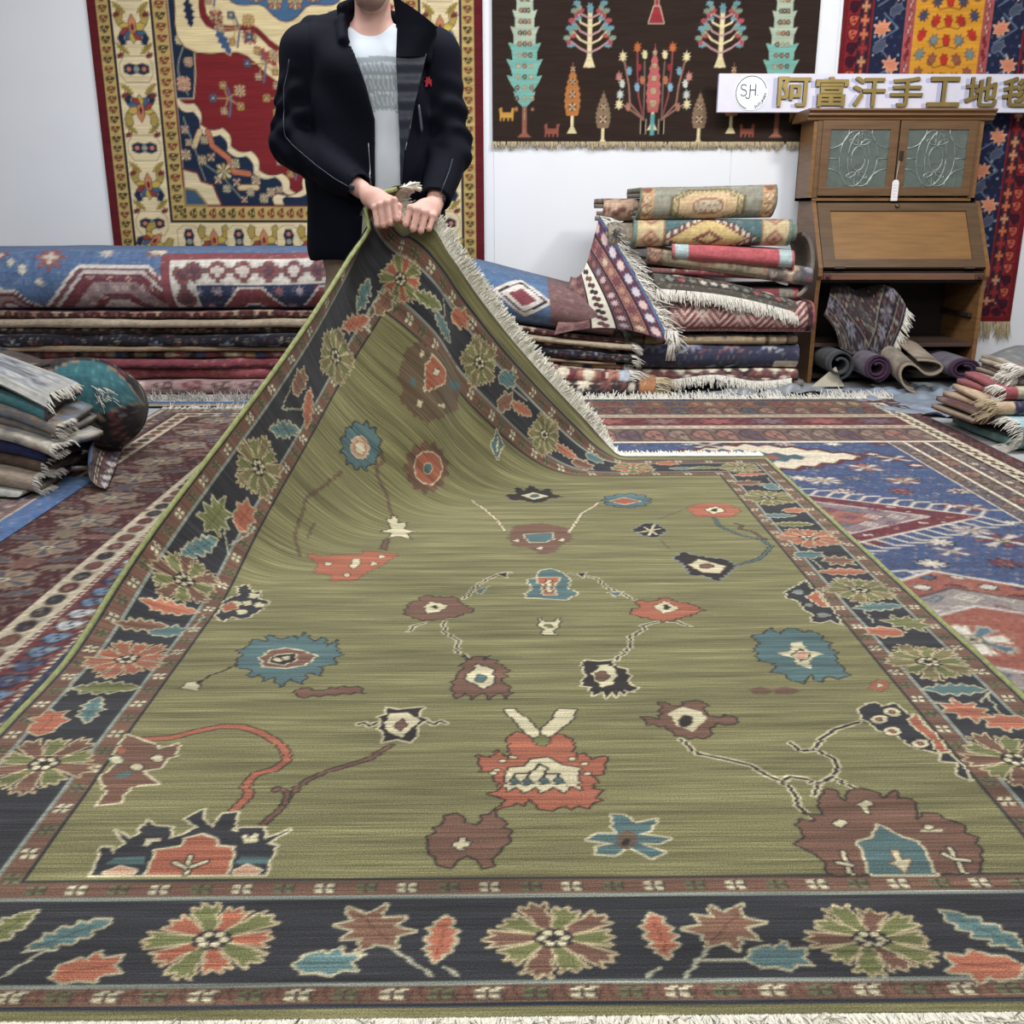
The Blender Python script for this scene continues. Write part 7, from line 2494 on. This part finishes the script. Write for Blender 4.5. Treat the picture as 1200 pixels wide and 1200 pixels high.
def person():
    root = empty('person', (PX, PY, .02), 'person in dark navy hooded jacket and white tee lifting the green rug corner', 'person')
    skin = mat('skin', (208, 164, 150), .55, 0, .05, 30, .08, 250, .35)
    v = Vox((-.80, 3.27, .005), (-.06, 3.98, 1.88), .0042)
    hx, hy, hz = head_solid(v)
    # neck and trunk
    v.cone((hx, 3.685, 1.69), (hx - .002, 3.700, 1.55), .058, .064, .02)
    v.cone((hx - .01, 3.71, 1.57), (-.60, 3.71, 1.50), .05, .05, .03)
    v.cone((hx - .01, 3.71, 1.57), (-.27, 3.71, 1.49), .05, .05, .03)
    v.cone((PX, 3.71, 1.44), (PX, 3.71, 1.10), .125, .112, .05, (.78, 1, 1))
    v.cone((PX, 3.71, 1.10), (PX, 3.71, .95), .112, .12, .05, (.78, 1, 1))
    for s, fx in ((-1, -.545), (1, -.335)):
        v.chain([(PX + s * .085, 3.71, .93), (fx + .01 * s, 3.72, .52), (fx, 3.745, .12)], [.085, .06, .042], .03)
        v.cone((fx, 3.77, .07), (fx + s * .02, 3.60, .055), .036, .032, .02)
    # arms
    v.chain([SHO_L, ELB_L, WRI_L], [.052, .044, .030], .02)
    v.chain([SHO_R, ELB_R, WRI_R], [.052, .044, .030], .02)
    # hands: backs up and towards the viewer, fingers closed downwards over the rug
    mcpL = [(-.341, 3.362, 1.014), (-.363, 3.356, 1.006), (-.385, 3.360, .998), (-.405, 3.368, .990)]
    pipL = [(-.331, 3.340, .957), (-.354, 3.336, .945), (-.376, 3.338, .938), (-.397, 3.346, .938)]
    mcpR = [(-.288, 3.362, .990), (-.264, 3.356, .983), (-.239, 3.360, .975), (-.215, 3.368, .965)]
    pipR = [(-.303, 3.340, .940), (-.279, 3.336, .926), (-.254, 3.338, .920), (-.228, 3.346, .926)]
    rad = [.0105, .0108, .0104, .0092]
    for wri, mcp, pip, s in ((WRI_L, mcpL, pipL, 1), (WRI_R, mcpR, pipR, -1)):
        w = np.array(wri)
        for k in range(4):
            m, p = np.array(mcp[k]), np.array(pip[k])
            # back of the hand: one ray of the palm to each knuckle
            v.cone(w + (m - w) * .25 + np.array([0, .004, 0]), m + np.array([0, .006, 0]), .021, .0125, .014)
            r = rad[k]
            v.cone(m, p, r * 1.12, r, .004)
            v.ell(m + np.array([0, -.002, .002]), (r * 1.12, r * 1.12, r * 1.1), .006)
            d = p + np.array([.004 * s, .026, -.002])
            tip = d + np.array([.002 * s, .010, .016])
            v.cone(p, d, r, r * .92, .003)
            v.cone(d, tip, r * .92, r * .8, .003)
        c = (np.array(mcp[1]) + mcp[2]) / 2
        v.ell((w + c) / 2 + np.array([0, .006, -.004]), (.036, .022, .030), .02)
        # thumb: leaves the palm's inner side and closes behind the rug
        b = w + (np.array(mcp[0]) - w) * .42 + np.array([.006 * s, .016, -.008])
        j = np.array(mcp[0]) + np.array([.010 * s, .034, -.018])
        t = np.array(pip[0]) + np.array([-.002 * s, .048, .016])
        t2 = np.array(pip[1]) + np.array([0, .050, .010])
        v.chain([b, j, t, t2], [.017, .0125, .011, .009], .006)
    V, Fq = v.mesh()
    mesh_obj('body', V, Fq, skin, root, True)
    # finger nails of the thumbs are hidden behind the rug; eyes, hair and stubble
    ey = mat('eye_white', (226, 222, 214), .3)
    ir = mat('iris', (62, 44, 34), .25)
    for s in (-1, 1):
        mb = MB()
        mb.tube([(hx + s * .030, hy - .097 + .011 * math.cos(a), hz + .012) for a in (0, PI)], .011, 10)
        e = Vox((hx + s * .03 - .02, hy - .115, hz - .01), (hx + s * .03 + .02, hy - .07, hz + .034), .002)
        e.ell((hx + s * .030, hy - .0845, hz + .012), (.0125, .0105, .0065), .001)
        a, b = e.mesh()
        eo = mesh_obj('eye', a, b, ey, root, True)
        e = Vox((hx + s * .03 - .012, hy - .115, hz - .002), (hx + s * .03 + .012, hy - .09, hz + .026), .001)
        e.ell((hx + s * .030, hy - .0925, hz + .012), (.0055, .0034, .0055), .001)
        a, b = e.mesh()
        mesh_obj('iris', a, b, ir, eo, True)
    hair = mat('hair', (38, 30, 26), .8, 0, .3, 120, .6, 400)
    e = Vox((hx - .11, hy - .12, hz - .10), (hx + .11, hy + .14, hz + .15), .004)
    e.ell((hx, hy + .022, hz + .042), (.084, .103, .099), .01)
    sl, X, Y, Z = e.sub((hx - .2, hy - .2, hz - .2), (hx + .2, hy + .2, hz + .2))
    e.F = np.maximum(e.F, np.maximum((hz + .030 - Z) - np.clip((Y - hy) * 1.6, -.040, .11), -.2 + 0 * X))
    a, b = e.mesh()
    mesh_obj('hair', a, b, hair, root, True)
    stub = mat('stubble', (132, 104, 92), .8, 0, .2, 200, .5, 600)
    e = Vox((hx - .09, hy - .13, hz - .15), (hx + .09, hy + .08, hz), .0035)
    e.ell((hx, hy - .012, hz - .045), (.0615, .0795, .0795), .03)
    e.ell((hx, hy - .060, hz - .103), (.0335, .0275, .0215), .03)
    sl, X, Y, Z = e.sub((hx - .2, hy - .2, hz - .2), (hx + .2, hy + .2, hz + .2))
    e.F = np.maximum(e.F, np.maximum(Z - (hz - .052) - .25 * np.abs(X - hx), (Y - hy - .02)))
    a, b = e.mesh()
    mesh_obj('beard_stubble', a, b, stub, root, True)

    # ---- white tee with a grey woven band across the chest
    v = Vox((-.70, 3.50, .86), (-.17, 3.92, 1.62), .0055)
    v.cone((PX, 3.70, 1.42), (PX, 3.695, 1.12), .142, .130, .05, (.75, 1, 1))
    v.cone((PX, 3.695, 1.12), (PX, 3.70, .93), .130, .135, .05, (.75, 1, 1))
    v.cone((hx - .03, 3.71, 1.545), (-.62, 3.71, 1.48), .060, .07, .05)
    v.cone((hx + .03, 3.71, 1.545), (-.25, 3.71, 1.48), .060, .07, .05)
    sl, X, Y, Z = v.sub((-9, 0, 0), (9, 9, 9))
    v.F = v.F + (.004 * np.sin((X * 40 + Z * 16)) * np.clip((1.25 - Z) * 4, 0, 1)).astype(np.float32)
    # round neckline: cut above a tilted plane round the neck
    rn = np.sqrt(((X - hx) / .088) ** 2 + ((Y - 3.69) / .105) ** 2)
    cut = np.maximum((rn - 1) * .09, (1.572 + (Y - 3.62) * .35) - Z)
    v.F = np.maximum(v.F, -cut)
    V, Fq = v.mesh()
    C = np.zeros((len(V), 3), np.float32)
    C[:] = lin((216, 224, 234))
    x, z = V[:, 0], V[:, 2]
    band = (V[:, 1] < 3.68)
    zz = z - .012 * np.cos((x + .38) * 14)
    b0, b1 = 1.292, 1.464
    on = ((zz > b0) & (zz < b1) & band) * 1.0
    put(C, on, (158, 168, 176))
    for zr in (b0 + .006, b0 + .052, b0 + .058, b0 + .105, b0 + .111, b1 - .022):
        put(C, on * (np.abs(zz - zr) < .0032) * (np.sin(x * 700) > -.4), (206, 214, 220))
    fr = ((zz - b0) % .054) / .054
    put(C, on * ((np.sin(x * 420 + np.floor((zz - b0) / .027) * 2) > .35) & (fr > .3) & (fr < .85)) * .7, (202, 210, 216))
    tee = pile_mat('tee_cotton', .02, 3, 3, .04, .15, .05, 1.0, 1.0)
    mesh_obj('tee_shirt', V, Fq, tee, root, True, C, V[:, [0, 2]])

    # ---- trousers and shoes
    tm = mat('trouser_cotton', (176, 156, 134), .85, 0, .06, 20, .25, 200)
    v = Vox((-.72, 3.50, .05), (-.16, 3.95, 1.02), .007)
    v.cone((PX, 3.71, .96), (PX, 3.71, .86), .155, .16, .03, (.80, 1, 1))
    for s, fx in ((-1, -.545), (1, -.335)):
        v.chain([(PX + s * .085, 3.71, .88), (fx + .012 * s, 3.71, .50), (fx, 3.745, .13)], [.115, .086, .068], .03,
                wr=lambda t, px, py, pz: .004 * np.sin(pz * 46 + px * 20))
    sl, X, Y, Z = v.sub((-9, 0, 0), (9, 9, 9))
    v.F = np.maximum(v.F, np.maximum(.10 - Z, Z - .98))
    V, Fq = v.mesh()
    mesh_obj('trousers', V, Fq, tm, root, True)
    sm = mat('shoe_leather', (44, 40, 40), .5, 0, .1, 30, .2, 100)
    so = mat('shoe_sole', (196, 190, 180), .8)
    for s, fx in ((-1, -.545), (1, -.335)):
        v = Vox((fx - .09, 3.48, .018), (fx + .09, 3.88, .20), .005)
        v.cone((fx, 3.79, .066), (fx + s * .02, 3.58, .058), .046, .044, .02)
        v.cone((fx, 3.775, .09), (fx, 3.76, .14), .050, .050, .02)
        v.ell((fx + s * .021, 3.56, .05), (.046, .05, .030), .02)
        sl, X, Y, Z = v.sub((-9, 0, 0), (9, 9, 9))
        v.F = np.maximum(v.F, np.maximum(.032 - Z, Z - .135))
        V, Fq = v.mesh()
        so_ = mesh_obj('shoe', V, Fq, sm, root, True)
        v = Vox((fx - .09, 3.46, .010), (fx + .09, 3.90, .06), .005)
        v.cone((fx, 3.79, .03), (fx + s * .02, 3.56, .03), .052, .050, .02)
        sl, X, Y, Z = v.sub((-9, 0, 0), (9, 9, 9))
        v.F = np.maximum(v.F, np.maximum(.019 - Z, Z - .040))
        V, Fq = v.mesh()
        mesh_obj('sole', V, Fq, so, so_, True)

    # ---- jacket
    jm = mat('jacket_softshell', (10, 13, 25), .82, 0, .15, 9, .12, 300, .12)
    v = Vox((-.84, 3.34, .79), (-.04, 3.98, 1.72), .0058)
    v.cone((PX, 3.71, 1.41), (PX, 3.70, 1.12), .182, .176, .05, (.76, 1, 1))
    v.cone((PX, 3.70, 1.12), (PX - .005, 3.70, .86), .176, .186, .05, (.735, 1, 1))
    v.cone((hx - .05, 3.715, 1.535), SHO_L, .085, .092, .05)
    v.cone((hx + .05, 3.715, 1.535), SHO_R, .085, .092, .05)
    wr = lambda t, px, py, pz: (.0075 * np.sin(px * 44 - pz * 62 + 2.2 * np.sin(py * 40)) * np.clip(t * 2.2 - .5, 0, 1) + .004 * np.sin(pz * 85 + px * 31) * np.clip(t * 1.5 - .2, 0, 1)).astype(np.float32)
    wr2 = lambda t, px, py, pz: (.008 * np.sin(px * 60 + pz * 48 + 1.5 * np.sin(py * 30)) * np.clip(1 - t * 1.5, 0, 1)).astype(np.float32)
    cuL = np.array(ELB_L) + (np.array(WRI_L) - ELB_L) * .93
    cuR = np.array(ELB_R) + (np.array(WRI_R) - ELB_R) * .90
    for S_, E_, W_ in ((SHO_L, ELB_L, cuL), (SHO_R, ELB_R, cuR)):
        v.cone(S_, E_, .092, .074, .028, wr=wr)
        v.cone(E_, W_, .076, .052, .028, wr=wr2)
        # straight cuff, open towards the wrist
        d = (W_ - np.array(E_)) / np.linalg.norm(W_ - np.array(E_))
        sl, X, Y, Z = v.sub(W_ - .12, W_ + .12)
        pl = (X - W_[0]) * d[0] + (Y - W_[1]) * d[1] + (Z - W_[2]) * d[2]
        rr = np.sqrt((X - W_[0]) ** 2 + (Y - W_[1]) ** 2 + (Z - W_[2]) ** 2)
        v.F[sl] = np.where(rr < .11, np.maximum(v.F[sl], pl - .008), v.F[sl])
        v.cone(W_ - d * .03, W_ + d * .06, .040, .040, .004, op='s')
    # body folds
    sl, X, Y, Z = v.sub((-9, 0, 0), (9, 9, 9))
    v.F = v.F + (.0045 * np.sin(X * 34 + Z * 11 + 2 * np.sin(Z * 9)) * np.clip((Z - .85) * 3, 0, 1) * (np.abs(X - PX) < .2)).astype(np.float32)
    # standing collar and the hood lying behind it
    # each side of the open collar
    v.chain([(hx - .070, 3.735, 1.60), (hx - .098, 3.66, 1.585), (hx - .088, 3.585, 1.525)], [.030, .028, .020], .012)
    v.chain([(hx + .075, 3.735, 1.60), (hx + .125, 3.665, 1.585), (hx + .200, 3.585, 1.550), (hx + .185, 3.57, 1.470)], [.030, .026, .020, .018], .012)
    v.chain([(hx - .09, 3.76, 1.60), (hx, 3.80, 1.625), (hx + .09, 3.76, 1.60)], [.036, .042, .036], .015)
    v.chain([(hx - .130, 3.70, 1.585), (hx - .215, 3.705, 1.590), (hx - .13, 3.82, 1.60), (hx, 3.87, 1.585), (hx + .12, 3.82, 1.60), (hx + .10, 3.73, 1.60)], [.034, .026, .055, .065, .052, .032], .02)
    v.cone((hx - .10, 3.68, 1.635), (hx - .075, 3.74, 1.66), .022, .02, .015)
    # hollow inside
    v.cone((PX, 3.71, 1.42), (PX, 3.70, 1.12), .162, .156, .02, (.76, 1, 1), op='s')
    v.cone((PX, 3.70, 1.12), (PX, 3.70, .70), .156, .168, .02, (.735, 1, 1), op='s')
    v.cone((hx, 3.70, 1.44), (hx, 3.685, 1.80), .085, .072, .02, op='s')
    # open front between the two plackets
    zk = [.75, 1.07, 1.183, 1.277, 1.384, 1.47, 1.547, 1.70]
    lk = [-.432, -.420, -.417, -.414, -.440, -.470, -.502, -.530]
    rk = [-.336, -.330, -.318, -.300, -.268, -.245, -.215, -.205]
    xl = np.interp(Z, zk, lk)
    xr = np.interp(Z, zk, rk)
    open_ = np.maximum(np.maximum(xl - X, X - xr), Y - 3.665)
    v.F = np.maximum(v.F, -open_.astype(np.float32))
    v.F = np.maximum(v.F, (.815 - Z + .004 * np.sin(X * 30)).astype(np.float32))
    V, Fq = v.mesh()
    jk = mesh_obj('jacket', V, Fq, jm, root, True)

    # nearest point of the jacket's front for details
    def front(x, z, r=.010):
        m = (np.abs(V[:, 0] - x) < r) & (np.abs(V[:, 2] - z) < r)
        return V[m, 1].min() if m.any() else 3.52
    grey = mat('reflective_piping', (84, 92, 104), .5)
    zipm = mat('zip_metal', (150, 152, 156), .35, .8)
    # zip teeth beside the placket, piping down both sleeves
    mb = MB()
    mb.tube([(x, front(x, z) - .001, z) for x, z in [(-.236 + (-.315 + .236) * t, 1.54 - .36 * t) for t in np.linspace(0, 1, 24)]], .0022, 5)
    mb.build('zip', zipm, jk, True)
    mb = MB()
    mb.tube([(x, front(x, z) - .001, z) for x, z in [(-.436 + .012 * t, 1.20 - .30 * t) for t in np.linspace(0, 1, 18)]], .0016, 5)
    mb.build('zip', zipm, jk, True)
    mb = MB()
    mb.tube([(x, front(x, z) - .002, z) for x, z in [(-.268 + .008 * t, 1.325 - .085 * t) for t in np.linspace(0, 1, 8)]], [.003, .0045, .005, .005, .005, .005, .0045, .003], 6)
    mb.build('pocket_zip', grey, jk, True)
    for pts in ([(-.703, 1.47), (-.726, 1.38), (-.730, 1.29), (-.726, 1.225), (-.690, 1.19), (-.62, 1.135), (-.545, 1.085), (-.495, 1.058)], [(-.155, 1.15), (-.165, 1.11), (-.180, 1.07), (-.196, 1.03)]):
        t = np.linspace(0, len(pts) - 1, 40)
        xs = np.interp(t, range(len(pts)), [p[0] for p in pts])
        zs = np.interp(t, range(len(pts)), [p[1] for p in pts])
        MB().tube([(x, front(x, z, .012) - .0005, z) for x, z in zip(xs, zs)], .0010, 5).build('piping', grey, jk, True)
    # cuff tabs with press studs
    stud = mat('press_stud', (48, 54, 66), .4, .3)
    for (x, z) in ((-.488, 1.058), (-.186, 1.018)):
        y = front(x, z, .014)
        mb = MB()
        mb.tube([(x, y + .004, z), (x, y - .003, z), (x, y - .005, z)], [.010, .010, .006], 12)
        mb.build('press_stud', stud, jk, True)
    # small red rider emblem on the chest
    em = mat('red_thread', (186, 34, 52), .7, 0, .1, 200, .3, 500)
    x, z = -.236, 1.398
    y = front(x, z, .012)
    pts = [(-.012, -.016), (-.008, -.004), (-.013, .004), (-.006, .008), (-.007, .017), (-.001, .013), (.004, .018), (.006, .010), (.013, .008), (.010, .002), (.012, -.008), (.008, -.014), (.006, -.006), (.000, -.005), (-.004, -.016), (-.008, -.012)]
    MB().prism([(x + a, z + b) for a, b in pts], 1, y - .004, y + .008).build('chest_emblem', em, jk)
    # quilted lining and the inside of the open collar
    ln = mat('lining_nylon', (40, 48, 64), .45, 0, .1, 30, .3, 60)
    nx, ny = 14, 70
    A = np.linspace(0, 1, nx)[:, None] * np.ones((1, ny))
    B = np.ones((nx, 1)) * np.linspace(0, 1, ny)[None]
    z = 1.06 + .42 * B
    xo = np.interp(z, zk, rk) + .006
    xi = np.interp(z, [1.06, 1.20, 1.30, 1.48], [-.337, -.334, -.336, -.338])
    P = np.stack([xi + (xo - xi) * A, 3.545 + .006 * (1 - A) + .03 * np.clip(z - 1.36, 0, 1) + .0035 * np.sin(B * 46), z], -1)
    sheet_obj(jk, 'lining', P, np.zeros((nx, ny, 3), np.float32), np.stack([A, B], -1), .004, None, ln)
    z0 = 1.47
    top = 1.672 - .112 * A
    zz = z0 + (top - z0) * B
    xi = np.interp(zz, [1.47, 1.575, 1.67], [-.338, -.336, -.352])
    xo = np.interp(zz, [1.40, 1.50, 1.56, 1.6], [-.25, -.226, -.200, -.200])
    P = np.stack([xi + (xo - xi) * A, 3.555 + .10 * (1 - A) ** 1.5 * B + .02 * (1 - B) * 0 - .012 * np.sin(PI * A), zz], -1)
    sheet_obj(jk, 'collar_flap', P, np.zeros((nx, ny, 3), np.float32), np.stack([A, B], -1), .012, None, jm)
    return root


person()
